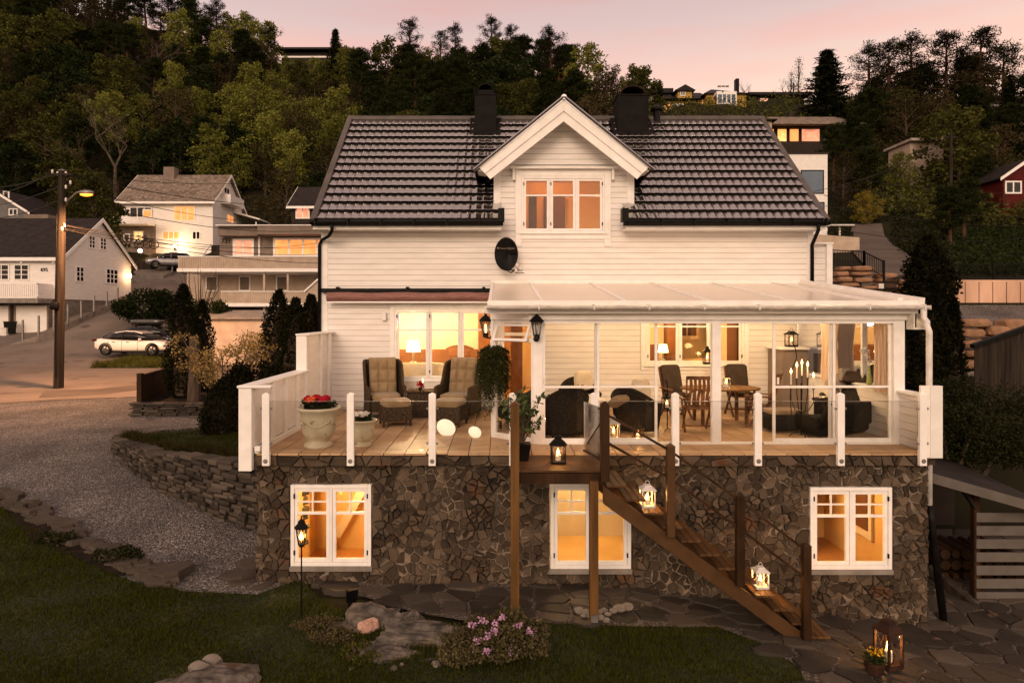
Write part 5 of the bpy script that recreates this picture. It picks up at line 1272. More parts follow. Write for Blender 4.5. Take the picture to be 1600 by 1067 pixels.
# wall lanterns
def walllamp(x, Y, z, label, lit, side=0):
 t = thing('wall_lamp', label, 'wall lamp', (x, Y, z)); yy = Y - .13
 m = MB(); m.lathe([(.02, -.11), (.06, -.09), (.05, -.05), (.03, -.02)], (x, yy, z), 10); m.build('cup', 'black_metal', t); m = MB(); m.lathe([(.125, .19), (.13, .205), (.09, .25), (.05, .29), (.03, .30), (.03, .33), (.01, .36), (.006, .42)], (x, yy, z), 12); m.build('cap', 'black_metal', t)
 m = MB()
 for k in range(6):
  a = math.pi * k / 3 + .3; m.tube([(x + .055 * math.cos(a), yy + .055 * math.sin(a), z - .05), (x + .10 * math.cos(a), yy + .10 * math.sin(a), z + .2)], .007, 5)
 m.build('frame', 'black_metal', t)
 m = MB(); m.lathe([(.05, -.04), (.095, .195)], (x, yy, z), 6, cap=False); m.build('glass', 'pane', t)
 m = MB(); m.lathe([(.015, -.02), (.02, .10), (.012, .14)], (x, yy, z), 8); m.build('bulb', 'flame_soft' if lit else 'candle_wax', t, smooth=True)
 m = MB(); m.lathe([(.055, 0), (.055, .02)], (0, 0, 0), 14); o = m.build('wall_plate', 'black_metal', t, local=True); o.rotation_euler = (R(90), 0, 0); o.location = (side * .14, .0, -.10)
 m = MB(); m.tube([(x + side * .14, Y - .01, z - .10), (x + side * .10, yy, z - .13), (x, yy, z - .10)], .014, 6); m.build('bracket', 'black_metal', t)
walllamp(wx(838, YS), YS, wz(520, YS), 'black coach lamp on the white front post of the sunroom', False)
walllamp(wx(759, 12.1), 12.0, wz(518, 12.0), 'black coach lamp at the left rear corner of the sunroom', True, 1)

# ================================================================ plants and pots on the terrace
def np_leaves(name, centers, size, asp, mat, parent=None, droop=0., flat=0., local=False, tri=False):
 c = np.asarray(centers, float); n_ = len(c); d = rng.normal(size=(n_, 3)); d[:, 2] *= (1 - flat); d[:, 2] -= droop; d /= np.linalg.norm(d, axis=1)[:, None]
 q = rng.normal(size=(n_, 3)); s = np.cross(d, q); s /= np.linalg.norm(s, axis=1)[:, None]; L = size * rng.uniform(.6, 1.3, n_)[:, None]; Wd = L * asp
 if tri: v = np.stack([c - s * Wd * .5, c + s * Wd * .5, c + d * L], 1); return np_mesh(name, v, 3, mat, parent, local)
 v = np.stack([c, c + d * L * .5 + s * Wd * .5, c + d * L, c + d * L * .5 - s * Wd * .5], 1)
 return np_mesh(name, v, 4, mat, parent, local)
def blobpts(n_, c, rx, ry, rz, shell=.5):
 d = rng.normal(size=(n_, 3)); d /= np.linalg.norm(d, axis=1)[:, None]; r = rng.uniform(shell, 1, n_) ** .6
 return np.array(c) + d * r[:, None] * np.array([rx, ry, rz])
def urn(loc, s, label, flower, label_f):
 t = thing('urn_planter', label, 'planter', loc)
 prof_ = [(.20, 0), (.21, .02), (.20, .045), (.155, .07), (.15, .09), (.19, .13), (.225, .20), (.24, .30), (.25, .42), (.265, .50), (.30, .53), (.31, .55), (.30, .575), (.27, .57), (.25, .52)]
 m = MB(); m.lathe([(r * s, z * s) for r, z in prof_], (0, 0, 0), 36, cap=False); m.build('pot', 'planter_glaze', t, smooth=True, local=True)
 m = MB(); m.lathe([(.001, .53 * s), (.255 * s, .53 * s)], (0, 0, 0), 24, cap=False); m.build('soil', 'dark_soil', t, local=True)
 m = MB()
 for k in range(4):
  a0 = k * math.pi / 2 - 2.2; pts = []
  for i in range(13):
   u = i / 12; a = a0 + u * math.pi / 2; z = .40 - .09 * math.sin(u * math.pi * 1.0); r = .255 - (.42 - z) * .1; pts.append((r * s * math.cos(a), r * s * math.sin(a), z * s))
  m.tube(pts, .010 * s, 6)
  a = a0; cc = Vector((.262 * s * math.cos(a), .262 * s * math.sin(a), .38 * s)); tan = Vector((-math.sin(a), math.cos(a), 0)); m.tube([cc + tan * .032 * s * math.cos(b) + Vector((0, 0, .036 * s * math.sin(b))) for b in [k2 * math.pi / 6 for k2 in range(13)]], .007 * s, 5)
 m.build('garland', 'planter_glaze', t, smooth=True, local=True)
 return t
def flowers(loc, s, label, petal, petal2=None):
 t = thing('flowering_plant', label, 'flowers', loc)
 np_leaves('leaves', blobpts(220, (0, 0, .04 * s), .26 * s, .26 * s, .09 * s, .2), .10 * s, .6, 'leaf_green', t, droop=-.2, local=True)
 def head(c, r, mat):
  m = MB()
  for _ in range(26):
   d = Vector((random.gauss(0, 1), random.gauss(0, 1), abs(random.gauss(0, 1)))).normalized(); p = Vector(c) + d * r * .75; m.ball(p, r * .36, 6, .15, (1, 1, .7))
  m.build('flower_head', mat, t, local=True, smooth=False)
 for k in range(6):
  a = k * 1.05; rr = .15 * s if k else 0; head((rr * math.cos(a), rr * math.sin(a), (.13 + random.uniform(-.02, .02)) * s), .085 * s, petal2 if petal2 and k == 4 else petal)
 return t
Y1_ = 10.98; urn((wx(498, Y1_), Y1_, ZF), 1.18, 'large cream glazed urn planter at the left end of the terrace', None, None)
flowers((wx(498, Y1_), Y1_, ZF + .64), 1.12, 'red geranium blooms filling the large cream urn', 'petal_red', 'petal_orange')
Y2_ = 11.05; urn((wx(567, Y2_), Y2_, ZF), .78, 'small cream glazed urn planter just right of the first glass post', None, None)
flowers((wx(566, Y2_), Y2_, ZF + .425), .72, 'white flowers in the small cream urn', 'petal_white')
# glowing stone lamps
for px, py, r, lb in ((697, 668, .17, 'larger glowing egg-shaped floor lamp on the terrace tiles'), (742, 675, .115, 'smaller glowing egg-shaped floor lamp on the terrace tiles')):
 Y = (CZ - ZF - r * .8) * 1000 / (py - VY); m = MB(); m.ball((0, 0, 0), r, 20, 0, (1.1, .95, .88)); o = m.build('globe_lamp', 'glow_ball', smooth=True); o.location = (wx(px, Y), Y, ZF + r * .8); o.rotation_euler = (.2, .5, .3); tag(o, lb, 'floor lamp')
# rattan wing chairs
def wing_chair(loc, rz, label):
 t = thing('armchair', label, 'armchair', loc, 0, 'rattan armchairs facing the view')
 # the rattan shell: plan runs from the left arm round the back to the right arm
 N = 40; m = MB()
 def pl(u):
  a = -1 + 2 * u; k = abs(a)
  if k > .42: x = math.copysign(.36 + .035 * math.sin((k - .42) / .58 * 3), a); y = -.40 + (1 - (k - .42) / .58) * .78
  else: x = a / .42 * .36; y = .38 + .05 * (1 - (k / .42) ** 2)
  y = -.42 if k > .999 else y
  if k > .42: top = .60 + .52 / (1 + math.exp(((k - .42) / .58 - .38) * 22)) + .03 * math.sin(k * 9)
  else: top = 1.13 - .02 * (k / .42) ** 2
  return x, y, top
 def f(u, v):
  x, y, tp = pl(u); z = .10 + (tp - .10) * v; back = max(0, z - .45) * .24; fl = 1 + .10 * max(0, (.3 - z)) + .10 * max(0, z - .75); return (x * fl, y + back, z)
 m.grid(f, N, 14); sh_ = m.build('shell', 'wicker', t, smooth=True, local=True); so_ = sh_.modifiers.new('t', 'SOLIDIFY'); so_.thickness = .06; so_.offset = 0
 m = MB(); m.tube([f(i / 48, 1) for i in range(49)], .036, 8); m.build('rolled_edge', 'wicker', t, smooth=True, local=True)
 m = MB(); m.box(-.33, .33, -.38, .36, .16, .36); m.build('seat_frame', 'wicker', t, bevel=.02, local=True)
 for sx in (-1, 1):
  for sy in (-.37, .36): m = MB(); m.lathe([(.022, 0), (.03, .16)], (sx * .33, sy, 0), 8); m.build('leg', 'wicker', t, local=True)
 m = MB(); m.cushion((0, -.06, .42), (.60, .66, .14), e=.3); m.build('seat_cushion', 'cushion_khaki', t, smooth=True, local=True)
 m = MB(); m.pad((0, .31, .80), (.60, .26, .80), rot=(R(-13), 0, 0)); m.build('back_cushion', 'cushion_khaki', t, smooth=True, local=True)
 t.rotation_euler = (0, 0, rz); return t
def footstool(loc, rz, label):
 t = thing('footstool', label, 'footstool', loc, 0, 'rattan footstools'); m = MB(); 
 m.loft([[(-.27, -.24, .10), (.27, -.24, .10), (.27, .24, .10), (-.27, .24, .10)], [(-.27, -.24, .30), (.27, -.24, .30), (.27, .24, .30), (-.27, .24, .30)], [(-.29, -.23, .38), (.29, -.23, .38), (.29, .23, .38), (-.29, .23, .38)]])
 m.build('frame', 'wicker', t, bevel=.015, local=True)
 for sx in (-1, 1):
  for sy in (-1, 1): m = MB(); m.lathe([(.02, 0), (.026, .2)], (sx * .24, sy * .21, 0), 8); m.build('leg', 'wicker', t, local=True)
 m = MB(); m.cushion((0, -.01, .41), (.52, .46, .14), e=.3); m.build('cushion', 'cushion_khaki', t, smooth=True, local=True); t.rotation_euler = (0, 0, rz); return t
s1 = 1.0
Ya = 14.15; a1 = wing_chair((wx(601, Ya), Ya, ZF), .30, 'rattan wing armchair with khaki cushion left of the wicker side table'); a1.scale = (1.05, 1.05, 1.08)
a2 = copy_tree(a1); place(a2, (wx(716, Ya), Ya, ZF), -.28, (1.05, 1.05, 1.08), 'rattan wing armchair with khaki cushion between the side table and the hanging plant')
f1 = footstool((wx(617, 13.05), 13.1, ZF), .32, 'rattan footstool with khaki cushion in front of the left wing armchair'); f1.scale = (1.12,) * 3
f2 = copy_tree(f1); place(f2, (wx(703, 13.05), 13.1, ZF), -.28, 1.12, 'rattan footstool with khaki cushion in front of the right wing armchair')
t = thing('side_table', 'square dark wicker side table between the two wing armchairs', 'side table', (wx(658, 14.2), 14.2, ZF)); m = MB(); m.box(-.28, .28, -.26, .26, .06, .54); m.box(-.31, .31, -.29, .29, .55, .59); m.build('wicker_box', 'wicker', t, bevel=.012, local=True)
for sx in (-1, 1):
 for sy in (-1, 1): m = MB(); m.lathe([(.02, 0), (.025, .08)], (sx * .24, sy * .22, 0), 8); m.build('leg', 'wicker', t, local=True)
tx_, ty_ = wx(657, 14.05), 14.05
t = thing('potted_plant', 'tiny red flowering plant on the wicker side table', 'plant', (tx_, ty_, ZF + .59)); m = MB(); m.lathe([(.035, 0), (.05, .07), (.04, .07)], (0, 0, 0), 12); m.build('pot', 'rust_metal', t, local=True); np_leaves('bloom', blobpts(70, (0, 0, .13), .08, .08, .07, .1), .05, .8, 'petal_red', t, local=True)
c_ = thing('candle', 'lit candle glowing behind the red plant on the side table', 'candle', (tx_ + .02, 14.3, ZF + .59)); m = MB(); m.lathe([(.03, 0), (.03, .14)], (0, 0, 0), 12); m.build('wax', 'candle_wax', c_, local=True); m = MB(); m.lathe([(.002, .15), (.014, .18), (.002, .24)], (0, 0, 0), 8); m.build('flame', 'flame', c_, local=True, smooth=True); point('candle_light', (tx_, 14.3, ZF + .9), 2.5, (1, .6, .25), .03, c_)
# hanging plant
hp = thing('hanging_plant', 'long trailing green plant in a hanging pot at the sunroom corner', 'plant', (wx(772, 11.75), 11.75, 3.75)); hc = Vector(hp.location)
pts = []
for k in range(240):
 a = random.uniform(0, 6.28); rr = random.uniform(.08, .27); Lk = random.uniform(.5, .95) * (1.25 if math.sin(a * 2) > .3 else .9); x, y = rr * math.cos(a), rr * math.sin(a)
 for i in range(60):
  u = i / 60; sp_ = 1 + .15 * min(1, u * 4); pts.append((x * sp_ + random.gauss(0, .014), y * sp_ + random.gauss(0, .014), .12 * (1 - (rr / .28) ** 2) - u * Lk * 1.05 + .06 * math.sin(min(1, u * 6) * 3.14)))
pts += [tuple(p) for p in blobpts(1300, (0, 0, -.05), .28, .28, .20, .3)]
np_leaves('foliage', pts, .04, .5, 'hanging_leaf', hp, droop=.6, local=True)
m = MB(); m.lathe([(.08, -.2), (.15, -.02), (.15, 0)], (0, 0, 0), 14); m.build('pot', 'wood_dark', hp, local=True)
m = MB()
for a in (0, 2.1, 4.2): m.tube([(.15 * math.cos(a), .15 * math.sin(a), 0), (0.02, 0.02, .75)], .004, 4)
m.build('hanger', 'galvanised', hp, local=True)
# shrub in a black pot on the landing
pp = thing('potted_shrub', 'leafy green shrub in a black pot standing on the stair landing behind the front post', 'plant', (wx(815, 10.0), 10.0, 2.187)); m = MB(); m.loft([[(-.10, -.10, 0), (.10, -.10, 0), (.10, .10, 0), (-.10, .10, 0)], [(-.14, -.14, .26), (.14, -.14, .26), (.14, .14, .26), (-.14, .14, .26)]]); m.build('pot', 'black_metal', pp, local=True)
m = MB(); tips = []
for k in range(16):
 a = random.uniform(0, 6.28); e_ = random.uniform(.15, .34); h = random.uniform(.35, 1.02); p = [(0, 0, .2), (e_ * .3 * math.cos(a), e_ * .3 * math.sin(a), .2 + h * .4), (e_ * math.cos(a), e_ * .6 * math.sin(a), .2 + h * .85)]; m.tube(p, [.012, .008, .004], 5); tips.append(p[2]); tips.append(tuple((Vector(p[1]) + Vector(p[2])) / 2))
m.build('stem', 'bark', pp, local=True)
L_ = [];
for tp in tips: L_ += [tuple(Vector(tp) + Vector((random.gauss(0, .035), random.gauss(0, .035), random.gauss(0, .035)))) for _ in range(9)]
np_leaves('leaves', L_, .115, .42, 'leaf_pot', pp, droop=-.15, local=True)

# ================================================================ sunroom furniture
def tub_chair(loc, rz, label, sc=1.):
 t = thing('wicker_chair', label, 'armchair', loc, 0, 'dark wicker tub chairs in the sunroom'); m = MB()
 def f(u, v):
  a = math.pi * (1.15 * u - .075); ca, sa = math.cos(a), math.sin(a); tp = .52 + .30 * max(0, sa) ** 1.5; z = .06 + (tp - .06) * v; r = .36 + .07 * v; return (r * ca * (1.02), r * sa * 1.05 - .06, z)
 m.grid(f, 36, 12); o = m.build('shell', 'wicker_dark', t, smooth=True, local=True); q = o.modifiers.new('t', 'SOLIDIFY'); q.thickness = .06; q.offset = 0
 m = MB(); m.tube([f(i / 36, 1) for i in range(37)], .04, 8); m.build('rolled_edge', 'wicker_dark', t, smooth=True, local=True)
 m = MB(); m.cushion((0, -.08, .30), (.66, .66, .26), e=.35); m.build('seat', 'wicker_dark', t, smooth=True, local=True)
 m = MB(); m.cushion((0, -.10, .44), (.58, .58, .12), e=.35); m.build('seat_cushion', 'cushion_cream', t, smooth=True, local=True)
 for sx in (-1, 1):
  for sy in (-.34, .26): m = MB(); m.lathe([(.02, 0), (.025, .14)], (sx * .28, sy, 0), 8); m.build('leg', 'wicker_dark', t, local=True)
 t.rotation_euler = (0, 0, rz); t.scale = (sc,) * 3; return t
def pillow(loc, rot, label, mat='cushion_cream', s=.42):
 m = MB(); m.cushion((0, 0, 0), (s, .14, s), e=.5); o = m.build('pillow', mat, smooth=True, local=True); o.location = loc; o.rotation_euler = rot; tag(o, label, 'pillow')
tub_chair((wx(878, 11.95), 11.95, ZF), math.pi + .35, 'dark wicker tub chair seen from behind at the left of the sunroom', 1.12)
tub_chair((wx(905, 14.1), 14.1, ZF), .1, 'dark wicker tub chair facing out behind the round table', 1.0)
tub_chair((wx(992, 12.4), 12.35, ZF), math.pi / 2 + .9, 'dark wicker tub chair turned sideways at the right of the round table', 1.05)
tub_chair((wx(815, 13.0), 12.9, ZF), -math.pi / 2 - .2, 'dark wicker tub chair half hidden behind the corner pane and hanging plant', 1.1)
pillow((wx(912, 14.15), 14.2, ZF + .80), (R(-12), 0, .05), 'cream square pillow on the wicker chair facing out'); pillow((wx(1004, 12.4), 12.5, ZF + .80), (R(-12), 0, .5), 'cream pillow propped in the sideways wicker chair')
pillow((wx(968, 12.15), 12.1, ZF + .62), (R(60), 0, .4), 'olive pillow lying on the sideways wicker chair', 'cushion_khaki', .4)
ct = thing('coffee_table', 'low round dark table with a white cloth between the wicker tub chairs', 'table', (wx(905, 12.95), 12.95, ZF)); m = MB(); m.lathe([(.30, 0), (.28, .03), (.24, .3), (.30, .52)], (0, 0, 0), 20); m.build('base', 'wicker_dark', ct, local=True); m = MB(); m.lathe([(.52, .48), (.53, .545), (.50, .56)], (0, 0, 0), 28); m.build('table_top', 'fabric_white', ct, local=True)
fp = thing('potted_plant', 'small leafy plant in a clay pot on the round sunroom table', 'plant', (wx(901, 12.7), 12.7, ZF + .56)); m = MB(); m.lathe([(.06, 0), (.10, .11), (.08, .11)], (0, 0, 0), 14); m.build('pot', 'boulder', fp, local=True); np_leaves('leaves', blobpts(200, (0, 0, .19), .16, .16, .10, .1), .08, .5, 'leaf_green', fp, local=True)
def dining_chair(loc, rz, label, cush=False, kind='slatted dining chairs in the sunroom'):
 t = thing('dining_chair', label, 'chair', loc, 0, kind); mt = 'teak'
 for sx in (-1, 1):
  m = MB(); m.beam((sx * .26, .28, 0), (sx * .25, -.20, .62), .035, .045); m.build('leg', mt, t, local=True); m = MB(); m.beam((sx * .225, -.24, 0), (sx * .225, .18, .46), .03, .045); m.beam((sx * .225, .18, .44), (sx * .24, .37, 1.08), .03, .05); m.build('back_post', mt, t, local=True)
  m = MB(); m.box(sx * .27 - .03, sx * .27 + .03, -.26, .26, .62, .645); m.build('armrest', mt, t, local=True, bevel=.006)
 m = MB()
 for k in range(6): m.box(-.21, .21, -.24 + k * .075, -.185 + k * .075, .43, .45)
 m.build('seat', mt, t, local=True)
 m = MB()
 for k in range(5):
  x = -.16 + k * .08
  def f(u, v, x=x): bow = math.sin(v * math.pi * 2 + .6) * .012; return (x - .026 + .052 * u + bow, .20 + .165 * v - .03 * math.sin(v * 3.14), .50 + .54 * v)
  m.grid(f, 1, 8)
 m.box(-.225, .225, .355, .385, 1.02, 1.09); m.box(-.225, .225, .18, .21, .47, .52); b_ = m.build('backrest', mt, t, local=True); q = b_.modifiers.new('t', 'SOLIDIFY'); q.thickness = .016
 m = MB(); m.beam((-.25, .2, .12), (.25, .2, .12), .02, .035); m.build('stretcher', mt, t, local=True)
 if cush:
  m = MB(); m.cushion((0, 0, .50), (.46, .48, .09), e=.3); m.build('seat_cushion', 'cushion_dark', t, smooth=True, local=True); m = MB(); m.cushion((0, .26, .82), (.48, .10, .64), rot=(R(-16), 0, 0), e=.3); m.build('back_cushion', 'cushion_dark', t, smooth=True, local=True)
 t.rotation_euler = (0, 0, rz); return t
dining_chair((wx(1088, 12.5), 12.5, ZF), math.pi - .12, 'slatted teak chair with its back to the viewer between the centre posts')
dining_chair((wx(1188, 12.9), 12.9, ZF), math.pi + 1.0, 'slatted teak chair turned sideways right of the dining table')
dining_chair((wx(1058, 14.1), 14.1, ZF), .25, 'cushioned dining chair facing out at the left end of the table', True, 'cushioned dining chairs in the sunroom')
dining_chair((wx(1157, 14.3), 14.3, ZF), -.05, 'cushioned dining chair behind the lit candle on the table', True, 'cushioned dining chairs in the sunroom')
dt = thing('dining_table', 'brown oval wooden dining table in the sunroom', 'table', (wx(1125, 13.4), 13.4, ZF)); m = MB(); m.loft([[(.72 * math.cos(a) * 1.15, .5 * math.sin(a), z) for a in [k * math.pi / 12 for k in range(24)]] for z in (.70, .735)]); m.build('table_top', 'wood_stain', dt, local=True)
for sx in (-1, 1):
 for sy in (-1, 1): m = MB(); m.box(sx * .45 - .03, sx * .45 + .03, sy * .28 - .03, sy * .28 + .03, 0, .70); m.build('leg', 'teak', dt, local=True)
def candlejar(x, y, z, label, r=.06, h=.16, e=3):
 c = thing('candle_jar', label, 'candle holder', (x, y, z)); m = MB(); m.lathe([(r * .8, 0), (r, .03), (r, h * .8), (r * .8, h)], (0, 0, 0), 16, cap=False); m.build('glass', 'pane', c, smooth=True, local=True); m = MB(); m.lathe([(r * .5, .0), (r * .5, h * .5)], (0, 0, 0), 12); m.build('candle', 'candle_wax', c, local=True); m = MB(); m.lathe([(.002, h * .52), (.014, h * .66), (.002, h * .95)], (0, 0, 0), 8); m.build('flame', 'flame', c, smooth=True, local=True); p = point('candle_light', (0, 0, 0), e, (1, .55, .2), .03); p.parent = c; p.location = (0, 0, h * .8)
candlejar(wx(1135, 13.2), 13.2, ZF + .735, 'large lit glass candle jar on the dining table', .075, .22)
candlejar(wx(1108, 14.0), 13.6, ZF + .735, 'small candle glass near the left end of the dining table', .05, .12, 1.5)
# floor candelabrum
cd = thing('candelabrum', 'tall wrought iron candelabrum with five lit candles in the right bay of the sunroom', 'candelabrum', (wx(1252, 11.75), 11.75, ZF)); m = MB(); Yk = 11.75; cx_ = wx(1252, Yk)
cands = [(1236, 598), (1245, 588), (1253, 584), (1262, 587), (1271, 604)]
m.tube([(0, 0, 0.05), (0, 0, 1.0)], .012, 6)
for px, py in cands:
 x = wx(px, Yk) - cx_; z = wz(py + 4, Yk) - ZF; m.tube([(0, 0, .45), (x * .6, 0, .5), (x, 0, z - .25), (x, 0, z)], .008, 5); m.lathe([(.01, -.01), (.028, 0), (.028, .008)], (x, 0, z), 10)
for a in (.5, 2.6, 4.7): m.tube([(0, 0, .12), (.16 * math.cos(a), .16 * math.sin(a), .06), (.2 * math.cos(a), .2 * math.sin(a), 0)], .01, 5)
m.tube([(-.12, .1, .2), (-.16, .1, .7), (-.14, .1, 1.2), (-.04, .1, 1.45), (-.06, .1, 1.62), (-.17, .1, 1.85)], .009, 5)
m.build('frame', 'black_metal', cd, local=True)
for px, py in cands:
 x = wx(px, Yk) - cx_; z = wz(py + 3, Yk) - ZF; m = MB(); m.lathe([(.014, 0), (.013, .20)], (x, 0, z), 8); q = m.build('candle', 'candle_wax', cd, local=True); m = MB(); m.lathe([(.002, .205), (.02, .235), (.016, .25), (.002, .30)], (x, 0, z), 8); m.build('flame', 'flame', q, local=True, smooth=True)
point('candle_light', (cx_, Yk, ZF + 1.35), 6, (1, .55, .2), .08, cd)
# lounge chair, footstool, lamp, orchid, stove-side bits
def lounge(loc, rz, label):
 t = thing('lounge_chair', label, 'armchair', loc, 0); m = MB()
 def f(u, v): x = -.33 + .66 * u; z = .35 + .75 * v; return (x, .18 + .38 * v + .05 * math.cos(u * 6.28), z)
 m.grid(f, 14, 10); o = m.build('back', 'wicker_dark', t, smooth=True, local=True); q = o.modifiers.new('t', 'SOLIDIFY'); q.thickness = .11
 m = MB(); m.cushion((0, -.08, .30), (.74, .74, .50), e=.35); m.build('body', 'wicker_dark', t, smooth=True, local=True)
 for sx in (-1, 1): m = MB(); m.cushion((sx * .37, -.02, .42), (.14, .76, .42), e=.4); m.build('arm', 'wicker_dark', t, smooth=True, local=True)
 m = MB(); m.cushion((0, .40, 1.02), (.56, .16, .24), rot=(R(-25), 0, 0), e=.4); m.build('headrest', 'cushion_dark', t, smooth=True, local=True)
 t.rotation_euler = (0, 0, rz); return t
lounge((wx(1322, 12.3), 12.3, ZF), -1.0, 'dark reclining lounge chair beside the side window of the sunroom')
lounge((wx(1285, 12.0), 11.9, ZF), math.pi + .1, 'dark wicker lounge chair turned away just behind the candelabrum').scale = (.95, .95, .66)
fs = thing('footstool', 'low dark footstool with pale top inside the sunroom', 'footstool', (wx(1222, 12.4), 12.4, ZF)); m = MB(); m.cushion((0, 0, .20), (.72, .56, .32), e=.35); m.build('body', 'wicker_dark', fs, smooth=True, local=True); m = MB(); m.cushion((0, 0, .39), (.66, .5, .10), e=.35); m.build('cushion', 'cushion_khaki', fs, smooth=True, local=True)
stv = thing('fireplace', 'pale masonry fireplace with glowing lantern standing in the sunroom corner', 'fireplace', (5.85, 15.0, ZF)); m = MB(); m.box(6.38, 6.95, 14.4, 15.2, ZF, 3.67); m.build('masonry', 'wall_grey', stv, bevel=.01); m = MB(); m.box(6.33, 6.97, 14.36, 15.2, 3.67, 3.72); m.build('shelf', 'white_trim_bright', stv)
lantern((wx(1262, 14.6) - .35, 14.65, 3.72), .22, .42, label='black lantern with glowing candles on the shelf above the fireplace', e=1.5)
tl = thing('side_table', 'small round dark table holding the grey shaded lamp', 'side table', (wx(1292, 13.0), 13.0, ZF)); m = MB(); m.lathe([(.2, 0), (.03, .04), (.03, .5), (.28, .52), (.28, .55)], (0, 0, 0), 20); m.build('stand', 'wicker_dark', tl, local=True)
gl = thing('table_lamp', 'unlit lamp with wide grey cone shade on the small round table', 'table lamp', (wx(1308, 13.0), 13.0, ZF + .55)); m = MB(); m.lathe([(.07, 0), (.05, .15), (.02, .3)], (0, 0, 0), 12); m.build('lamp_base', 'wall_grey', gl, local=True); m = MB(); m.lathe([(.25, .28), (.10, .52)], (0, 0, 0), 24, cap=False); m.build('lamp_shade', 'lamp_shade_cloth', gl, local=True)
hl = thing('tea_light_house', 'tiny glowing house-shaped tea light on the small round table', 'candle holder', (wx(1283, 12.8), 12.75, ZF + .55)); m = MB(); m.box(-.05, .05, -.04, .04, 0, .10); m.build('wall', 'fabric_white', hl, local=True); m = MB(); m.prism([(-.06, .10), (.06, .10), (0, .16)], -.05, .05); m.build('roof', 'wicker', hl, local=True); m = MB(); m.box(-.02, .02, -.043, -.04, .02, .07); m.build('opening', 'flame_soft', hl, local=True)
oc = thing('orchid_vase', 'white orchid stem in a slim green vase on the side sill of the sunroom', 'vase', (XS - .10, 12.0, 3.14)); m = MB(); m.lathe([(.045, 0), (.05, .05), (.03, .2), (.018, .34), (.02, .36)], (0, 0, 0), 16); m.build('vase', 'vase_green', oc, smooth=True, local=True)
m = MB(); m.tube([(0, 0, .3), (-.02, -.02, .5), (-.08, -.05, .64), (-.17, -.08, .66)], .005, 5); m.build('stem', 'leaf_green', oc, local=True); np_leaves('petals', np.concatenate([blobpts(16, c, .03, .03, .03, .1) for c in ((-.02, -.02, .5), (-.05, -.03, .57), (-.09, -.05, .63), (-.14, -.07, .66), (-.17, -.08, .62), (.02, 0, .45))]), .055, .8, 'petal_white', oc, local=True)
pb = thing('block_candle', 'square stone block on the side sill in front of the pale curtain', 'ornament', (XS - .16, 12.75, 3.14)); m = MB(); m.box(-.08, .08, -.08, .08, 0, .24); m.build('block', 'concrete', pb, local=True, bevel=.01)
lantern((wx(1106, 14.9), 14.95, 3.30), .16, .42, label='black lantern with white glowing side hanging by the kitchen window', style='round', e=2.5)
# soft ceiling glow inside the sunroom comes from bare point lights under its roof
for x, e_ in ((2.1, 50), (4.4, 70), (5.9, 45)): point('sunroom_light', (x, 13.7, 4.5), e_, (1, .68, .38), .12)
# ================================================================ houses round about
def simple_window(parent, face, a0, a1, z0, z1, P, nx=2, nz=1, pane='glass_dark', fr=.09, mat='white_trim_bright', d=.06):
 "face 'f': plane Y=P towards the viewer, a = X;  face 's': plane X=P, a = Y"
 m = MB(); s = 1 if face == 's' else -1
 def bx(mb, a, b, c, e, o0, o1):
  if face == 'f': mb.box(a, b, P - o1, P - o0, c, e)
  else: mb.box(P + o0, P + o1, a, b, c, e)
 bx(m, a0, a0 + fr, z0, z1, 0, d); bx(m, a1 - fr, a1, z0, z1, 0, d); bx(m, a0 + fr, a1 - fr, z0, z0 + fr, 0, d); bx(m, a0 + fr, a1 - fr, z1 - fr, z1, 0, d)
 t = fr * .45; w_ = (a1 - a0 - 2 * fr) / nx; h_ = (z1 - z0 - 2 * fr) / nz
 for i in range(1, nx): bx(m, a0 + fr + w_ * i - t, a0 + fr + w_ * i + t, z0 + fr, z1 - fr, 0, d - .008)
 for i in range(1, nz): bx(m, a0 + fr, a1 - fr, z0 + fr + h_ * i - t * .6, z0 + fr + h_ * i + t * .6, 0, d - .016)
 f = m.build('window', mat, parent); g = MB(); bx(g, a0 + fr, a1 - fr, z0 + fr, z1 - fr, .012, .02); g.build('pane', pane, f)
 return f
def gable(parent, x0, x1, y0, y1, zb, ze, zr, wall, roof, axis='x', oh=.45, th=.16, trim='white_trim_bright'):
 m = MB(); m.box(x0, x1, y0, y1, zb, ze)
 if axis == 'x': ym = (y0 + y1) / 2; m.prism([(y0, ze), (y1, ze), (ym, zr - .15)], x0, x1, 'x')
 else: xm = (x0 + x1) / 2; m.prism([(x0, ze), (x1, ze), (xm, zr - .15)], y0, y1, 'y')
 w_ = m.build('wall', wall, parent, fixn=True)
 r = MB(); tr = MB()
 if axis == 'x':
  ym = (y0 + y1) / 2; k = (zr - ze) / (ym - y0); za = ze - oh * k
  for s in (-1, 1):
   ya = y0 - oh if s < 0 else y1 + oh
   r.prism([(ya, za), (ym, zr), (ym, zr - th), (ya, za - th * .8)], x0 - oh * .7, x1 + oh * .7, 'x')
   for xx in (x0 - oh * .7 - .04, x1 + oh * .7): tr.prism([(ya, za + .0), (ym, zr + .02), (ym, zr - .32), (ya, za - .30)], xx, xx + .04, 'x')
  tr.box(x0 - oh * .7, x1 + oh * .7, y0 - oh - .04, y0 - oh, za - .28, za - .02)
 else:
  xm = (x0 + x1) / 2; k = (zr - ze) / (xm - x0); za = ze - oh * k
  for s in (-1, 1):
   xa = x0 - oh if s < 0 else x1 + oh
   r.prism([(xa, za), (xm, zr), (xm, zr - th), (xa, za - th * .8)], y0 - oh * .7, y1 + oh * .7, 'y')
   tr.prism([(xa, za), (xm, zr + .02), (xm, zr - .32), (xa, za - .30)], y0 - oh * .7 - .04, y0 - oh * .7, 'y')
 rr = r.build('roof', roof, parent, fixn=True); tr.build('barge_board', trim, parent, fixn=True)
 return w_, rr
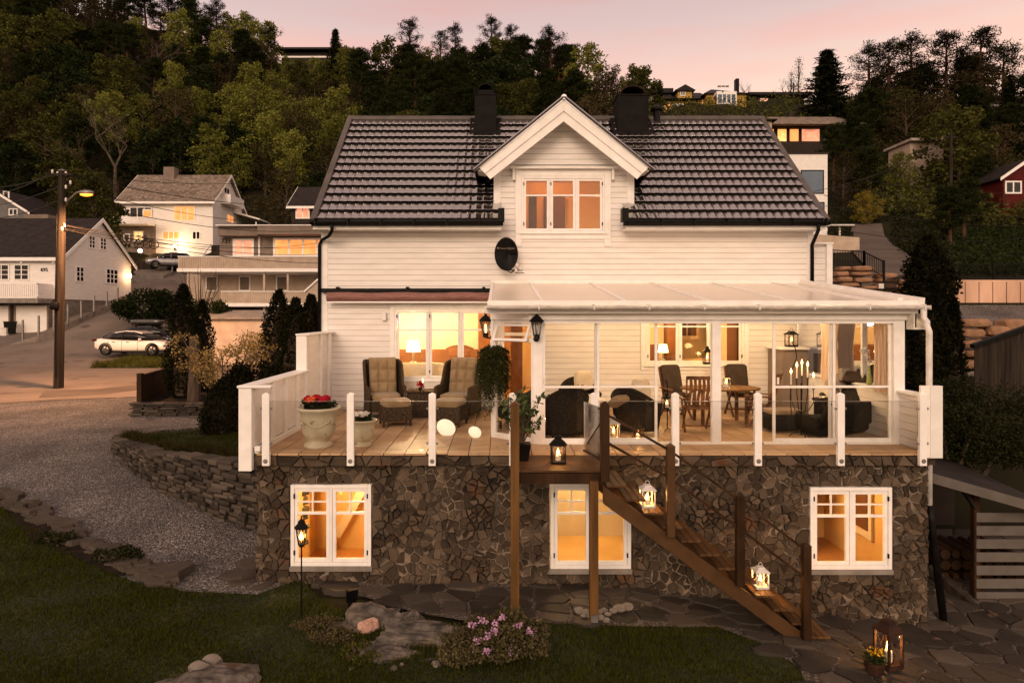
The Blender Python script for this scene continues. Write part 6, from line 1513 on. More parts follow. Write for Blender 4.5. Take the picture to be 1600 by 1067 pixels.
# --- house with the number on the wall
h1 = thing('house', 'white house with dark tiled roof, slatted balcony and two garage doors beside the sloping drive', 'house', (-40, 51, 3))
gable(h1, -52, -32.1, 47, 55.8, 5.6, 8.95, 12.2, 'white_siding', 'roof_dark', oh=.4)
m = MB(); m.box(-52, -32.2, 47.3, 55.7, 1.5, 5.6); m.build('basement', 'concrete', h1)
for zz in np.arange(5.8, 11.6, .24):  # shadow lines of the cladding on the gable end
 pass
YH = 46.99
for a, b in ((-10, 15), (22, 46)): simple_window(h1, 'f', wx(a, 47), wx(b, 47), wz(438, 47), wz(413, 47), 47, 2, 3, fr=.08)
XG = -32.1
def gy(px): return -XG * 1000 / (VX - px)
for a, b, t, bt, nx in ((138, 148.5, 368, 389, 2), (155.5, 166, 371, 391, 2), (118, 131, 416, 441, 2), (165, 184, 420, 444, 3)):
 y_ = (gy(a) + gy(b)) / 2; simple_window(h1, 's', gy(a), gy(b), wz(bt, y_), wz(t, y_), XG, nx, 3, fr=.10)
text('house_number', '695', (wx(68, 46.9), 46.97, wz(424, 47)), .36, 'black_metal', h1, ext=.02)
m = MB(); m.box(-52, -32.8, 45.5, 47, 5.30, 5.62); m.build('balcony_floor', 'concrete', h1)
m = MB(); m.box(-52, -32.8, 45.5, 45.56, 6.62, 6.70); m.box(-52, -32.8, 45.5, 45.56, 5.64, 5.72)
x = -51.9
while x < -32.9: m.box(x, x + .11, 45.51, 45.55, 5.72, 6.62); x += .15
m.box(-32.86, -32.8, 45.5, 47, 5.64, 6.70); m.build('balcony_railing', 'white_siding', h1)
for a, b in ((-60, 13), (24, 73)):
 xa, xb = wx(a, 46.9), wx(b, 46.9); m = MB(); m.box(xa, xb, 46.95, 47.27, 3.0, 5.1); g_ = m.build('garage_door', 'white_siding', h1); m = MB(); m.box(xa - .12, xa, 46.9, 47.2, 3.0, 5.2); m.box(xb, xb + .12, 46.9, 47.2, 3.0, 5.2); m.box(xa, xb, 46.9, 47.2, 5.1, 5.2); m.build('door_frame', 'wall_grey', g_)
m = MB(); m.lathe([(.02, 0), (.12, .1), (.12, .3), (.02, .4)], (-32.0 + .12, gy(199), wz(431, gy(199)) - .2), 10); m.build('porch_light', 'porch_bulb', h1); point('porch_light_glow', (-31.6, gy(199), wz(431, 55)), 45, (1, .58, .28), .1)
m = MB()
for px in (33, 83): m.ball((wx(px, 46.4), 46.4, 8.2), .09, 8)
m.split('eaves_light', 'pvc_white', h1, [-34.3])
# retaining wall beside the drive with thin steel posts
pa, pb_ = Vector((-35.5, 45.2, 0)), None
path = [(-38.4, 44.0, 2.55), (-37.0, 47.5, 3.3), (-36.2, 51, 4.1), (-35.8, 55, 5.0), (-35.2, 59.5, 5.9), (-34.6, 62, 6.4)]
rw = thing('retaining_wall', 'low concrete retaining wall with thin steel posts climbing beside the drive', 'retaining wall', (-36, 51, 3))
pts = [W(-40, 560, 41.5), W(0, 543, 42.3), W(60, 524, 43.6), W(100, 508, 44.9), W(140, 490, 47.5), W(187, 468, 51)]
m = MB()
for a, b in zip(pts, pts[1:]):
 a = Vector(a); b = Vector(b); m.add([(a.x, a.y, a.z - .9), (b.x, b.y, b.z - .9), (b.x, b.y, b.z), (a.x, a.y, a.z), (a.x - .1, a.y + .25, a.z - .9), (b.x - .1, b.y + .25, b.z - .9), (b.x - .1, b.y + .25, b.z), (a.x - .1, a.y + .25, a.z)], [(0, 1, 2, 3), (5, 4, 7, 6), (3, 2, 6, 7), (0, 3, 7, 4), (1, 5, 6, 2)])
m.build('wall', 'concrete', rw)
for px, py, top, Y in ((33, 532, 500, 43), (58, 523, 493, 43.6), (82, 515, 482, 44.3), (104, 505, 476, 45.2), (125, 496, 470, 46.5), (145, 488, 461, 47.9), (165, 479, 455, 49.4), (182, 470, 449, 50.6)):
 m = MB(); m.box(wx(px, Y) - .05, wx(px, Y) + .05, Y + .1, Y + .2, wz(py, Y) - .3, wz(top, Y)); m.build('post', 'galvanised', rw)
# forecourt in front of the garages
mb_ = thing('mailbox', 'white mailbox on a short post by the garage forecourt', 'mailbox', W(8, 532, 46)); m = MB(); m.box(-.22, .22, -.2, .2, .2, .85); m.box(-.25, .25, -.22, .22, .85, .92); m.build('box', 'pvc_white', mb_, local=True, bevel=.02); m = MB(); m.box(-.04, .04, -.04, .04, -.6, .2); m.build('post', 'wood_dark', mb_, local=True)
bn = thing('waste_bin', 'black wheelie bin beside the white mailbox', 'waste bin', W(16, 521, 46.2)); m = MB(); m.loft([[(-.22, -.22, 0), (.22, -.22, 0), (.22, .22, 0), (-.22, .22, 0)], [(-.28, -.28, .8), (.28, -.28, .8), (.28, .28, .8), (-.28, .28, .8)]]); m.build('body', 'black_metal', bn, local=True); m = MB(); m.box(-.3, .3, -.3, .3, .8, .87); m.build('lid', 'black_metal', bn, local=True)
# grey wall and wooden fence behind that house
bf = thing('concrete_wall', 'grey curved concrete wall beside the upper parking place', 'wall', W(220, 440, 62)); m = MB(); q = [W(203, 452, 60), W(230, 450, 61), W(255, 452, 62), W(267, 446, 63.5), W(269, 432, 66)]
for a, b in zip(q, q[1:]): m.add([(a.x, a.y, a.z - 2), (b.x, b.y, b.z - 2), (b.x, b.y, b.z + 1.3), (a.x, a.y, a.z + 1.3), (a.x, a.y + .3, a.z + 1.3), (b.x, b.y + .3, b.z + 1.3)], [(0, 1, 2, 3), (3, 2, 5, 4)])
m.build('wall', 'concrete', bf)
wf = thing('wooden_fence', 'weathered vertical board fence beside the silver parked car', 'fence', W(222, 425, 66))
for k in range(22):
 px = 203 + k * 1.7; a = W(px, 440, 66); m = MB(); m.box(a.x, a.x + .105, 66, 66.04, a.z - .5, a.z + 2.1 + .02 * (k % 3)); m.build('board', 'wood_pole', wf)
# --- big white house up the slope
h2 = thing('house', 'tall white house with pale grey shingle roof and orange lit windows up the slope', 'house', (-42, 84, 11))
X1 = -35.8; zb2 = 10.5
gable(h2, -47.2, X1, 80, 89, zb2, 19.1, 22.9, 'white_siding', 'roof_shingle', oh=.7)
m = MB(); m.box(wx(265, 84) - .6, wx(265, 84) + .8, 83.6, 84.8, 22.0, wz(262, 84)); m.build('chimney', 'wall_grey', h2); 
for a, b, t, bt, nx, pn in ((271.5, 305, 321.5, 346, 3, 'glow_window'), (254, 281, 361, 375, 3, 'glow_window'), (300, 313.5, 361, 375, 2, 'glass_dark')):
 simple_window(h2, 'f', wx(a, 80), wx(b, 80), wz(bt, 80), wz(t, 80), 80, nx, 1, pn, fr=.13)
m = MB(); m.box(-50.5, wx(243, 80), 78.2, 80, wz(352, 79), wz(349, 79)); m.build('balcony_floor', 'white_paint', h2)
m = MB(); a = wx(150, 78); b = wx(243, 78); m.box(a, b, 78.15, 78.2, wz(341, 78), wz(339, 78)); m.box(a, b, 78.15, 78.2, wz(344.5, 78), wz(343, 78)); m.box(a, b, 78.15, 78.2, wz(349, 78), wz(346, 78))
for k in range(8): x = a + (b - a) * k / 7; m.box(x - .05, x + .05, 78.13, 78.19, wz(350, 78), wz(338.5, 78))
m.build('balcony_railing', 'white_trim_bright', h2)
m = MB(); m.box(-47.4, wx(243, 79.9), 79.9, 79.98, 10.5, wz(351, 80)); m.build('recess', 'wall_grey', h2)
for a, b, t, bt, nx, pn in ((201, 236, 323, 340, 3, 'glass_dark'), (222, 236.5, 327, 340, 1, 'glow_window'), (208, 223, 361, 377, 2, 'glow_window_yellow'), (192, 202, 365, 376, 1, 'glass_dark')):
 simple_window(h2, 'f', wx(a, 79.7), wx(b, 79.7), wz(bt, 79.7), wz(t, 79.7), 79.85 if t > 350 else 79.93 - (.07 if a == 222 else 0), nx, 1, pn, fr=.11)
m = MB(); zb_ = wz(322, 84); m.box(X1, X1 + 1.3, 82.2, 86.5, zb_, zb_ + .3); m.box(X1 + 1.2, X1 + 1.3, 82.2, 86.5, zb_ + .3, zb_ + 1.2); m.box(X1, X1 + 1.2, 82.2, 82.3, zb_ + .3, zb_ + 1.2); m.build('gable_balcony', 'white_siding', h2)
simple_window(h2, 's', 83.2, 84.9, wz(304, 84), wz(293, 84), X1, 2, 1, 'glass_dark', fr=.12); simple_window(h2, 's', 84.0, 86.2, wz(347, 84), wz(333, 84), X1, 2, 1, 'glow_window', fr=.15)
m = MB(); m.prism([(X1, wz(333, 88)), (X1 + 3.6, wz(345, 88)), (X1 + 3.6, wz(347, 88)), (X1, wz(336, 88))], 86, 90, 'y'); m.box(X1 + 3.0, X1 + 3.15, 86.1, 86.25, 12, wz(346, 86)); m.box(X1, X1 + 2.6, 87.5, 87.6, 12, 16.5); m.build('lean_to', 'white_trim_bright', h2, fixn=True)
m = MB(); m.box(-47.2, X1, 79.93, 79.97, 10.5, 10.6); m.build('plinth', 'concrete', h2)
fl = thing('floodlight', 'low warm spotlight washing the base of the tall white house', 'light', W(273, 384, 79.4)); m = MB(); m.ball((0, 0, 0), .22, 8); m.build('bulb', 'porch_bulb', fl, local=True); m = MB(); m.box(-.1, .1, -.1, .1, -.5, -.2); m.build('base', 'black_metal', fl, local=True); point('floodlight_glow', (wx(273, 79), 78.8, wz(386, 79)), 260, (1, .62, .33), .2)
fl = thing('floodlight', 'warm garden spotlight among the shrubs below the bicycles', 'light', W(219, 392, 76)); m = MB(); m.ball((0, 0, 0), .25, 8); m.build('bulb', 'porch_bulb', fl, local=True); m = MB(); m.box(-.1, .1, -.1, .1, -.6, -.2); m.build('base', 'black_metal', fl, local=True); point('floodlight_glow', (wx(219, 75), 75.5, wz(389, 75)), 160, (1, .5, .15), .2)
def bike(loc, label, sc=1.):
 t = thing('bicycle', label, 'bicycle', loc, 0, 'bicycles below the balcony')
 for sx in (-.52, .52): m = MB(); m.tube([(sx + .33 * math.cos(a), 0, .34 + .33 * math.sin(a)) for a in [k * math.pi / 8 for k in range(17)]], .03, 5); m.build('wheel', 'black_metal', t, local=True)
 m = MB(); m.tube([(-.52, 0, .34), (-.15, 0, .75), (.4, 0, .8), (.52, 0, .34)], .03, 5); m.tube([(-.15, 0, .75), (-.05, 0, .3), (.4, 0, .8)], .03, 5); m.tube([(-.52, 0, .34), (-.05, 0, .3)], .02, 5); m.build('frame', 'black_metal', t, local=True)
 m = MB(); m.box(-.3, -.02, -.06, .06, .9, .96); m.build('saddle', 'black_metal', t, local=True); m = MB(); m.tube([(.36, -.25, 1.0), (.4, 0, .95), (.36, .25, 1.0)], .02, 5); m.build('handlebar', 'black_metal', t, local=True); t.scale = (1.6,) * 3; return t
bk = bike(W(220, 388, 78), 'dark bicycle leaning by the recessed wall, left of the pair'); b2 = copy_tree(bk); place(b2, W(229, 389, 77.5), .2, 1.6, 'dark bicycle leaning by the recessed wall, right of the pair')
# --- grey house with two decks
h3 = thing('house', 'grey flat roofed house with two long boarded balconies and orange windows', 'house', (-18, 49, 4))
Yg = 49.5
m = MB(); m.box(wx(343, Yg), -12.0, Yg, 57, wz(476, Yg), wz(365, Yg)); m.build('upper_wall', 'wall_grey', h3)
m = MB(); m.box(wx(292, Yg), wx(343, Yg) - .01, Yg + .4, 57, 3.5, wz(418, Yg)); m.box(wx(343, Yg), -12.0, Yg - .06, Yg - .01, wz(478, Yg), wz(420, Yg)); m.build('lower_wall', 'wall_beige', h3)
m = MB(); m.box(wx(340, 48.6), wx(402, 48.6), 48.6, 57.2, wz(368, 48.6), wz(354, 48.6)); m.box(wx(402, 48.2), -11.5, 48.2, 57.2, wz(366, 48.2), wz(353, 48.2)); m.build('roof', 'wall_grey', h3)
m = MB(); m.box(wx(340, 48.5), -11.4, 48.1, 57.3, wz(354, 48.6) + .0, wz(352.6, 48.6)); m.build('roof_edge', 'white_paint', h3)
simple_window(h3, 'f', wx(364, Yg), wx(397, Yg), wz(401, Yg), wz(373, Yg), Yg, 2, 1, 'glow_pink', fr=.16)
simple_window(h3, 'f', wx(427, Yg), wx(520, Yg), wz(401, Yg), wz(372, Yg), Yg, 4, 1, 'glow_window', fr=.16)
for a, b in ((318, 337), (374, 392), (432, 451)): simple_window(h3, 'f', wx(a, Yg), wx(b, Yg), wz(455, Yg), wz(431, Yg), Yg - .06 if a > 340 else Yg + .4, 1, 1, 'wall_grey', fr=.09)
m = MB(); m.box(wx(404, Yg), wx(407, Yg), Yg - .1, Yg, wz(401, Yg), wz(366, Yg)); m.build('drain_pipe', 'pvc_white', h3)
def deck(y, px0, px1, top, bot, fl_):
 xa, xb = wx(px0, y), wx(px1, y); zt, zb = wz(top, y), wz(bot, y)
 m = MB(); m.box(xa, xb, y, y + 3.2, zb - .22, zb - .02); m.box(xa - .05, xb, y - .06, y, zb - .2, zb + .04); m.build('deck_floor', 'white_trim_bright', h3)
 m = MB(); m.box(xa, xb, y - .05, y + .10, zt, zt + .06); m.build('deck_cap', 'white_trim_bright', h3)
 m = MB(); x = xa
 while x < xb: m.box(x + .012, x + .155, y, y + .03, zb + .04, zt); x += .165
 m.box(xa, xb, y + .031, y + .05, zb + .04, zt); m.build('deck_boards', 'wall_beige', h3)
deck(46.5, 278, 520, 401.5, 420.5, 0); deck(46.2, 345, 478, 456, 474.5, 0)
m = MB(); m.prism([(wx(476, 46.1), wz(457, 46.1)), (wx(505, 46.1), wz(430, 46.1)), (wx(520, 46.1), wz(430, 46.1)), (wx(520, 46.1), wz(476, 46.1)), (wx(476, 46.1), wz(476, 46.1))], 46.1, 46.2, 'y'); m.build('stair_side', 'wall_beige', h3, fixn=True)
m = MB(); m.beam(W(475, 456, 46), W(505, 429, 46), .12, .10); m.beam(W(314, 402, 47), W(329, 381, 47), .15, .12); m.build('stair_rail', 'white_trim_bright', h3)
m = MB(); m.box(wx(330, 47.5), wx(342, 47.5), 47.5, 47.6, wz(401, 47.5), wz(383, 47.5)); m.build('screen', 'wall_dark', h3)
for px in (292, 411, 448): m = MB(); m.box(wx(px, 46.7), wx(px, 46.7) + .14, 46.7, 46.85, 3.4, wz(420, 46.7)); m.build('deck_post', 'wall_beige', h3)
text('house_number', '731', (wx(353, Yg - .05), Yg - .03, wz(380, Yg)), .5, 'black_metal', h3, ext=.02)
# --- shed with corrugated roof
sd = thing('shed', 'pink walled shed with pale corrugated roof behind the yellow leaved tree', 'shed', (-15, 40, 3))
Ys = 36.; m = MB(); m.box(wx(312, Ys), wx(412, Ys), Ys, Ys + 3, 1, wz(496, Ys)); m.build('wall', 'wall_beige', sd)
m = MB(); xa, xb = wx(307, Ys), wx(414, Ys)
m.grid(lambda u, v: (xa + (xb - xa) * u, Ys - .3 + 3.5 * v, wz(497, Ys) + .45 * v + .035 * math.sin(u * 6.283 * 26)), 208, 1); o = m.build('roof', 'roof_corrugated', sd); q = o.modifiers.new('t', 'SOLIDIFY'); q.thickness = .03
m = MB(); [m.box(wx(313, Ys), wx(330, Ys), Ys - .05, Ys - .01, wz(508 - k * 3, Ys), wz(506.6 - k * 3, Ys)) for k in range(3)]; m.build('louvre', 'pvc_white', sd)
# --- further houses
h4 = thing('house', 'blue grey gabled house with small white windows at the upper left', 'house', (-62, 80, 14)); gable(h4, wx(-70, 78), wx(42, 78), 78, 86, 12, wz(327, 78), wz(296, 78) + .3, 'wall_blue', 'roof_dark', 'y', oh=.7)
simple_window(h4, 'f', wx(5, 78), wx(15, 78), wz(311, 78), wz(299, 78), 78, 1, 1, fr=.15); simple_window(h4, 'f', wx(14, 78), wx(28, 78), wz(337, 78), wz(326, 78), 78, 2, 1, fr=.12)
m = MB(); m.box(wx(38, 77), wx(75, 77), 77, 84, 12, wz(335, 77)); m.build('garage', 'wall_grey', h4)
h5 = thing('house', 'small dark roofed house with a pink lit window just left of the main roof', 'house', (-21, 70, 12)); gable(h5, wx(455, 70), wx(560, 70), 70, 77, 8, wz(318, 70), wz(291, 73), 'wall_dark', 'roof_dark', oh=.5); simple_window(h5, 'f', wx(462, 70), wx(484, 70), wz(342, 70), wz(320, 70), 70, 2, 1, 'glow_pink', fr=.12)
h6 = thing('house', 'long low dark house on the crest of the wooded hill', 'house', (-48, 165, 70)); Yk = 160.; m = MB(); m.box(wx(440, Yk), wx(538, Yk), Yk, Yk + 10, wz(112, Yk), wz(82, Yk)); m.build('wall', 'wall_dark', h6); m = MB(); m.box(wx(434, Yk), wx(545, Yk), Yk - 1.5, Yk + 11, wz(81, Yk), wz(78, Yk)); m.build('roof', 'roof_dark', h6); m = MB(); m.box(wx(494, Yk), wx(501, Yk), Yk + 3, Yk + 4.5, wz(78, Yk), wz(68, Yk)); m.build('chimney', 'wall_grey', h6)
m = MB(); m.box(wx(434, Yk), wx(532, Yk), Yk - 3, Yk - 2.8, wz(98, Yk), wz(95.5, Yk)); m.build('terrace_edge', 'white_paint', h6); simple_window(h6, 'f', wx(530, Yk), wx(537, Yk), wz(92, Yk), wz(86, Yk), Yk, 1, 1, 'glow_window', fr=.2)
# ================================================================ cars
def wheelset(t, xs, w, r, mat_rim='rim'):
 for x in xs:
  for s in (-1, 1):
   m = MB(); m.lathe([(r * .68, -.11), (r * .96, -.11), (r, -.06), (r, .06), (r * .96, .11), (r * .68, .11)], (0, 0, 0), 24, cap=False); wh = m.build('wheel', 'tyre', t, local=True, smooth=True); wh.rotation_euler = (R(90), 0, 0); wh.location = (x, s * (w / 2 - .10), r)
   m = MB(); m.lathe([(.01, .085 * -s), (.06, .09 * -s), (.07, .07 * -s)], (0, 0, 0), 12, cap=False)
   for k in range(5): a = k * 1.2566; m.beam((0, 0, -s * .075), (r * .66 * math.cos(a), r * .66 * math.sin(a), -s * .085), .07, .03, up=(0, 0, 1))
   m.tube([(r * .67 * math.cos(a), r * .67 * math.sin(a), -s * .08) for a in [k * math.pi / 10 for k in range(21)]], .02, 5, False); m.build('rim', mat_rim, wh, local=True)
def car(name, label, cat, loc, rz, L, wd, prof_low, prof_up, mat, wheels, r, cabin, group=None, roofbox=False):
 """prof_low: (x, z_bottom, z_belt, halfwidth); cabin: (x, z_top, halfwidth_top) from windscreen foot to rear"""
 t = thing(name, label, cat, loc, 0, group); m = MB(); rings = []
 for x, zb, zt, hw in prof_low: rings.append([(x, -hw * .86, zb), (x, -hw, zb + .12), (x, -hw, (zb + zt) / 2 + .05), (x, -hw * .97, zt - .08), (x, -hw * .80, zt), (x, hw * .80, zt), (x, hw * .97, zt - .08), (x, hw, (zb + zt) / 2 + .05), (x, hw, zb + .12), (x, hw * .86, zb)])
 m.loft(rings); b = m.build('body', mat, t, local=True, smooth=True, fixn=True); b.modifiers.new('s', 'SUBSURF').levels = 1; b.modifiers['s'].render_levels = 1
 m = MB(); rings = []
 for x, zt, hw, zb, hb in cabin: rings.append([(x, -hb, zb), (x, -hw, zt - .05), (x, -hw * .85, zt), (x, hw * .85, zt), (x, hw, zt - .05), (x, hb, zb)])
 m.loft(rings); m.build('glasshouse', 'glass_dark', t, local=True, smooth=True, fixn=True)
 m = MB(); rr = []
 top = [c for c in cabin if c[1] > cabin[len(cabin) // 2][1] - .16]
 for x, zt, hw, zb, hb in top: rr.append([(x, -hw * .98, zt - .045), (x, -hw * .84, zt + .012), (x, hw * .84, zt + .012), (x, hw * .98, zt - .045), (x, hw * .8, zt - .02), (x, -hw * .8, zt - .02)])
 m.loft(rr); m.build('roof', mat if name != 'parked_car' or roofbox is None else mat, t, local=True, fixn=True)
 m = MB()
 for s in (-1, 1):
  for i in (0, len(cabin) // 2, len(cabin) - 2):
   c0, c1 = cabin[i], cabin[i + 1]
   if i == len(cabin) // 2: m.beam((c0[0], s * (c0[4] + .005), c0[3]), (c0[0] - .03, s * (c0[2] + .01), c0[1] - .04), .04, .02)
   else: m.tube([(c0[0], s * c0[4] * .98, c0[3] + .01 if c0[1] < c0[3] + .2 else c0[1]), (c1[0], s * (c1[2] + .01), c1[1] - .03)], .018, 5)
 m.build('pillar', mat, t, local=True)
 wheelset(t, wheels, wd, r)
 x0, x1 = prof_low[0][0], prof_low[-1][0]
 for s in (-1, 1):
  m = MB(); m.cushion((x1 - .20, s * wd * .38, prof_low[-2][2] - .12), (.32, .30, .12), e=.6, n=8); m.build('headlight', 'galvanised', t, local=True, smooth=True)
  m = MB(); m.cushion((x0 + .14, s * wd * .40, prof_low[1][2] - .12), (.30, .30, .12), e=.6, n=8); m.build('tail_light', 'wall_red', t, local=True, smooth=True)
  m = MB(); m.cushion((cabin[1][0] + .12, s * (wd / 2 + .08), cabin[0][3] + .06), (.14, .18, .12), e=.6, n=8); m.build('mirror', mat, t, local=True, smooth=True)
  for hx in (-.15, -1.0): m = MB(); m.box(hx, hx + .16, s * (wd / 2) - .01, s * (wd / 2) + .012, cabin[0][3] - .12, cabin[0][3] - .09); m.build('door_handle', 'black_metal', t, local=True)
  m = MB()
  for wxx in wheels: m.tube([(wxx + (r + .05) * math.cos(a), s * (wd / 2 - .005), r + (r + .05) * math.sin(a)) for a in [math.pi * k / 10 for k in range(11)]], .035, 5)
  m.box(wheels[0] + r, wheels[1] - r, s * (wd / 2 - .04) - .02, s * (wd / 2 - .04) + .02, .17, .25); m.build('arch_trim', 'tyre', t, local=True)
  m = MB()
  for dx in (.55, -.42, -1.25): m.box(dx - .006, dx + .006, s * (wd / 2 + .001) - .004, s * (wd / 2 + .001) + .004, .32, cabin[0][3] - .04)
  m.build('door_seam', 'tyre', t, local=True)
 t.rotation_euler = (0, 0, rz); return t
pc = G(206, 553, 30)
sedan = car('parked_car', 'white sedan with black windows parked on the drive beside the street', 'car', W(216, 554, 38.5), 0, 4.7, 1.85,
 None or [(-2.32, .45, .86, .62), (-2.22, .28, 1.02, .82), (-1.7, .22, 1.03, .92), (-.8, .20, .96, .925), (.3, .20, .93, .925), (1.2, .20, .93, .92), (1.9, .24, .84, .86), (2.25, .30, .70, .72), (2.34, .40, .60, .55)], None, 'car_white', (-1.42, 1.42), .335,
 [(1.30, .98, .70, .90, .80), (.62, 1.30, .62, .91, .86), (.15, 1.42, .58, .92, .87), (-.45, 1.44, .57, .93, .87), (-1.1, 1.34, .58, .95, .84), (-1.75, 1.10, .66, 1.0, .76)])
sedan.rotation_euler = (0, 0, -.06)
for k_ in sedan.children:
 if k_.name.startswith('pillar'): k_.data.materials[0] = MATS['glass_dark']
c2 = car('parked_car', 'black car with a roof box hidden behind the white sedan', 'car', W(240, 546, 41.5), 0, 4.5, 1.85,
 [(-2.2, .45, .9, .65), (-2.1, .3, 1.05, .85), (-1.2, .22, 1.05, .92), (.4, .2, 1.0, .92), (1.3, .2, .98, .9), (2.0, .28, .85, .8), (2.2, .4, .7, .6)], None, 'car_black', (-1.35, 1.35), .34,
 [(1.2, 1.0, .7, .95, .8), (.6, 1.40, .62, .95, .86), (0, 1.52, .6, .96, .86), (-1.0, 1.50, .6, .98, .86), (-2.0, 1.10, .66, 1.0, .8)])
m = MB(); m.cushion((-.4, 0, 1.78), (2.1, .8, .36), e=.45); m.build('roof_box', 'car_black', c2, smooth=True, local=True); m = MB(); m.box(-.9, -.86, -.6, .6, 1.52, 1.6); m.box(.2, .24, -.6, .6, 1.52, 1.6); m.split('roof_bar', 'black_metal', c2, [-10], local=True); c2.rotation_euler = (0, 0, -.08)
suv = car('parked_car', 'silver grey off-road car parked on the upper drive by the balcony', 'car', W(266, 420.5, 66), 0, 4.7, 1.9,
 [(-2.3, .5, .95, .7), (-2.2, .35, 1.10, .88), (-1.2, .3, 1.12, .95), (.4, .3, 1.1, .95), (1.3, .3, 1.08, .93), (2.1, .36, .98, .85), (2.3, .5, .8, .65)], None, 'car_silver', (-1.4, 1.4), .37,
 [(1.2, 1.12, .75, 1.05, .84), (.6, 1.55, .66, 1.06, .88), (0, 1.68, .64, 1.07, .88), (-1.4, 1.66, .64, 1.08, .88), (-2.1, 1.2, .7, 1.1, .84)]); suv.rotation_euler = (0, 0, math.pi + .55)
# ================================================================ street pole, lamp and wires
pp0 = Vector((wx(91.5, 28), 28., H(wx(91.5, 28), 28) + .02)); ptop = W(97.5, 268, 28)
pole = thing('utility_pole', 'tall weathered wooden utility pole with orange street lamp at the roadside', 'utility pole', pp0)
m = MB(); m.tube([pp0, pp0.lerp(ptop, .5), ptop], [.20, .175, .145], 14); m.build('trunk', 'wood_pole', pole, smooth=False)
m = MB(); m.lathe([(.16, 0), (.17, .04), (.05, .09)], tuple(ptop), 12); m.build('cap', 'galvanised', pole)
a_ = W(103, 318, 27.9); b_ = W(120, 301, 27.2); c_ = W(124, 299.5, 27)
m = MB(); m.tube([a_, W(110, 310, 27.6), b_, W(126, 300, 27)], .035, 8); m.build('lamp_arm', 'galvanised', pole, smooth=True)
hd = W(135, 302, 27); m = MB(); m.ball((hd.x, hd.y, hd.z + .03), .30, 16, 0, (1.1, .5, .35)); lh_ = m.build('lamp_head', 'galvanised', pole, smooth=True)
m = MB(); m.ball((hd.x, hd.y, hd.z - .05), .25, 14, 0, (1.1, .5, .35)); m.build('bulb', 'street_bulb', lh_, smooth=True)
L_ = bpy.data.lights.new('street_light', 'SPOT'); L_.energy = 5200; L_.color = (1., .47, .21); L_.shadow_soft_size = .2; L_.spot_size = R(150); L_.spot_blend = .7
o = bpy.data.objects.new('street_light', L_); COL.objects.link(o); o.location = (hd.x + .25, hd.y, hd.z - .3); o.rotation_euler = (R(12), R(10), 0)
def ins(px, py, Y=27.9, r=.05):
 p = W(px, py, Y); m = MB(); m.lathe([(.02, -.1), (r, -.05), (r * .7, 0), (r, .04), (.02, .08)], tuple(p), 10); m.build('insulator', 'pvc_white', pole, smooth=True)
for p_ in ((82, 268), (90, 271), (103, 271), (103, 292), (103, 312), (101, 352), (110, 285), (97, 357)): ins(*p_)
m = MB(); m.box(wx(80, 27.8), wx(112, 27.8), 27.85, 27.95, wz(274, 27.9), wz(271, 27.9)); m.build('crossarm', 'wood_pole', pole)
m = MB(); m.tube([W(89, 335, 27.8), W(86, 476, 27.75), W(87, 590, 27.75)], .02, 6); m.build('cable', 'black_metal', pole)
bx_ = W(85, 478, 27.75); m = MB(); m.cushion(tuple(bx_), (.36, .25, .36), e=.6, n=8); m.build('cable_coil', 'black_metal', pole, smooth=True)
def wire(a, b, sag=.4, r=.012, label=''):
 a = Vector(a); b = Vector(b); m = MB(); m.tube([a.lerp(b, i / 16) - Vector((0, 0, sag * 4 * (i / 16) * (1 - i / 16))) for i in range(17)], r, 4)
 o = m.build('wire', 'wire'); tag(o, label, 'wire'); return o
wl = 'overhead cable from the wooden pole past the houses towards the main house'
k = 0
for (x0, y0), (x1_w, y1_w), Y2, sg in (((104, 271), (560, 250), 60, 1.2), ((104, 273), (640, 292), 62, 1.6), ((103, 292), (620, 322), 60, 1.6), ((103, 312), (560, 350), 55, 1.0), ((103, 352), (610, 372), 50, .9), ((103, 353), (560, 392), 48, .7), ((101, 357), (640, 335), 58, 1.8), ((101, 359), (620, 405), 52, .8)):
 o = wire(W(x0, y0, 27.9), W(x1_w, y1_w, Y2), sg, .018 + .004 * (k % 2), wl); o['group'] = 'overhead cables right of the wooden pole'; k += 1
for (x0, y0), (x1_w, y1_w), Y2 in (((90, 271), (-80, 284), 40), ((82, 269), (-60, 300), 38), ((94, 291), (-80, 318), 42), ((94, 313), (-80, 338), 42), ((94, 350), (-60, 380), 40)):
 o = wire(W(x0, y0, 27.9), W(x1_w, y1_w, Y2), .5, .018, 'overhead cable leaving the wooden pole to the left edge'); o['group'] = 'overhead cables left of the wooden pole'
o = wire(W(92, 590, 24.5), W(92, 591, 24.5), 0, .001, 'x'); bpy.data.objects.remove(o)
# ================================================================ garden fence and low slate wall by the road
gf = thing('garden_fence', 'dark stained low board fence at the corner of the slate bed', 'fence', W(220, 645, 22.4))
pA, pB = W(219, 630, 22.3), W(297, 615, 29)
for k in range(30):
 a = Vector((pA.x + (pB.x - pA.x) * k / 30, pA.y + (pB.y - pA.y) * k / 30, 1.0)); b = Vector((pA.x + (pB.x - pA.x) * (k + .9) / 30, pA.y + (pB.y - pA.y) * (k + .9) / 30, 1.0))
 m = MB(); m.beam((a.x, a.y, 1.68), (b.x, b.y, 1.68), .03, 1.25); m.build('board', 'wood_dark', gf)
m = MB(); m.beam((pA.x, pA.y, 2.33), (pB.x, pB.y, 2.33), .12, .05); m.build('cap_rail', 'wood_dark', gf); m = MB(); m.box(pA.x - .08, pA.x + .08, pA.y - .08, pA.y + .08, .8, 2.42); m.build('post', 'wood_dark', gf)
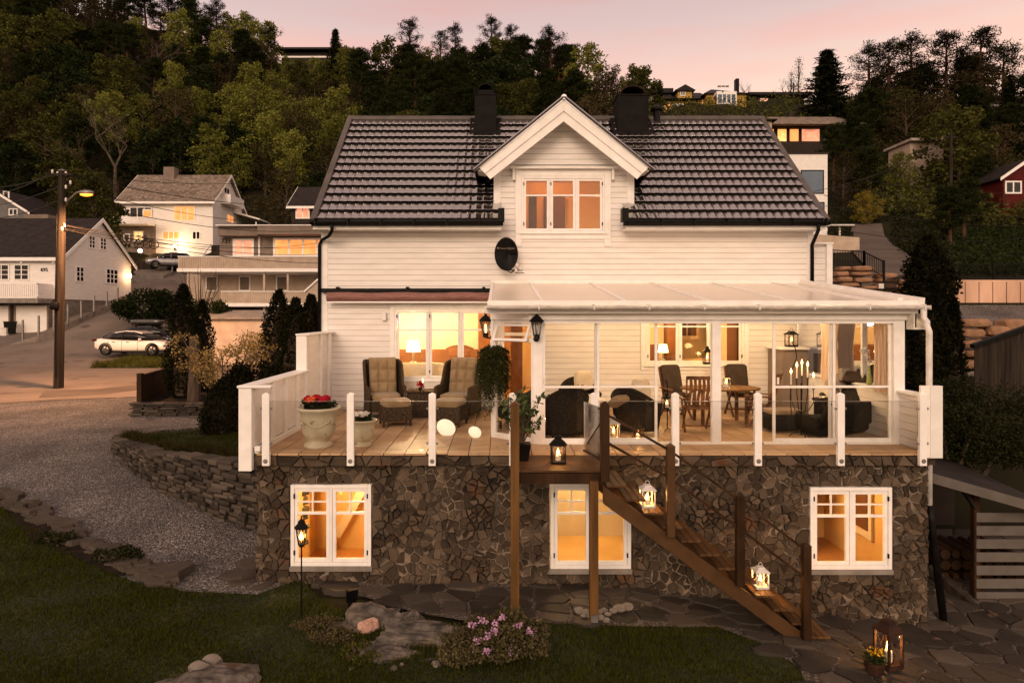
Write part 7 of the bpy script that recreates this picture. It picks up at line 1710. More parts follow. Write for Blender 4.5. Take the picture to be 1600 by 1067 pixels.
drystone('slate_bed_wall', 'low straight slate wall in front of the dark conifer bed', [(wx(216, 22.0), 22.0), (wx(340, 22.0), 22.0)], lambda s: .95, lambda s: 1.42, .35, ch=.07, lmin=.25, lmax=.7, cat='stone wall', seed=9, jut=.05)
BED2 = [(wx(220, 22.2), 22.2), (wx(400, 22.2), 22.2), (-8.2, 30), (-14.2, 30)]
sheet('garden_bed', BED2, .5, .0, 'dark_soil', zf=lambda x, y: 1.38)
r_ = random.Random(5)
for k in range(9):
 px = 332 + k * 6.5; p = W(px, 662 + (k % 2), 19.4); m = MB(); slab(m, (p.x, 19.3, 1.0), .16, .12, .12, k, 70 + k)
 tag(m.build('edging_stone', 'slate_stack', fixn=True), 'small flat stone in the row behind the raised lawn', 'stone', 'stones behind the raised lawn')
# ================================================================ trees: prototypes (leaf faces through the crown, limbs on a tapered trunk)
def leafcloud(centers, size, asp=.5, tri=False, droop=0., flat=0.):
 c = np.asarray(centers, float); n_ = len(c); d = rng.normal(size=(n_, 3)); d[:, 2] *= (1 - flat); d[:, 2] -= droop; d /= np.linalg.norm(d, axis=1)[:, None]
 q = rng.normal(size=(n_, 3)); s = np.cross(d, q); s /= np.linalg.norm(s, axis=1)[:, None]; L = size * rng.uniform(.6, 1.3, n_)[:, None]; Wd = L * asp
 if tri: return np.stack([c - s * Wd * .5, c + s * Wd * .5, c + d * L], 1)
 return np.stack([c, c + d * L * .5 + s * Wd * .5, c + d * L, c + d * L * .5 - s * Wd * .5], 1)
PROTO = {}
def tree(name, label, cat, trunk_fn, crown, nper, barkm, leafm):
 t = thing(name, label, cat, (0, 0, 0)); m = MB(); trunk_fn(m); m.build('trunk', barkm, t, local=True); 
 if crown is not None: np_mesh('crown', crown, nper, leafm, t, local=True)
 return t
def mk_pine(seed, h=12., leafm='leaf_pine', base=.38, wid=.24):
 r = random.Random(seed); B = []; C = []
 lean = r.uniform(-.05, .05) * h
 def tr(m):
  m.tube([(0, 0, -.5), (lean * .2, 0, h * .35), (lean * .7, 0, h * .7), (lean, 0, h * .95)], [h * .022, h * .018, h * .012, h * .004], 8)
  for b in B: m.tube(b[0], b[1], 5)
 nb = 26 if leafm == 'leaf_pine_sky' else 30
 for k in range(nb):
  u = base + (1 - base) * (k / nb) ** .8; a = k * 2.4 + r.uniform(-.4, .4); L = h * wid * (1.05 - .75 * ((u - base) / (1 - base)) ** 1.5) * r.uniform(.55, 1.2)
  x0 = lean * u; p1 = (x0 + L * .55 * math.cos(a), L * .55 * math.sin(a), h * u + L * .12); p2 = (x0 + L * math.cos(a), L * math.sin(a), h * u + L * .35)
  B.append(([(x0, 0, h * u), p1, p2], [h * .006, h * .004, .01]))
  for c, q in ((p2, 1.), (p1, .8), (tuple((Vector(p1) + Vector(p2)) / 2 + Vector((r.uniform(-.4, .4), r.uniform(-.4, .4), .2))), .9)):
   rr = h * .055 * q * r.uniform(.7, 1.3); C.append(blobpts(55 if leafm == 'leaf_pine_sky' else 95, c, rr * 1.4, rr * 1.4, rr * .75, .1))
 C.append(blobpts(160, (lean, 0, h * .97), h * .05, h * .05, h * .05, .1))
 return tr, leafcloud(np.concatenate(C), h * (.027 if leafm == 'leaf_pine_sky' else .034), .3, True, -.35), 3
def mk_spruce(seed, h=12.):
 r = random.Random(seed); P = []; k = 0; z = h * .10
 while z < h * .97:
  u = z / h; R_ = h * .20 * (1 - u) ** .85 + .12; nbr = 9
  for j in range(nbr):
   a = k * .7 + j * 6.283 / nbr + r.uniform(-.2, .2); L = R_ * r.uniform(.45, 1.3); n_ = int(26 + 60 * (1 - u)); t = rng.uniform(.05, 1, n_)
   x = t * L * math.cos(a) + rng.normal(0, .06 * L + .05, n_); y = t * L * math.sin(a) + rng.normal(0, .06 * L + .05, n_); zz = z - t * L * .28 + t * t * L * .16 + rng.normal(0, .04 * h / 12, n_)
   P.append(np.stack([x, y, zz], 1))
  z += h * .042 * (1.2 - .5 * u); k += 1
 def tr(m): m.tube([(0, 0, -.5), (0, 0, h * .5), (0, 0, h)], [h * .02, h * .012, .01], 7)
 return tr, leafcloud(np.concatenate(P), h * .032, .35, True, .15), 3
def mk_decid(seed, h=10., wid=.30, dens=1., size=.045, low=.22, airy=.0):
 r = random.Random(seed); B = []; C = []; nb = 18
 for k in range(nb):
  u = low + (1 - low) * (k + .5) / nb; a = k * 2.4 + r.uniform(-.5, .5); pr = math.sin(min(1, (u - low * .6) / (1 - low * .6)) * math.pi * .86 + .25) ** .8
  L = h * wid * max(.15, pr) * r.uniform(.6, 1.15); st = (0, 0, h * u * .72); p1 = (L * .5 * math.cos(a), L * .5 * math.sin(a), h * u * .86); p2 = (L * math.cos(a), L * math.sin(a), h * u * .97)
  B.append(([st, p1, p2], [h * .007, h * .004, .01]))
  for c, q in ((p2, 1.), (p1, 1.1), ((p2[0] * .8, p2[1] * .8, p2[2] + h * .05), .8)):
   rr = h * .085 * q * r.uniform(.6, 1.35); C.append(blobpts(int(70 * dens), c, rr, rr, rr * .85, .25))
 C.append(blobpts(int(120 * dens), (0, 0, h * .93), h * .09, h * .09, h * .08, .2))
 def tr(m):
  m.tube([(0, 0, -.5), (h * .01, 0, h * .4), (0, h * .01, h * .75), (0, 0, h * .98)], [h * .018, h * .013, h * .006, .01], 7)
  for b in B: m.tube(b[0], b[1], 4)
 return tr, leafcloud(np.concatenate(C), h * size, .6), 4
def mk_bare(seed, h=10., spread=.5):
 r = random.Random(seed)
 def tr(m):
  def br(p, d, L, rad, dep):
   e_ = p + d * L; mid = p + d * L * .5 + Vector((r.uniform(-.05, .05), r.uniform(-.05, .05), 0)) * L; m.tube([p, mid, e_], [rad, rad * .8, rad * .6], 5 if dep > 1 else 3, False)
   if dep == 0: return
   for _ in range(3 if dep > 1 else 4):
    nd = (d + Vector((r.gauss(0, spread), r.gauss(0, spread), r.uniform(-.05, .35)))).normalized(); br(e_ if r.random() < .5 else mid, nd, L * r.uniform(.55, .8), rad * .55, dep - 1)
  br(Vector((0, 0, -.3)), Vector((0, 0, 1)), h * .38, h * .016, 5)
 return tr, None, 3
def proto(key, name, label, cat, mk, barkm, leafm):
 tr, cr_, k = mk; t = tree(name, label, cat, tr, cr_, k, barkm, leafm); PROTO[key] = [t, False]
def put(key, x, y, z, h, base_h, label, group=None, rz=None, wide=1.):
 t, used = PROTO[key]; o = t if not used else copy_tree(t); PROTO[key][1] = True
 s = h / base_h; place(o, (x, y, z), random.uniform(0, 6.28) if rz is None else rz, (s * wide, s * wide, s), label)
 if group: o['group'] = group
 elif 'group' in o: del o['group']
 return o
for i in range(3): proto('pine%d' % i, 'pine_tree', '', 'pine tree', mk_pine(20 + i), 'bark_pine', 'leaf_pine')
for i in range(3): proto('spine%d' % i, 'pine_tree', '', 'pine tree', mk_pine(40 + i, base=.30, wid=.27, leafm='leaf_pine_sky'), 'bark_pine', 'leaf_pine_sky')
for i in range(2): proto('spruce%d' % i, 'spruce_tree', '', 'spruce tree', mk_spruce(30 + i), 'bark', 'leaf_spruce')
for i in range(2): proto('birch%d' % i, 'birch_tree', '', 'birch tree', mk_decid(50 + i, dens=.95, wid=.27, size=.034), 'bark_pale', 'leaf_birch')
for i in range(2): proto('olive%d' % i, 'deciduous_tree', '', 'tree', mk_decid(60 + i, dens=1.2, wid=.34, size=.04), 'bark', 'leaf_olive')
proto('green0', 'deciduous_tree', '', 'tree', mk_decid(66, dens=1.2, wid=.36, size=.042), 'bark', 'leaf_green')
for i in range(2): proto('brown%d' % i, 'deciduous_tree', '', 'tree', mk_decid(70 + i, dens=.7, wid=.34, size=.03), 'bark', 'leaf_brown')
proto('bare0', 'bare_tree', '', 'tree', mk_bare(80), 'bark_pale', None)
proto('poplar', 'poplar_tree', '', 'tree', mk_decid(90, wid=.07, dens=.25, size=.02, low=.1), 'bark', 'leaf_brown')
proto('bright', 'deciduous_tree', '', 'tree', mk_decid(91, wid=.45, dens=1.2, size=.035, low=.2), 'bark', 'leaf_bright')
# --- skyline and other trees one can point at: (key, px, top y, depth, label)
SKY = [('spine0', 218, 8, 168, 'dark pine at the left start of the skyline on the hill crest'), ('spine1', 268, -2, 165, 'tall dark pine near the left end of the skyline reaching above the picture'),
       ('spine2', 300, -6, 166, 'tallest dark pine on the left part of the skyline beside its tall neighbour'), ('spine1', 338, 4, 163, 'broad dark pine on the left skyline above the yellow green birches'), ('spine0', 388, 26, 160, 'dark rounded pine on the skyline where the left hill drops'),
       ('spine2', 424, 48, 158, 'lowest dark pine of the left skyline group, nearest the crest house'), ('spruce0', 524, 44, 150, 'small pointed spruce standing in front of the dark crest house'),
       ('spine0', 640, 33, 150, 'pine with stepped crown above the left slope of the main roof'), ('spine1', 688, 52, 150, 'small round topped pine on the skyline between two larger pines'), ('spine2', 712, 42, 150, 'narrow pine on the skyline left of the chimney'),
       ('spine0', 768, 30, 148, 'large wide pine on the skyline directly over the left chimney'), ('spine1', 798, 44, 146, 'pine joined to the right side of the large pine over the chimney'), ('spine1', 862, 48, 120, 'dark pine with one branch reaching right above the dormer ridge'),
       ('spruce1', 1292, 76, 100, 'big dark spruce on the skyline right of the yellow house'), ('spine0', 1358, 74, 96, 'pine at the left end of the tall group on the right skyline'), ('spine1', 1388, 70, 94, 'second pine of the tall group on the right skyline'),
       ('spine2', 1425, 60, 95, 'pine with an open flat crown in the right skyline group'), ('spine0', 1478, 55, 92, 'dark pine left of the tallest one on the right skyline'), ('spine1', 1530, 50, 90, 'tallest pine of the right skyline group'),
       ('spine2', 1566, 76, 91, 'pine leaning towards the right edge of the picture')]
for key, px, top, Y, lb in SKY:
 x = wx(px, Y); z = H(x, Y, False) - .5; h = wz(top, Y) - z; put(key, x, Y, z, h, 12, lb, wide=(2.1 if px == 1292 else .8 if h > 22 else 1.05 if px > 1300 else 1.2 if key[:3] == 'spr' else .9))
for key, px, top, Y, bh, lb in (('birch0', 918, 70, 112, 10, 'loose leaved birch on the skyline right of the dark pine'), ('brown0', 975, 122, 108, 10, 'thin leaved shrubby tree behind the right chimney'), ('brown1', 955, 105, 110, 10, 'sparse brown tree between the birch and the right chimney'),
       ('bare0', 180, 130, 96, 10, 'leafless pale tree with forked branches above the white house on the left'), ('bare0', 238, 40, 130, 10, 'leafless greyish tree high in the left wood'), ('poplar', 1248, 90, 118, 10, 'thin columnar poplar left of the big spruce'), ('poplar', 1236, 112, 118, 10, 'smaller columnar poplar beside the taller thin one'),
       ('bare0', 1228, 112, 117, 10, 'small bare round tree behind the glazed dark house'), ('bare0', 1170, 118, 120, 10, 'leafless tree at the right end of the yellow house'), ('spruce0', 1031, 124, 112, 12, 'small dark spruce at the left end of the yellow house'), ('bright', 1352, 300, 58, 10, 'bright yellow green tree beside the upper drive on the right'),
       ('olive0', 145, 275, 70, 10, 'yellow green bush lit by the orange street lamp'), ('birch1', 1405, 240, 66, 10, 'pale green birch below the concrete hut on the right'), ('bare0', 1590, 118, 100, 10, 'leafless tree above the grey house at the right edge')):
 x = wx(px, Y); z = H(x, Y, False) - .3; put(key, x, Y, z, max(1.5, wz(top, Y) - z), bh, lb)
for key, px, top, Y, lb in (('birch0', 448, 90, 148, 'birch standing before the left end of the crest house'), ('olive0', 468, 96, 147, 'olive tree before the middle of the crest house'), ('birch1', 492, 92, 148, 'birch before the chimney side of the crest house'), ('olive1', 512, 95, 147, 'olive tree just left of the pointed crest spruce'), ('pine0', 545, 80, 148, 'pine closing the right end of the crest house'), ('pine0', 1302, 196, 71, 'pine standing in front of the right end of the glazed dark house'), ('pine1', 1330, 186, 72, 'pine hiding the end wall of the glazed dark house'), ('pine2', 1350, 205, 68, 'lower pine right of the glazed dark house'), ('brown0', 1318, 240, 62, 'half bare tree between the modern house and the upper path')):
 x = wx(px, Y); z = H(x, Y, False) - .5; put(key, x, Y, z, wz(top, Y) - z, 12 if key[0] == 'p' else 10, lb)
# --- the wood on the hillside
r = random.Random(99); cnt = 0
def kind(px, py):
 if px < 170: opts = ['pine0', 'green0', 'olive1', 'pine1', 'green0', 'brown0', 'olive0']
 elif px < 400: opts = ['birch0', 'birch1', 'olive0', 'birch1', 'pine1', 'brown1', 'green0', 'birch0'] if py > 70 else ['pine0', 'spine1', 'birch0', 'pine2']
 elif px < 560: opts = ['birch1', 'birch0', 'olive1', 'brown0', 'pine0', 'brown1'] if py < 230 else ['pine1', 'pine0', 'brown0', 'pine2']
 elif px < 900: opts = ['pine0', 'pine1', 'pine2', 'pine0', 'olive0', 'green0']
 elif px < 1200: opts = ['brown0', 'olive0', 'brown1', 'birch0', 'pine1']
 else: opts = ['pine0', 'olive1', 'pine1', 'brown0', 'spruce0', 'olive0', 'pine2', 'brown1']
 return r.choice(opts)
NAMES = {'pine': ('dense green pine in the wood on the hillside', 'pines in the hillside wood'), 'spin': ('very dark pine in the wood on the hillside', 'dark pines in the hillside wood'), 'spru': ('pointed spruce in the wood on the hillside', 'spruces in the hillside wood'),
         'birc': ('yellow green birch in the wood on the hillside', 'birches in the hillside wood'), 'oliv': ('olive green leafy tree in the wood on the hillside', 'olive leafy trees in the hillside wood'),
         'gree': ('dark green leafy tree in the wood on the hillside', 'dark leafy trees in the hillside wood'), 'brow': ('brownish half bare tree in the wood on the hillside', 'half bare trees in the hillside wood')}
rows = [(92, 9.), (100, 9.5), (108, 10), (117, 10.5), (127, 11), (138, 11.5), (149, 12), (160, 12)]
for Y, hh in rows:
 px = -70 + r.uniform(0, 25)
 while px < 1010:
  y = Y + r.uniform(-3, 3); x = wx(px, y); zg = H(x, y, False); top = VY - (zg + hh - CZ) * 1000 / y; bot = VY - (zg - CZ) * 1000 / y
  stepx = 4.9 / y * 1000 * r.uniform(.75, 1.25)
  hide = 520 < px < 1215 and top > 200
  far = (px > 560 and px < 900 and Y > 140) or (px > 900 and Y > 108) or (430 < px < 545 and Y > 135)
  clr = (165 < px < 400 and bot > 285 and Y < 95)
  if not hide and not far and not clr:
   k = kind(px, top); lb, g = NAMES[k[:4]]; hs = hh * r.uniform(.8, 1.25); put(k, x, y, zg - .6, hs, 12 if k[:2] in ('pi', 'sp') else 10, lb, g, wide=1.15); cnt += 1
  px += stepx
for Y, hh in ((44, 4), (51, 5), (57, 6), (62, 6), (70, 8), (78, 9), (86, 10), (95, 10), (104, 8)):
 px = 1215 + r.uniform(0, 25)
 while px < 1680:
  y = Y + r.uniform(-3, 3); x = wx(px, y); zg = H(x, y, False); top = VY - (zg + hh - CZ) * 1000 / y
  stepx = 4.6 / y * 1000 * r.uniform(.75, 1.25)
  if not (px < 1345 and Y < 92) and not (px < 1435 and Y < 59) and not (1410 < px < 1485 and Y < 78 and top < 262) and not (1545 < px < 1640 and Y < 66) and not (1180 < px < 1350 and top < 190) and not (px > 1540 and Y > 92):
   k = kind(px, top); lb, g = NAMES[k[:4]]; put(k, x, y, zg - .6, hh * r.uniform(.8, 1.25), 12 if k[:2] in ('pi', 'sp') else 10, lb, g, wide=1.15); cnt += 1
  px += stepx
print('wood', cnt)
# undergrowth over the slopes, uncountable
def undergrowth(name, label, n_, px0, px1, Y0, Y1, size, mat, hmin=.3, hmax=2.2, ok=None):
 P = []
 for _ in range(n_):
  px = random.uniform(px0, px1); Y = random.uniform(Y0, Y1) if Y1 < 60 else Y0 + (Y1 - Y0) * random.random() ** 1.3; x = wx(px, Y)
  if ok and not ok(px, Y, x): continue
  P.append(blobpts(14, (x, Y, H(x, Y, False) + random.uniform(hmin, hmax) * .5), hmax * .5, hmax * .5, hmax * .5, .2))
 o = np_mesh(name, leafcloud(np.concatenate(P), size, .6), 4, mat); tag(o, label, 'undergrowth', kind='stuff')
undergrowth('undergrowth', 'dark brown undergrowth between the trees of the left hillside', 4200, -80, 1000, 62, 165, .55, 'leaf_brown', ok=lambda px, Y, x: not (150 < px < 500 and Y < 92) and not (px < 140 and Y < 80) and not (px > 520 and Y < 100))
undergrowth('undergrowth', 'olive undergrowth on the slope below the yellow house and the right hand wood', 3600, 960, 1680, 57, 122, .42, 'leaf_olive', ok=lambda px, Y, x: not (1180 < px < 1350 and Y < 88) and not (1325 < px < 1440 and Y < 60))
undergrowth('ground_cover', 'rough dark plants on both sides of the upper path', 1500, 1300, 1480, 31, 62, .24, 'leaf_shrub', .1, 1.0, ok=lambda px, Y, x: (px > 1398 + max(0, (46 - Y)) * 4.8 and Y > 31) or (px < 1328 and Y > 45) or Y > 58.5)
undergrowth('ground_cover', 'low green plants on the bank above the concrete wall', 1500, 1432, 1680, 32, 57, .22, 'leaf_green', .1, .9, ok=lambda px, Y, x: px > 1440 + max(0, 0))
# ================================================================ garden trees and shrubs close by
def shrub(name, label, cat, c, rx, ry, rz_, n_, size, mat, bark='bark', stems=5, shell=.35, lumps=9, group=None, asp=.6, up=0.):
 t = thing(name, label, cat, c, 0, group); C = [blobpts(n_ // 3, (0, 0, rz_), rx * .8, ry * .8, rz_ * .85, shell)]
 for k in range(lumps):
  a = random.uniform(0, 6.28); e_ = random.uniform(-.5, .9); q = random.uniform(.28, .45); C.append(blobpts(int(n_ * .66 / lumps), (rx * .72 * math.cos(a) * math.cos(e_), ry * .72 * math.sin(a) * math.cos(e_), rz_ * (1 + .72 * math.sin(e_))), rx * q, ry * q, rz_ * q, .3))
 np_mesh('foliage', leafcloud(np.concatenate(C), size, asp, False, -up), 4, mat, t, local=True)
 m = MB()
 for k in range(stems): a = 6.28 * k / stems; m.tube([(.05 * math.cos(a), .05 * math.sin(a), -.1), (rx * .35 * math.cos(a), ry * .35 * math.sin(a), rz_ * .8), (rx * .6 * math.cos(a), ry * .6 * math.sin(a), rz_ * 1.4)], [.05, .03, .01], 5)
 m.build('stem', bark, t, local=True); return t
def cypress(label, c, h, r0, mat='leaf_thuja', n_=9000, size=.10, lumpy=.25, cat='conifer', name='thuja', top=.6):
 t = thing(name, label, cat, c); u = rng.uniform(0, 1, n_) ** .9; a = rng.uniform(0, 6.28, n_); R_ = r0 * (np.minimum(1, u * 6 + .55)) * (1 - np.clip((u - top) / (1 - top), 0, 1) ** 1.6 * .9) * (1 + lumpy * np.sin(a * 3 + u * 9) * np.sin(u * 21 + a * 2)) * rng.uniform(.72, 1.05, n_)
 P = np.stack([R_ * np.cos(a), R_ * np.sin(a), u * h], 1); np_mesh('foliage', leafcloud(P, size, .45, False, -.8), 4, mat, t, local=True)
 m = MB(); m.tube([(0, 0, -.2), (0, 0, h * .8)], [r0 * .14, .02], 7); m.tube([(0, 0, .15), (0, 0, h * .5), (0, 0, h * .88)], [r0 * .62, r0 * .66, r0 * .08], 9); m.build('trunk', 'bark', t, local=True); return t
# left group behind the slate bed
cypress('tall dark columnar cypress standing in the slate bed by the road', (wx(287, 24), 24, 1.3), wz(446, 24) - 1.3, .55, n_=12000, size=.10, lumpy=.4)
cypress('dark thuja crowding the right side of the tall columnar cypress', (wx(316, 26), 26, 1.3), wz(470, 26) - 1.3, .42, n_=6000, size=.10)
shrub('rhododendron', 'large round dark bush behind the black car', 'bush', (wx(226, 46), 46, 3.4), 2.1, 1.7, 1.6, 9000, .20, 'leaf_green')
shrub('rhododendron', 'dark rounded bush right of the columnar cypress under the balcony', 'bush', (wx(325, 38), 38, 2.6), 1.5, 1.2, 1.5, 5000, .15, 'leaf_green')
shrub('hedge_bush', 'rusty orange clipped bush right of the corrugated shed', 'bush', (wx(418, 31), 31, 1.4), 1.5, 1.2, 1.25, 6000, .09, 'leaf_hedge')
for i, (px, top, Y, rr) in enumerate(((436, 455, 21.5, .62), (462, 468, 20.5, .6), (486, 462, 22, .6), (500, 520, 19.6, .6))):
 cypress(['dark thuja in the hedge beside the house, tallest of the row', 'dark thuja second in the hedge towards the house', 'dark thuja third in the hedge towards the house', 'short dark thuja touching the house corner'][i], (wx(px, Y), Y, 1.0), wz(top, Y) - 1.0, rr, n_=7000, size=.11, top=.55)
shrub('hedge_bush', 'black green shrub mass under the yellow leaved tree', 'bush', (wx(400, 20.2), 20.2, .9), 1.3, .8, 1.1, 7000, .10, 'leaf_thuja')
shrub('hedge_bush', 'black green shrub filling the gap left of the screen', 'bush', (wx(440, 18.2), 18.4, .9), 1.3, .8, 1.0, 7000, .09, 'leaf_thuja')
# little tree with golden leaves
gt = thing('ornamental_tree', 'small crooked tree with pale golden leaves in front of the shed', 'tree', (wx(350, 20.5), 20.5, 1.2)); m = MB(); tips = []; q = random.Random(4)
for k in range(11):
 a = k * .571 + q.uniform(-.2, .2); L = q.uniform(.8, 1.6); h = q.uniform(1.5, 2.65); st = (.1 * math.cos(a), .1 * math.sin(a), -.3); p1 = (L * .35 * math.cos(a), L * .3 * math.sin(a), h * .4); p2 = (L * .75 * math.cos(a), L * .5 * math.sin(a), h * .75); p3 = (L * math.cos(a), L * .7 * math.sin(a), h)
 m.tube([st, p1, p2, p3], [.05, .035, .022, .008], 6); tips += [p2, p3]
 for j in range(4): e_ = Vector(p2) + Vector((q.gauss(0, .35), q.gauss(0, .25), q.uniform(.1, .6))); m.tube([p2, e_], [.015, .005], 4); tips.append(tuple(e_))
m.build('trunk', 'bark_pale', gt, local=True)
np_mesh('crown', leafcloud(np.concatenate([blobpts(38, t_, .30, .25, .2, .1) for t_ in tips]), .085, .6), 4, 'leaf_gold', gt, local=True)
tt = thing('tree_stump', 'bare rough trunk rising behind the low slate wall', 'tree trunk', (wx(303, 22.9), 22.9, 1.3)); m = MB(); m.tube([(0, 0, 0), (.03, 0, 1.2), (0, 0, 2.4)], [.24, .20, .16], 10); m.build('trunk', 'bark', tt, local=True)
# bare shrub above the cypress
bs = thing('bare_shrub', 'thin bare upright shrub in front of the grey balconies', 'shrub', (wx(312, 40), 40, 2.5)); m = MB(); q = random.Random(3)
for k in range(16): a = q.uniform(0, 6.28); L = q.uniform(.4, 1.5); m.tube([(0, 0, 0), (L * .3 * math.cos(a), L * .3 * math.sin(a), 2.0), (L * math.cos(a), L * math.sin(a), q.uniform(3.6, 5.0))], [.06, .035, .01], 4)
m.build('branches', 'bark', bs, local=True)
# globe conifer at the raised lawn
gc = cypress('dark egg-shaped conifer on the raised lawn against the terrace screen', (wx(354, 17.3), 17.3, 1.15), wz(590, 17.3) - 1.15, .62, n_=12000, size=.08, lumpy=.12, name='globe_conifer', top=.45)
cypress('tiny conifer shoot at the foot of the egg-shaped conifer', (wx(322, 17.6), 17.6, 1.1), .62, .13, n_=700, size=.07, name='small_conifer')
shrub('garden_shrub', 'dark shrub patch in the flower bed below the drive edging', 'shrub', tuple(G(185, 880)), .5, .3, .14, 900, .06, 'leaf_shrub'); shrub('garden_shrub', 'small dark tuft at the left end of the flower bed', 'shrub', tuple(G(95, 850)), .5, .3, .12, 800, .06, 'leaf_shrub'); shrub('garden_shrub', 'low reddish plant at the right end of the flower bed', 'shrub', tuple(G(215, 893)), .35, .25, .08, 500, .04, 'leaf_heather')
# rockery
from mathutils.noise import noise as NZ
def rock(c, size, seed, label, mat='rock_grey', name='rock', rot=0., group=None, box=1.):
 q = random.Random(seed); bm = bmesh.new(); bmesh.ops.create_icosphere(bm, subdivisions=4 if mat == 'rock_grey' and size[0] > .2 else 3, radius=1); off = [Vector((q.gauss(0, 1), q.gauss(0, 1), q.gauss(0, 1))).normalized() for _ in range(9)]; cut = [q.uniform(.62, .9) for _ in range(9)]
 if mat in ('boulder', 'rock_grey'): box, cut = (.5, [k * 1.45 for k in cut]) if mat == 'boulder' else (.8, cut)
 for v in bm.verts:
  v.co = Vector([math.copysign(abs(t) ** box, t) for t in v.co]) * (.86 if box < 1 else 1)
  for o, k in zip(off, cut):
   d = v.co.dot(o)
   if d > k: v.co -= o * (d - k)
  v.co += Vector((q.gauss(0, 1), q.gauss(0, 1), q.gauss(0, 1))) * (.022 if mat != 'pebble' else .006)
  if mat == 'boulder': v.co *= 1 + .05 * NZ(v.co * 1.3) + .04 * NZ(v.co * 4 + Vector((seed, 0, 0)))
  elif mat != 'pebble': p_ = v.co + Vector((seed * 7.1, 0, 0)); v.co *= 1 + .30 * NZ(p_ * 1.3) + .16 * NZ(p_ * 3.4) + .09 * NZ(p_ * 8)
  v.co = Vector((v.co.x * size[0], v.co.y * size[1], v.co.z * size[2]))
 me = bpy.data.meshes.new(name); bm.to_mesh(me); bm.free(); me.materials.append(MATS[mat]); o = bpy.data.objects.new(name, me); COL.objects.link(o); o.location = c; o.rotation_euler = (q.uniform(-.15, .15), q.uniform(-.15, .15), rot); tag(o, label, 'rock', group); return o
def gp(px, py, dz=0.): p = G(px, py); return (p.x, p.y, p.z + dz)
rock(gp(585, 972, -.02), (.62, .40, .22), 1, 'long grey bedrock hump at the left of the rockery'); rock(gp(655, 1003, 0), (.75, .38, .20), 2, 'largest grey bedrock slab in the middle of the rockery'); rock(gp(612, 1022, -.02), (.5, .3, .14), 3, 'low grey rock at the front of the rockery')
rock(gp(690, 1040, -.05), (.6, .3, .12), 4, 'flat grey rock below the flowering mound'); rock(gp(575, 990, .10), (.15, .12, .11), 5, 'small pink rock on top of the rockery', 'rock_pink'); rock(gp(645, 978, .06), (.25, .15, .16), 6, 'dark angular rock behind the big slab'); rock(gp(676, 985, .04), (.14, .1, .09), 7, 'small pale block next to the dark angular rock', 'pebble')
rock(gp(540, 985, 0), (.4, .22, .12), 8, 'low brown grey rock at the lawn edge of the rockery'); rock(gp(725, 1010, -.02), (.4, .25, .12), 10, 'rounded grey rock left of the flowering mound'); rock(gp(330, 1085, .05), (.7, .5, .22), 11, 'broad grey boulder at the bottom edge of the lawn'); rock(gp(314, 1057, .10), (.16, .13, .10), 12, 'smooth round stone on the bottom boulder, left of two', 'pebble'); rock(gp(331, 1048, .12), (.14, .11, .09), 13, 'smooth round stone on the bottom boulder, right of two', 'pebble')
q = random.Random(6)
for k in range(26):
 px = q.uniform(520, 760); py = q.uniform(975, 1050)
 if px > 700 and py < 1010: continue
 rock(gp(px, py, .02), (q.uniform(.04, .12), q.uniform(.04, .09), q.uniform(.03, .06)), 50 + k, 'small loose grey stone scattered in the rockery', 'pebble' if k % 4 == 0 else 'rock_grey', 'small_rock', 0, 'small stones in the rockery')
sp_ = G(550, 950); bxl = thing('spotlight', 'black square garden spotlight on the flagstones behind the rockery', 'spotlight', tuple(sp_)); m = MB(); m.obox((0, 0, .20), (.17, .06, .20), (.3, 0, .5)); m.build('housing', 'black_metal', bxl, local=True, bevel=.008); m = MB(); m.box(-.05, .05, -.05, .05, .05, .12); m.build('foot', 'black_metal', bxl, local=True)
for px, py, a_, lb in ((520, 1005, 1, 'mossy cushion plant at the left of the rockery'), (560, 1030, 2, 'pale green cushion plant in front of the rockery'), (495, 985, 3, 'small mossy tuft beside the garden stake'), (690, 1000, 4, 'heather patch between the rocks and the flowering mound')):
 shrub('cushion_plant', lb, 'plant', gp(px, py), .38, .24, .09, 1500, .035, 'leaf_heather' if a_ % 2 else 'leaf_olive', stems=3)
fm = shrub('flowering_shrub', 'low rounded shrub with lilac flowers at the edge of the lawn', 'shrub', gp(785, 1030), .62, .42, .30, 9000, .045, 'leaf_heather', stems=5, shell=.5, lumps=14)
fc = np.concatenate([blobpts(26, (x, y, z), .06, .05, .04, .1) for x, y, z in ((-.3, -.3, .40), (-.18, -.32, .46), (-.1, -.28, .5), (-.35, -.25, .28), (.2, -.2, .54), (.35, -.15, .45), (-.25, -.1, .56), (.0, -.1, .60), (-.4, -.1, .5), (-.2, -.35, .30), (.1, -.35, .3), (.42, -.1, .38), (-.1, -.2, .56))]); np_mesh('flower', leafcloud(fc, .035, .9), 4, 'flower_lilac', fm, local=True)
shrub('flowering_shrub', 'lower left skirt of the lilac flowering mound', 'shrub', gp(722, 1035), .42, .3, .16, 3500, .04, 'leaf_heather', stems=3)
for k, (px, py, s) in enumerate(((905, 966, .09), (917, 968, .07), (928, 963, .06), (935, 969, .08), (944, 966, .07), (922, 974, .06), (938, 977, .07), (950, 972, .06), (912, 974, .05), (947, 981, .06), (968, 963, .11), (980, 960, .10), (958, 966, .07), (930, 957, .05))):
 rock(gp(px, py, .12), (s, s * .8, s * .6), 100 + k, 'smooth pale pebble heaped at the foot of the stair post', 'pebble', 'pebble', 0, 'pebbles by the stair post')
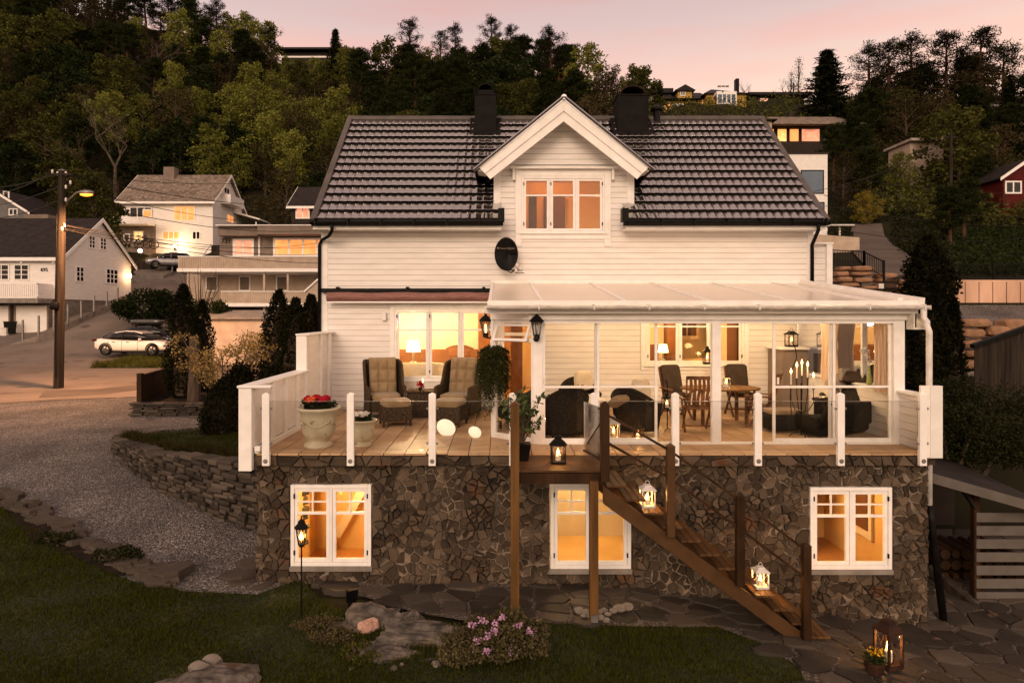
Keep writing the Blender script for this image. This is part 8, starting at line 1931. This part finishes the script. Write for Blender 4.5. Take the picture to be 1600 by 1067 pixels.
# flower pot by the tall lantern
p_ = gp(1366, 1062, .1); fp = thing('flower_pot', 'dark pot of yellow flowers beside the tall ground lantern', 'flower pot', p_); m = MB(); m.lathe([(.10, 0), (.13, .14), (.12, .15)], (0, 0, 0), 16); m.build('pot', 'rust_metal', fp, local=True); np_mesh('leaves', leafcloud(blobpts(260, (0, 0, .20), .16, .15, .07, .2), .05, .5), 4, 'leaf_green', fp, local=True); np_mesh('bloom', leafcloud(blobpts(60, (.02, 0, .27), .12, .1, .04, .2), .035, .9), 4, 'petal_yellow', fp, local=True)
# ================================================================ right-hand side
# woodshed with slatted front
ws = thing('wood_store', 'open lean-to wood store with wide grey slats beside the stone basement', 'shed', (9.2, 11.2, -.7))
Yw = 11.3; zb = -.75
x0, x1 = wx(1526, Yw), wx(1680, Yw)
for k in range(8):
 zt = wz(801 + k * 20.7, Yw); m = MB(); m.box(x0, x1, Yw, Yw + .03, zt - .165, zt); m.build('slat', 'slat_grey', ws, bevel=.004)
for x in (x0 + .03, x0 + 1.2): m = MB(); m.box(x - .05, x + .05, Yw + .03, Yw + .13, zb, wz(770, Yw)); m.build('post', 'wood_dark', ws)
m = MB(); m.beam((wx(1507, Yw), Yw + .05, wz(765, Yw)), (wx(1528, Yw), Yw + .05, wz(795, Yw)), .06, .09, up=(0, 1, 0)); m.build('brace', 'wood_pole', ws)
m = MB(); a = (7.15, 10.9); za, zc = wz(728, 11.2), wz(782, 11.2); xa, xc = 7.12, wx(1640, 11.2)
m.add([(xa, 10.9, za), (xc, 10.9, zc - .1), (xc, 14.5, zc + .25), (xa, 14.5, za + .35), (xa, 10.9, za - .05), (xc, 10.9, zc - .15), (xc, 14.5, zc + .2), (xa, 14.5, za + .3)], [(0, 1, 2, 3), (7, 6, 5, 4), (0, 4, 5, 1), (1, 5, 6, 2)]); m.build('roof', 'roof_dark', ws)
m = MB(); m.beam((xa, 10.88, za - .06), (xc, 10.88, zc - .17), .03, .16); m.build('fascia', 'slat_grey', ws)
m = MB(); m.box(x0 - 2.2, x1, 14.3, 14.4, zb, 1.2); m.box(xa, xa + .05, 11.2, 14.3, zb, 1.6); m.build('back_wall', 'wall_dark', ws)
m = MB(); m.beam((wx(1468, 11.6), 11.9, zb + .5), (wx(1522, 11.2), 11.0, zb + .05), .12, .14); m.build('sill_beam', 'wood_pole', ws)
q = random.Random(2)
for k in range(34):
 m = MB(); y = 12.2 + q.uniform(0, .8); m.tube([(8.3 + (k % 9) * .2, 11.9, zb + .15 + (k // 9) * .2), (8.3 + (k % 9) * .2 + .05, 12.7, zb + .15 + (k // 9) * .2)], q.uniform(.06, .1), 8); tag(m.build('firewood_log', 'wood_dark'), 'split log stacked inside the wood store', 'log', 'firewood in the wood store')
# big thujas at the corner
cypress('tall dark thuja directly behind the sunroom downpipe', (wx(1447, 17.0), 17.0, .8), wz(372, 17.) - .8, .43, n_=16000, size=.12, lumpy=.4, top=.85)
cypress('second tall dark thuja joined to the right of the first', (wx(1468, 17.4), 17.4, .8), wz(402, 17.4) - .8, .40, n_=13000, size=.12, lumpy=.4, top=.85)
cypress('narrow dark thuja shoot at the right of the tall pair', (wx(1491, 17.0), 17.0, .8), wz(470, 17) - .8, .22, n_=4000, size=.11, lumpy=.3, top=.6)
for i, (px, top, Y, rx, lb) in enumerate(((1500, 575, 15.5, 1.3, 'layered dark green shrub behind the white end screen'), (1575, 585, 15.2, 1.4, 'layered dark green shrub at the right edge below the fence'), (1530, 640, 14.2, 1.3, 'low spreading dark shrub above the wood store roof'), (1620, 640, 14.0, 1.4, 'spreading shrub half outside the right edge of the picture'), (1485, 620, 13.6, .8, 'dark shrub just right of the downpipe'))):
 z = .9 - .0; rz_ = (wz(top, Y) - z) / 2; shrub('garden_shrub', lb, 'shrub', (wx(px, Y), Y, z), rx, .9, rz_, 9000, .075, 'leaf_shrub', shell=.25, lumps=12, asp=.45)
# dark board fence with sloping cap
df = thing('board_fence', 'dark weathered vertical board fence with sloping black cap at the right edge', 'fence', (wx(1560, 19), 19, 2))
for k in range(26):
 px = 1523 + k * 6; x = wx(px, 19); top = wz(543 - k * 2.1, 19); m = MB(); m.box(x, x + .108, 19, 19.03, 1.2, top); m.build('board', 'wood_pole', df)
m = MB(); m.beam(W(1519, 541, 18.95), W(1690, 482, 18.95), .18, .12); m.build('cap_rail', 'black_metal', df)
# boulder wall
q = random.Random(12)
bw = [(1496, 498, 1542, 512), (1496, 513, 1532, 528), (1534, 509, 1572, 526), (1496, 530, 1541, 543), (1540, 526, 1588, 541), (1500, 546, 1552, 558), (1500, 561, 1524, 576), (1560, 498, 1600, 520), (1590, 512, 1640, 536), (1592, 538, 1640, 556), (1480, 545, 1502, 560), (1474, 528, 1496, 542), (1474, 512, 1496, 526)]
for k, (a, b, c, d) in enumerate(bw):
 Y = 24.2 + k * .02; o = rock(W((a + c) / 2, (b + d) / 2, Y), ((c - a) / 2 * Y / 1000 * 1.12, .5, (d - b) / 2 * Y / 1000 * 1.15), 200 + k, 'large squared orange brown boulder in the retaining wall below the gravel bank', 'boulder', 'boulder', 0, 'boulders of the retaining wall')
 o.rotation_euler = (0, q.uniform(-.04, .04), 0)
for k in range(7):
 rock(W(1500 + k * 5, 585 + (k % 2) * 8, 23.8), (.16, .14, .12), 230 + k, 'small whitish stone at the base of the boulder wall', 'pebble', 'small_rock', 0, 'small stones below the boulder wall')
sheet('gravel_bank', [(wx(1478, 25.3), 25.2), (wx(1700, 25.3), 25.2), (wx(1700, 29.7), 29.69), (wx(1460, 29.7), 29.69)], .5, .06, 'gravel')
q = random.Random(15)
for row in range(7):
 x = wx(1308, 27.5) + q.uniform(-.3, .0)
 while x < wx(1420 - row * 0, 27.5):
  w_ = q.uniform(.5, 1.1); pxx = VX + x / 27.5 * 1000; zc = wz(420 + row * 8.5 + max(0, (pxx - 1325)) * .28, 27.5)
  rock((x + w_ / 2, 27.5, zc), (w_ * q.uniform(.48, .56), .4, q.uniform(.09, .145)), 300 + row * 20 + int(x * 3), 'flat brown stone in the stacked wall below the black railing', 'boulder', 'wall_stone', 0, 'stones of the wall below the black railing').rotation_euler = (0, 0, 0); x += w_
m = MB(); m.box(wx(1300, 27.8), wx(1445, 27.8), 27.75, 28.2, -1, 5.5); o = m.build('bank_core', 'dark_soil'); o['kind'] = 'structure'; o.name = 'terrace_bank'
# concrete retaining wall with railing
cw = thing('concrete_wall', 'long orange concrete retaining wall on the right', 'retaining wall', (wx(1560, 30), 30, 4.6))
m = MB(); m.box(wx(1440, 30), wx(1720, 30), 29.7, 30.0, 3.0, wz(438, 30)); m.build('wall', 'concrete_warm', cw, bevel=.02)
m = MB()
for k in range(9): x = wx(1465 + k * 21.5, 29.69); m.box(x, x + .02, 29.685, 29.70, 4.3, wz(441, 30))
m.build('joint', 'wood_dark', cw)
def railing(pts, hgt, label, posts, nbar=.11):
 t = thing('metal_railing', label, 'railing', pts[0])
 for a, b in zip(pts, pts[1:]):
  a, b = Vector(a), Vector(b); m = MB(); m.beam(a + Vector((0, 0, hgt)), b + Vector((0, 0, hgt)), .04, .04); m.beam(a + Vector((0, 0, .1)), b + Vector((0, 0, .1)), .03, .03); m.build('rail', 'black_metal', t)
  n_ = int((b - a).length / nbar); m = MB()
  for i in range(1, n_): p = a.lerp(b, i / n_); m.box(p.x - .009, p.x + .009, p.y - .009, p.y + .009, p.z + .1, p.z + hgt)
  m.build('bars', 'black_metal', t)
  k = max(1, int((b - a).length / posts + .5))
  for i in range(k + 1): p = a.lerp(b, i / k); m = MB(); m.box(p.x - .035, p.x + .035, p.y - .035, p.y + .035, p.z - .1, p.z + hgt + .05); m.build('post', 'black_metal', t)
 return t
railing([W(1479, 439, 29.9), W(1700, 437, 29.9)], .78, 'black metal railing on top of the long concrete wall', 2.6)
railing([W(1300, 417, 27.6), W(1350, 419.5, 27.6), W(1381, 436, 26.5)], .72, 'black metal railing around the top of the brown stone terrace', 1.6)
railing([W(1381, 462, 26.2), W(1445, 442, 29.5)], .62, 'black metal railing sloping up behind the sunroom roof corner', 2.2)
hn = thing('number_plate', 'small white house number plate on the black railing post', 'sign', W(1377, 447, 26)); m = MB(); m.box(-.1, .1, -.01, .01, -.1, .1); m.build('plate', 'pvc_white', hn, local=True)
PATHR = [(wx(1345, 30), 30), (wx(1352, 36), 36), (wx(1330, 44), 44), (wx(1322, 52), 52), (wx(1332, 58), 58), (wx(1378, 58), 58), (wx(1392, 48), 48), (wx(1432, 38), 38), (wx(1470, 31), 31)]
sheet('upper_path', PATHR, .8, .12, 'asphalt_drive')
# low white wall and pale modern building
lw = thing('white_wall', 'low pale rendered wall beside the upper path', 'wall', W(1315, 400, 44)); m = MB(); Yl = 44.; m.prism([(wx(1270, Yl), wz(366, Yl)), (wx(1343, Yl), wz(371, Yl)), (wx(1343, Yl), wz(392, Yl)), (wx(1300, Yl), wz(410, Yl)), (wx(1270, Yl), wz(420, Yl))], Yl, Yl + .3, 'y'); m.build('wall', 'wall_beige', lw, fixn=True)
mb1 = thing('modern_house', 'pale flat roofed modern house with large windows painted blue grey for reflected sky', 'house', (wx(1250, 55), 55, 11))
Ym = 55.; m = MB(); m.box(wx(1120, Ym), wx(1293, Ym), Ym, Ym + 10, 7.5, wz(241, Ym)); m.build('wall', 'white_paint', mb1); m = MB(); m.box(wx(1119, Ym), wx(1294, Ym), Ym - .1, Ym + 10.1, wz(241, Ym), wz(238.5, Ym)); m.build('roof_edge', 'wall_dark', mb1)
simple_window(mb1, 'f', wx(1251, Ym), wx(1287, Ym), wz(303, Ym), wz(266, Ym), Ym, 1, 1, 'glass_painted_sky', fr=.07, mat='black_metal'); simple_window(mb1, 'f', wx(1215, Ym), wx(1248, Ym), wz(303, Ym), wz(266, Ym), Ym, 1, 1, 'glass_painted_sky', fr=.07, mat='black_metal'); simple_window(mb1, 'f', wx(1262, Ym), wx(1288, Ym), wz(336, Ym), wz(316, Ym), Ym, 1, 1, 'glass_painted_sky', fr=.07, mat='black_metal')
car2 = thing('garden_table', 'white garden table partly hidden behind the low pale wall', 'table', W(1312, 358, 50)); m = MB(); m.box(-.9, .9, -.5, .5, .2, .3); m.build('table_top', 'pvc_white', car2, local=True); m = MB(); m.box(-.05, .05, -.05, .05, -.5, .2); m.build('leg', 'pvc_white', car2, local=True)
# dark glazed house
dh = thing('house', 'dark timber house with a row of large orange lit windows and corrugated roof', 'house', (wx(1270, 80), 80, 22)); Yd = 80.
m = MB(); m.box(wx(1196, Yd), wx(1345, Yd), Yd, Yd + 9, 20, wz(222, Yd)); m.box(wx(1196, Yd), wx(1345, Yd), Yd, Yd + 9, wz(200, Yd), wz(196, Yd)); m.box(wx(1196, Yd), wx(1345, Yd), Yd + .6, Yd + 9, wz(222, Yd), wz(200, Yd)); m.build('wall', 'wall_dark', dh)
m = MB(); a, b = wx(1188, 79.3), wx(1352, 79.3); z0, z1 = wz(194, 79.3), wz(183, 83); m.loft([[(a, 79, z0 - .1), (b, 79, z0 - .1), (b, 90, z0 - .1), (a, 90, z0 - .1)], [(a, 79, z0), (b, 79, z0), (b, 90, z0), (a, 90, z0)], [(a + 2.5, 83, z1), (b - 2, 83, z1), (b - 2, 86, z1), (a + 2.5, 86, z1)]]); m.build('roof', 'roof_shingle', dh)
m = MB(); m.box(wx(1236, 83), wx(1243, 83), 83.5, 84.3, z1 - .3, wz(172, 83)); m.build('chimney', 'wall_dark', dh)
for a, b, pn in ((1200, 1213, 'glow_window'), (1216, 1233, 'glow_window_yellow'), (1235, 1252, 'glow_window'), (1254, 1285, 'glow_pink'), (1288, 1320, 'glass_dark')):
 simple_window(dh, 'f', wx(a, Yd), wx(b, Yd), wz(221, Yd), wz(199, Yd), Yd + .5, 1, 1, pn, fr=.12, mat='wall_dark')
gl_ = thing('porch_light', 'single orange lamp glowing among the trees below the glazed house', 'light', W(1301, 230, 72)); m = MB(); m.ball((0, 0, 0), .2, 8); m.build('bulb', 'street_bulb', gl_, local=True); m = MB(); m.box(-.06, .06, -.06, .06, -3.5, -.2); m.build('post', 'black_metal', gl_, local=True); point('porch_glow', W(1301, 230, 71.6), 60, (1, .35, .1), .2)
# long dark roof behind the ridge
sr = thing('garage', 'low building with long dark corrugated roof behind the ridge', 'building', (wx(1150, 70), 70, 18)); m = MB(); m.box(wx(1095, 70), wx(1206, 70), 70, 76, 15, wz(189, 70)); m.build('wall', 'wall_beige', sr); m = MB(); m.prism([(69.5, wz(188, 70)), (73, wz(181, 72)), (77, wz(188, 70)), (77, wz(189.5, 70)), (69.5, wz(189.5, 70))], wx(1090, 70), wx(1212, 70), 'x'); m.build('roof', 'roof_dark', sr, fixn=True)
# yellow house
yh = thing('house', 'yellow hilltop house with dark hipped roofs, dormer and white conservatory', 'house', (wx(1100, 115), 115, 42)); Yy = 115.; zb = wz(170, Yy)
m = MB(); m.box(wx(1104, Yy), wx(1166, Yy), Yy, Yy + 9, zb - 2, wz(146, Yy)); m.box(wx(1036, Yy + 2), wx(1104, Yy + 2), Yy + 2, Yy + 9, zb - 2, wz(153, Yy)); m.build('wall', 'wall_yellow', yh)
def hip(px0, px1, pa, pb, ybase, ytop, y0, y1, nm='roof'):
 m = MB(); a, b, c, d = wx(px0, y0), wx(px1, y0), wx(pa, y0), wx(pb, y0); z0, z1 = wz(ybase, y0), wz(ytop, y0); ym = (y0 + y1) / 2
 m.add([(a, y0, z0), (b, y0, z0), (b, y1, z0), (a, y1, z0), (c, ym, z1), (d, ym, z1)], [(0, 1, 5, 4), (1, 2, 5), (2, 3, 4, 5), (3, 0, 4), (0, 3, 2, 1)]); m.build(nm, 'roof_dark', yh)
hip(1032, 1112, 1062, 1106, 154, 132, Yy + 1, Yy + 10); hip(1100, 1172, 1126, 1130, 146, 124, Yy - .6, Yy + 10)
m = MB(); a, b = wx(1059, Yy + 1.2), wx(1081, Yy + 1.2); m.box(a, b, Yy + 1.2, Yy + 4, wz(150, Yy), wz(137, Yy)); d_ = m.build('dormer', 'wall_yellow', yh); m = MB(); xm = (a + b) / 2; m.prism([(a - .6, wz(138.5, Yy)), (xm, wz(129.5, Yy)), (b + .6, wz(138.5, Yy)), (b + .2, wz(139.5, Yy)), (a - .2, wz(139.5, Yy))], Yy + .8, Yy + 5, 'y'); m.build('dormer_roof', 'roof_dark', d_, fixn=True)
simple_window(yh, 'f', wx(1066, Yy), wx(1074, Yy), wz(147, Yy), wz(138, Yy), Yy + 1.19, 2, 1, 'glass_dark', fr=.14)
for a, b, c, d, pn, nx in ((1035, 1047, 166, 156, 'glow_window', 1), (1050, 1068, 165, 157, 'glass_dark', 2), (1076, 1083, 166, 158, 'glow_window_yellow', 1), (1096, 1103, 166, 149, 'glow_window', 1)): simple_window(yh, 'f', wx(a, Yy + 2), wx(b, Yy + 2), wz(c, Yy), wz(d, Yy), Yy + 1.98, nx, 1, pn, fr=.12)
simple_window(yh, 'f', wx(1119, Yy), wx(1138, Yy), wz(139, Yy), wz(135, Yy), Yy - .5, 3, 1, 'glass_dark', fr=.1)
m = MB(); m.box(wx(1120, 113), wx(1151, 113), 113, Yy, wz(166, 113), wz(163, 113)); m.box(wx(1120, 113), wx(1151, 113), 113, Yy, wz(147, 113), wz(143, 113)); cs = m.build('conservatory', 'white_trim_bright', yh); simple_window(cs, 'f', wx(1120, 113), wx(1151, 113), wz(163, 113), wz(146, 113), 113.05, 4, 1, 'glass_painted_sky', fr=.2)
m = MB(); m.box(wx(1150, 118), wx(1155, 118), 118, 119, zb, wz(123, 118)); m.build('chimney', 'black_metal', yh)
lh2 = thing('house', 'low dark roofed house left of the yellow hilltop house', 'house', (wx(1018, 120), 120, 42)); m = MB(); m.box(wx(1000, 120), wx(1046, 120), 120, 128, 40, wz(148, 120)); m.build('wall', 'wall_grey', lh2); m = MB(); m.box(wx(995, 120), wx(1050, 120), 119, 129, wz(148, 120), wz(141, 120)); m.build('roof', 'roof_dark', lh2)
gh = thing('house', 'low dark flat roofed house right of the yellow hilltop house', 'house', (wx(1195, 120), 120, 42)); m = MB(); m.box(wx(1172, 118), wx(1300, 118), 118, 126, 38, wz(151, 118)); m.build('wall', 'wall_dark', gh); m = MB(); m.box(wx(1166, 118), wx(1305, 118), 117, 127, wz(151, 118), wz(147, 118)); m.build('roof', 'roof_dark', gh); simple_window(gh, 'f', wx(1187, 118), wx(1200, 118), wz(159, 118), wz(154, 118), 118, 2, 1, 'glow_pink', fr=.12)
wh = thing('house', 'white gable end showing behind the big dark spruce', 'house', (wx(1275, 112), 112, 42)); gable(wh, wx(1255, 110), wx(1282, 110), 110, 116, 38, wz(157, 110), wz(148, 110), 'white_siding', 'roof_dark', 'y', oh=.4)
lh3 = thing('house', 'long pale house glimpsed through the right hand pines', 'house', (wx(1420, 108), 108, 42)); m = MB(); m.box(wx(1345, 106), wx(1480, 106), 106, 112, 39, wz(163, 106)); m.build('wall', 'wall_beige', lh3); m = MB(); m.box(wx(1340, 106), wx(1485, 106), 105.5, 112.5, wz(163, 106), wz(160, 106)); m.build('roof', 'roof_dark', lh3); simple_window(lh3, 'f', wx(1341 + 6, 106), wx(1358, 106), wz(175, 106), wz(168, 106), 106, 2, 1, 'glow_window', fr=.12)
eh = thing('house', 'grey house with broad pale roof at the right edge among trees', 'house', (wx(1590, 90), 90, 30)); Ye = 88.; gable(eh, wx(1562, Ye), wx(1700, Ye), Ye, Ye + 9, 24, wz(164, Ye), wz(146, Ye), 'wall_grey', 'roof_shingle', oh=.6); simple_window(eh, 'f', wx(1574, Ye), wx(1588, Ye), wz(181, Ye), wz(168, Ye), Ye, 2, 1, fr=.12)
hut = thing('concrete_hut', 'pale concrete hut with overhanging roof half hidden by trunks', 'building', (wx(1450, 72), 72, 19)); m = MB(); m.box(wx(1422, 72), wx(1474, 72), 72, 76, 15, wz(222, 72)); m.build('wall', 'wall_beige', hut); m = MB(); m.box(wx(1418, 72), wx(1478, 72), 71.4, 76.5, wz(222, 72), wz(218, 72)); m.build('roof', 'roof_corrugated', hut)
rh = thing('house', 'dark red wooden house with white window at the right edge', 'house', (wx(1590, 60), 60, 13)); gable(rh, wx(1567, 60), wx(1640, 60), 60, 68, 9, wz(273, 60), wz(248, 60), 'wall_red', 'roof_dark', 'y', oh=.5); simple_window(rh, 'f', wx(1570, 60), wx(1596, 60), wz(303, 60), wz(283, 60), 60, 2, 1, fr=.14)
hp2 = thing('house', 'flat topped building behind the pine above the dormer', 'building', (wx(885, 128), 128, 50)); m = MB(); m.box(wx(872, 128), wx(892, 128), 128, 134, 45, wz(105, 128)); m.build('wall', 'wall_yellow', hp2); m = MB(); m.box(wx(870, 128), wx(895, 128), 127.6, 134.4, wz(105, 128), wz(102.5, 128)); m.build('roof', 'roof_dark', hp2)
for px, top, Y in ((1486, 205, 64), (1240, 130, 116)):
 b = W(px, 0, Y); z0 = H(b.x, Y, False); t = thing('utility_pole', 'pale utility pole standing between the right hand trees' if px > 1300 else 'orange lit pole beside the small bare tree', 'utility pole', (b.x, Y, z0)); m = MB(); m.tube([(0, 0, -.5), (0, 0, wz(top, Y) - z0)], [.17, .12], 8); m.build('trunk', 'wood_pole', t, local=True); m = MB(); m.box(-.7, .7, -.05, .05, wz(top, Y) - z0 - .7, wz(top, Y) - z0 - .58); m.build('crossarm', 'wood_pole', t, local=True)
for (a, b, Y1w, c, d, Y2w, s) in ((1293, 271, 50, 1700, 292, 66, 1.0), (1293, 290, 48, 1700, 310, 60, .8), (1287, 305, 40, 1700, 330, 50, .8), (1290, 322, 40, 1700, 350, 50, .6), (1290, 355, 38, 1700, 353, 48, 1.0), (1270, 300, 40, 1486, 212, 64, .7)):
 o = wire(W(a, b, Y1w), W(c, d, Y2w), s, .02, 'overhead cable crossing the dark trees on the right'); o['group'] = 'overhead cables on the right'
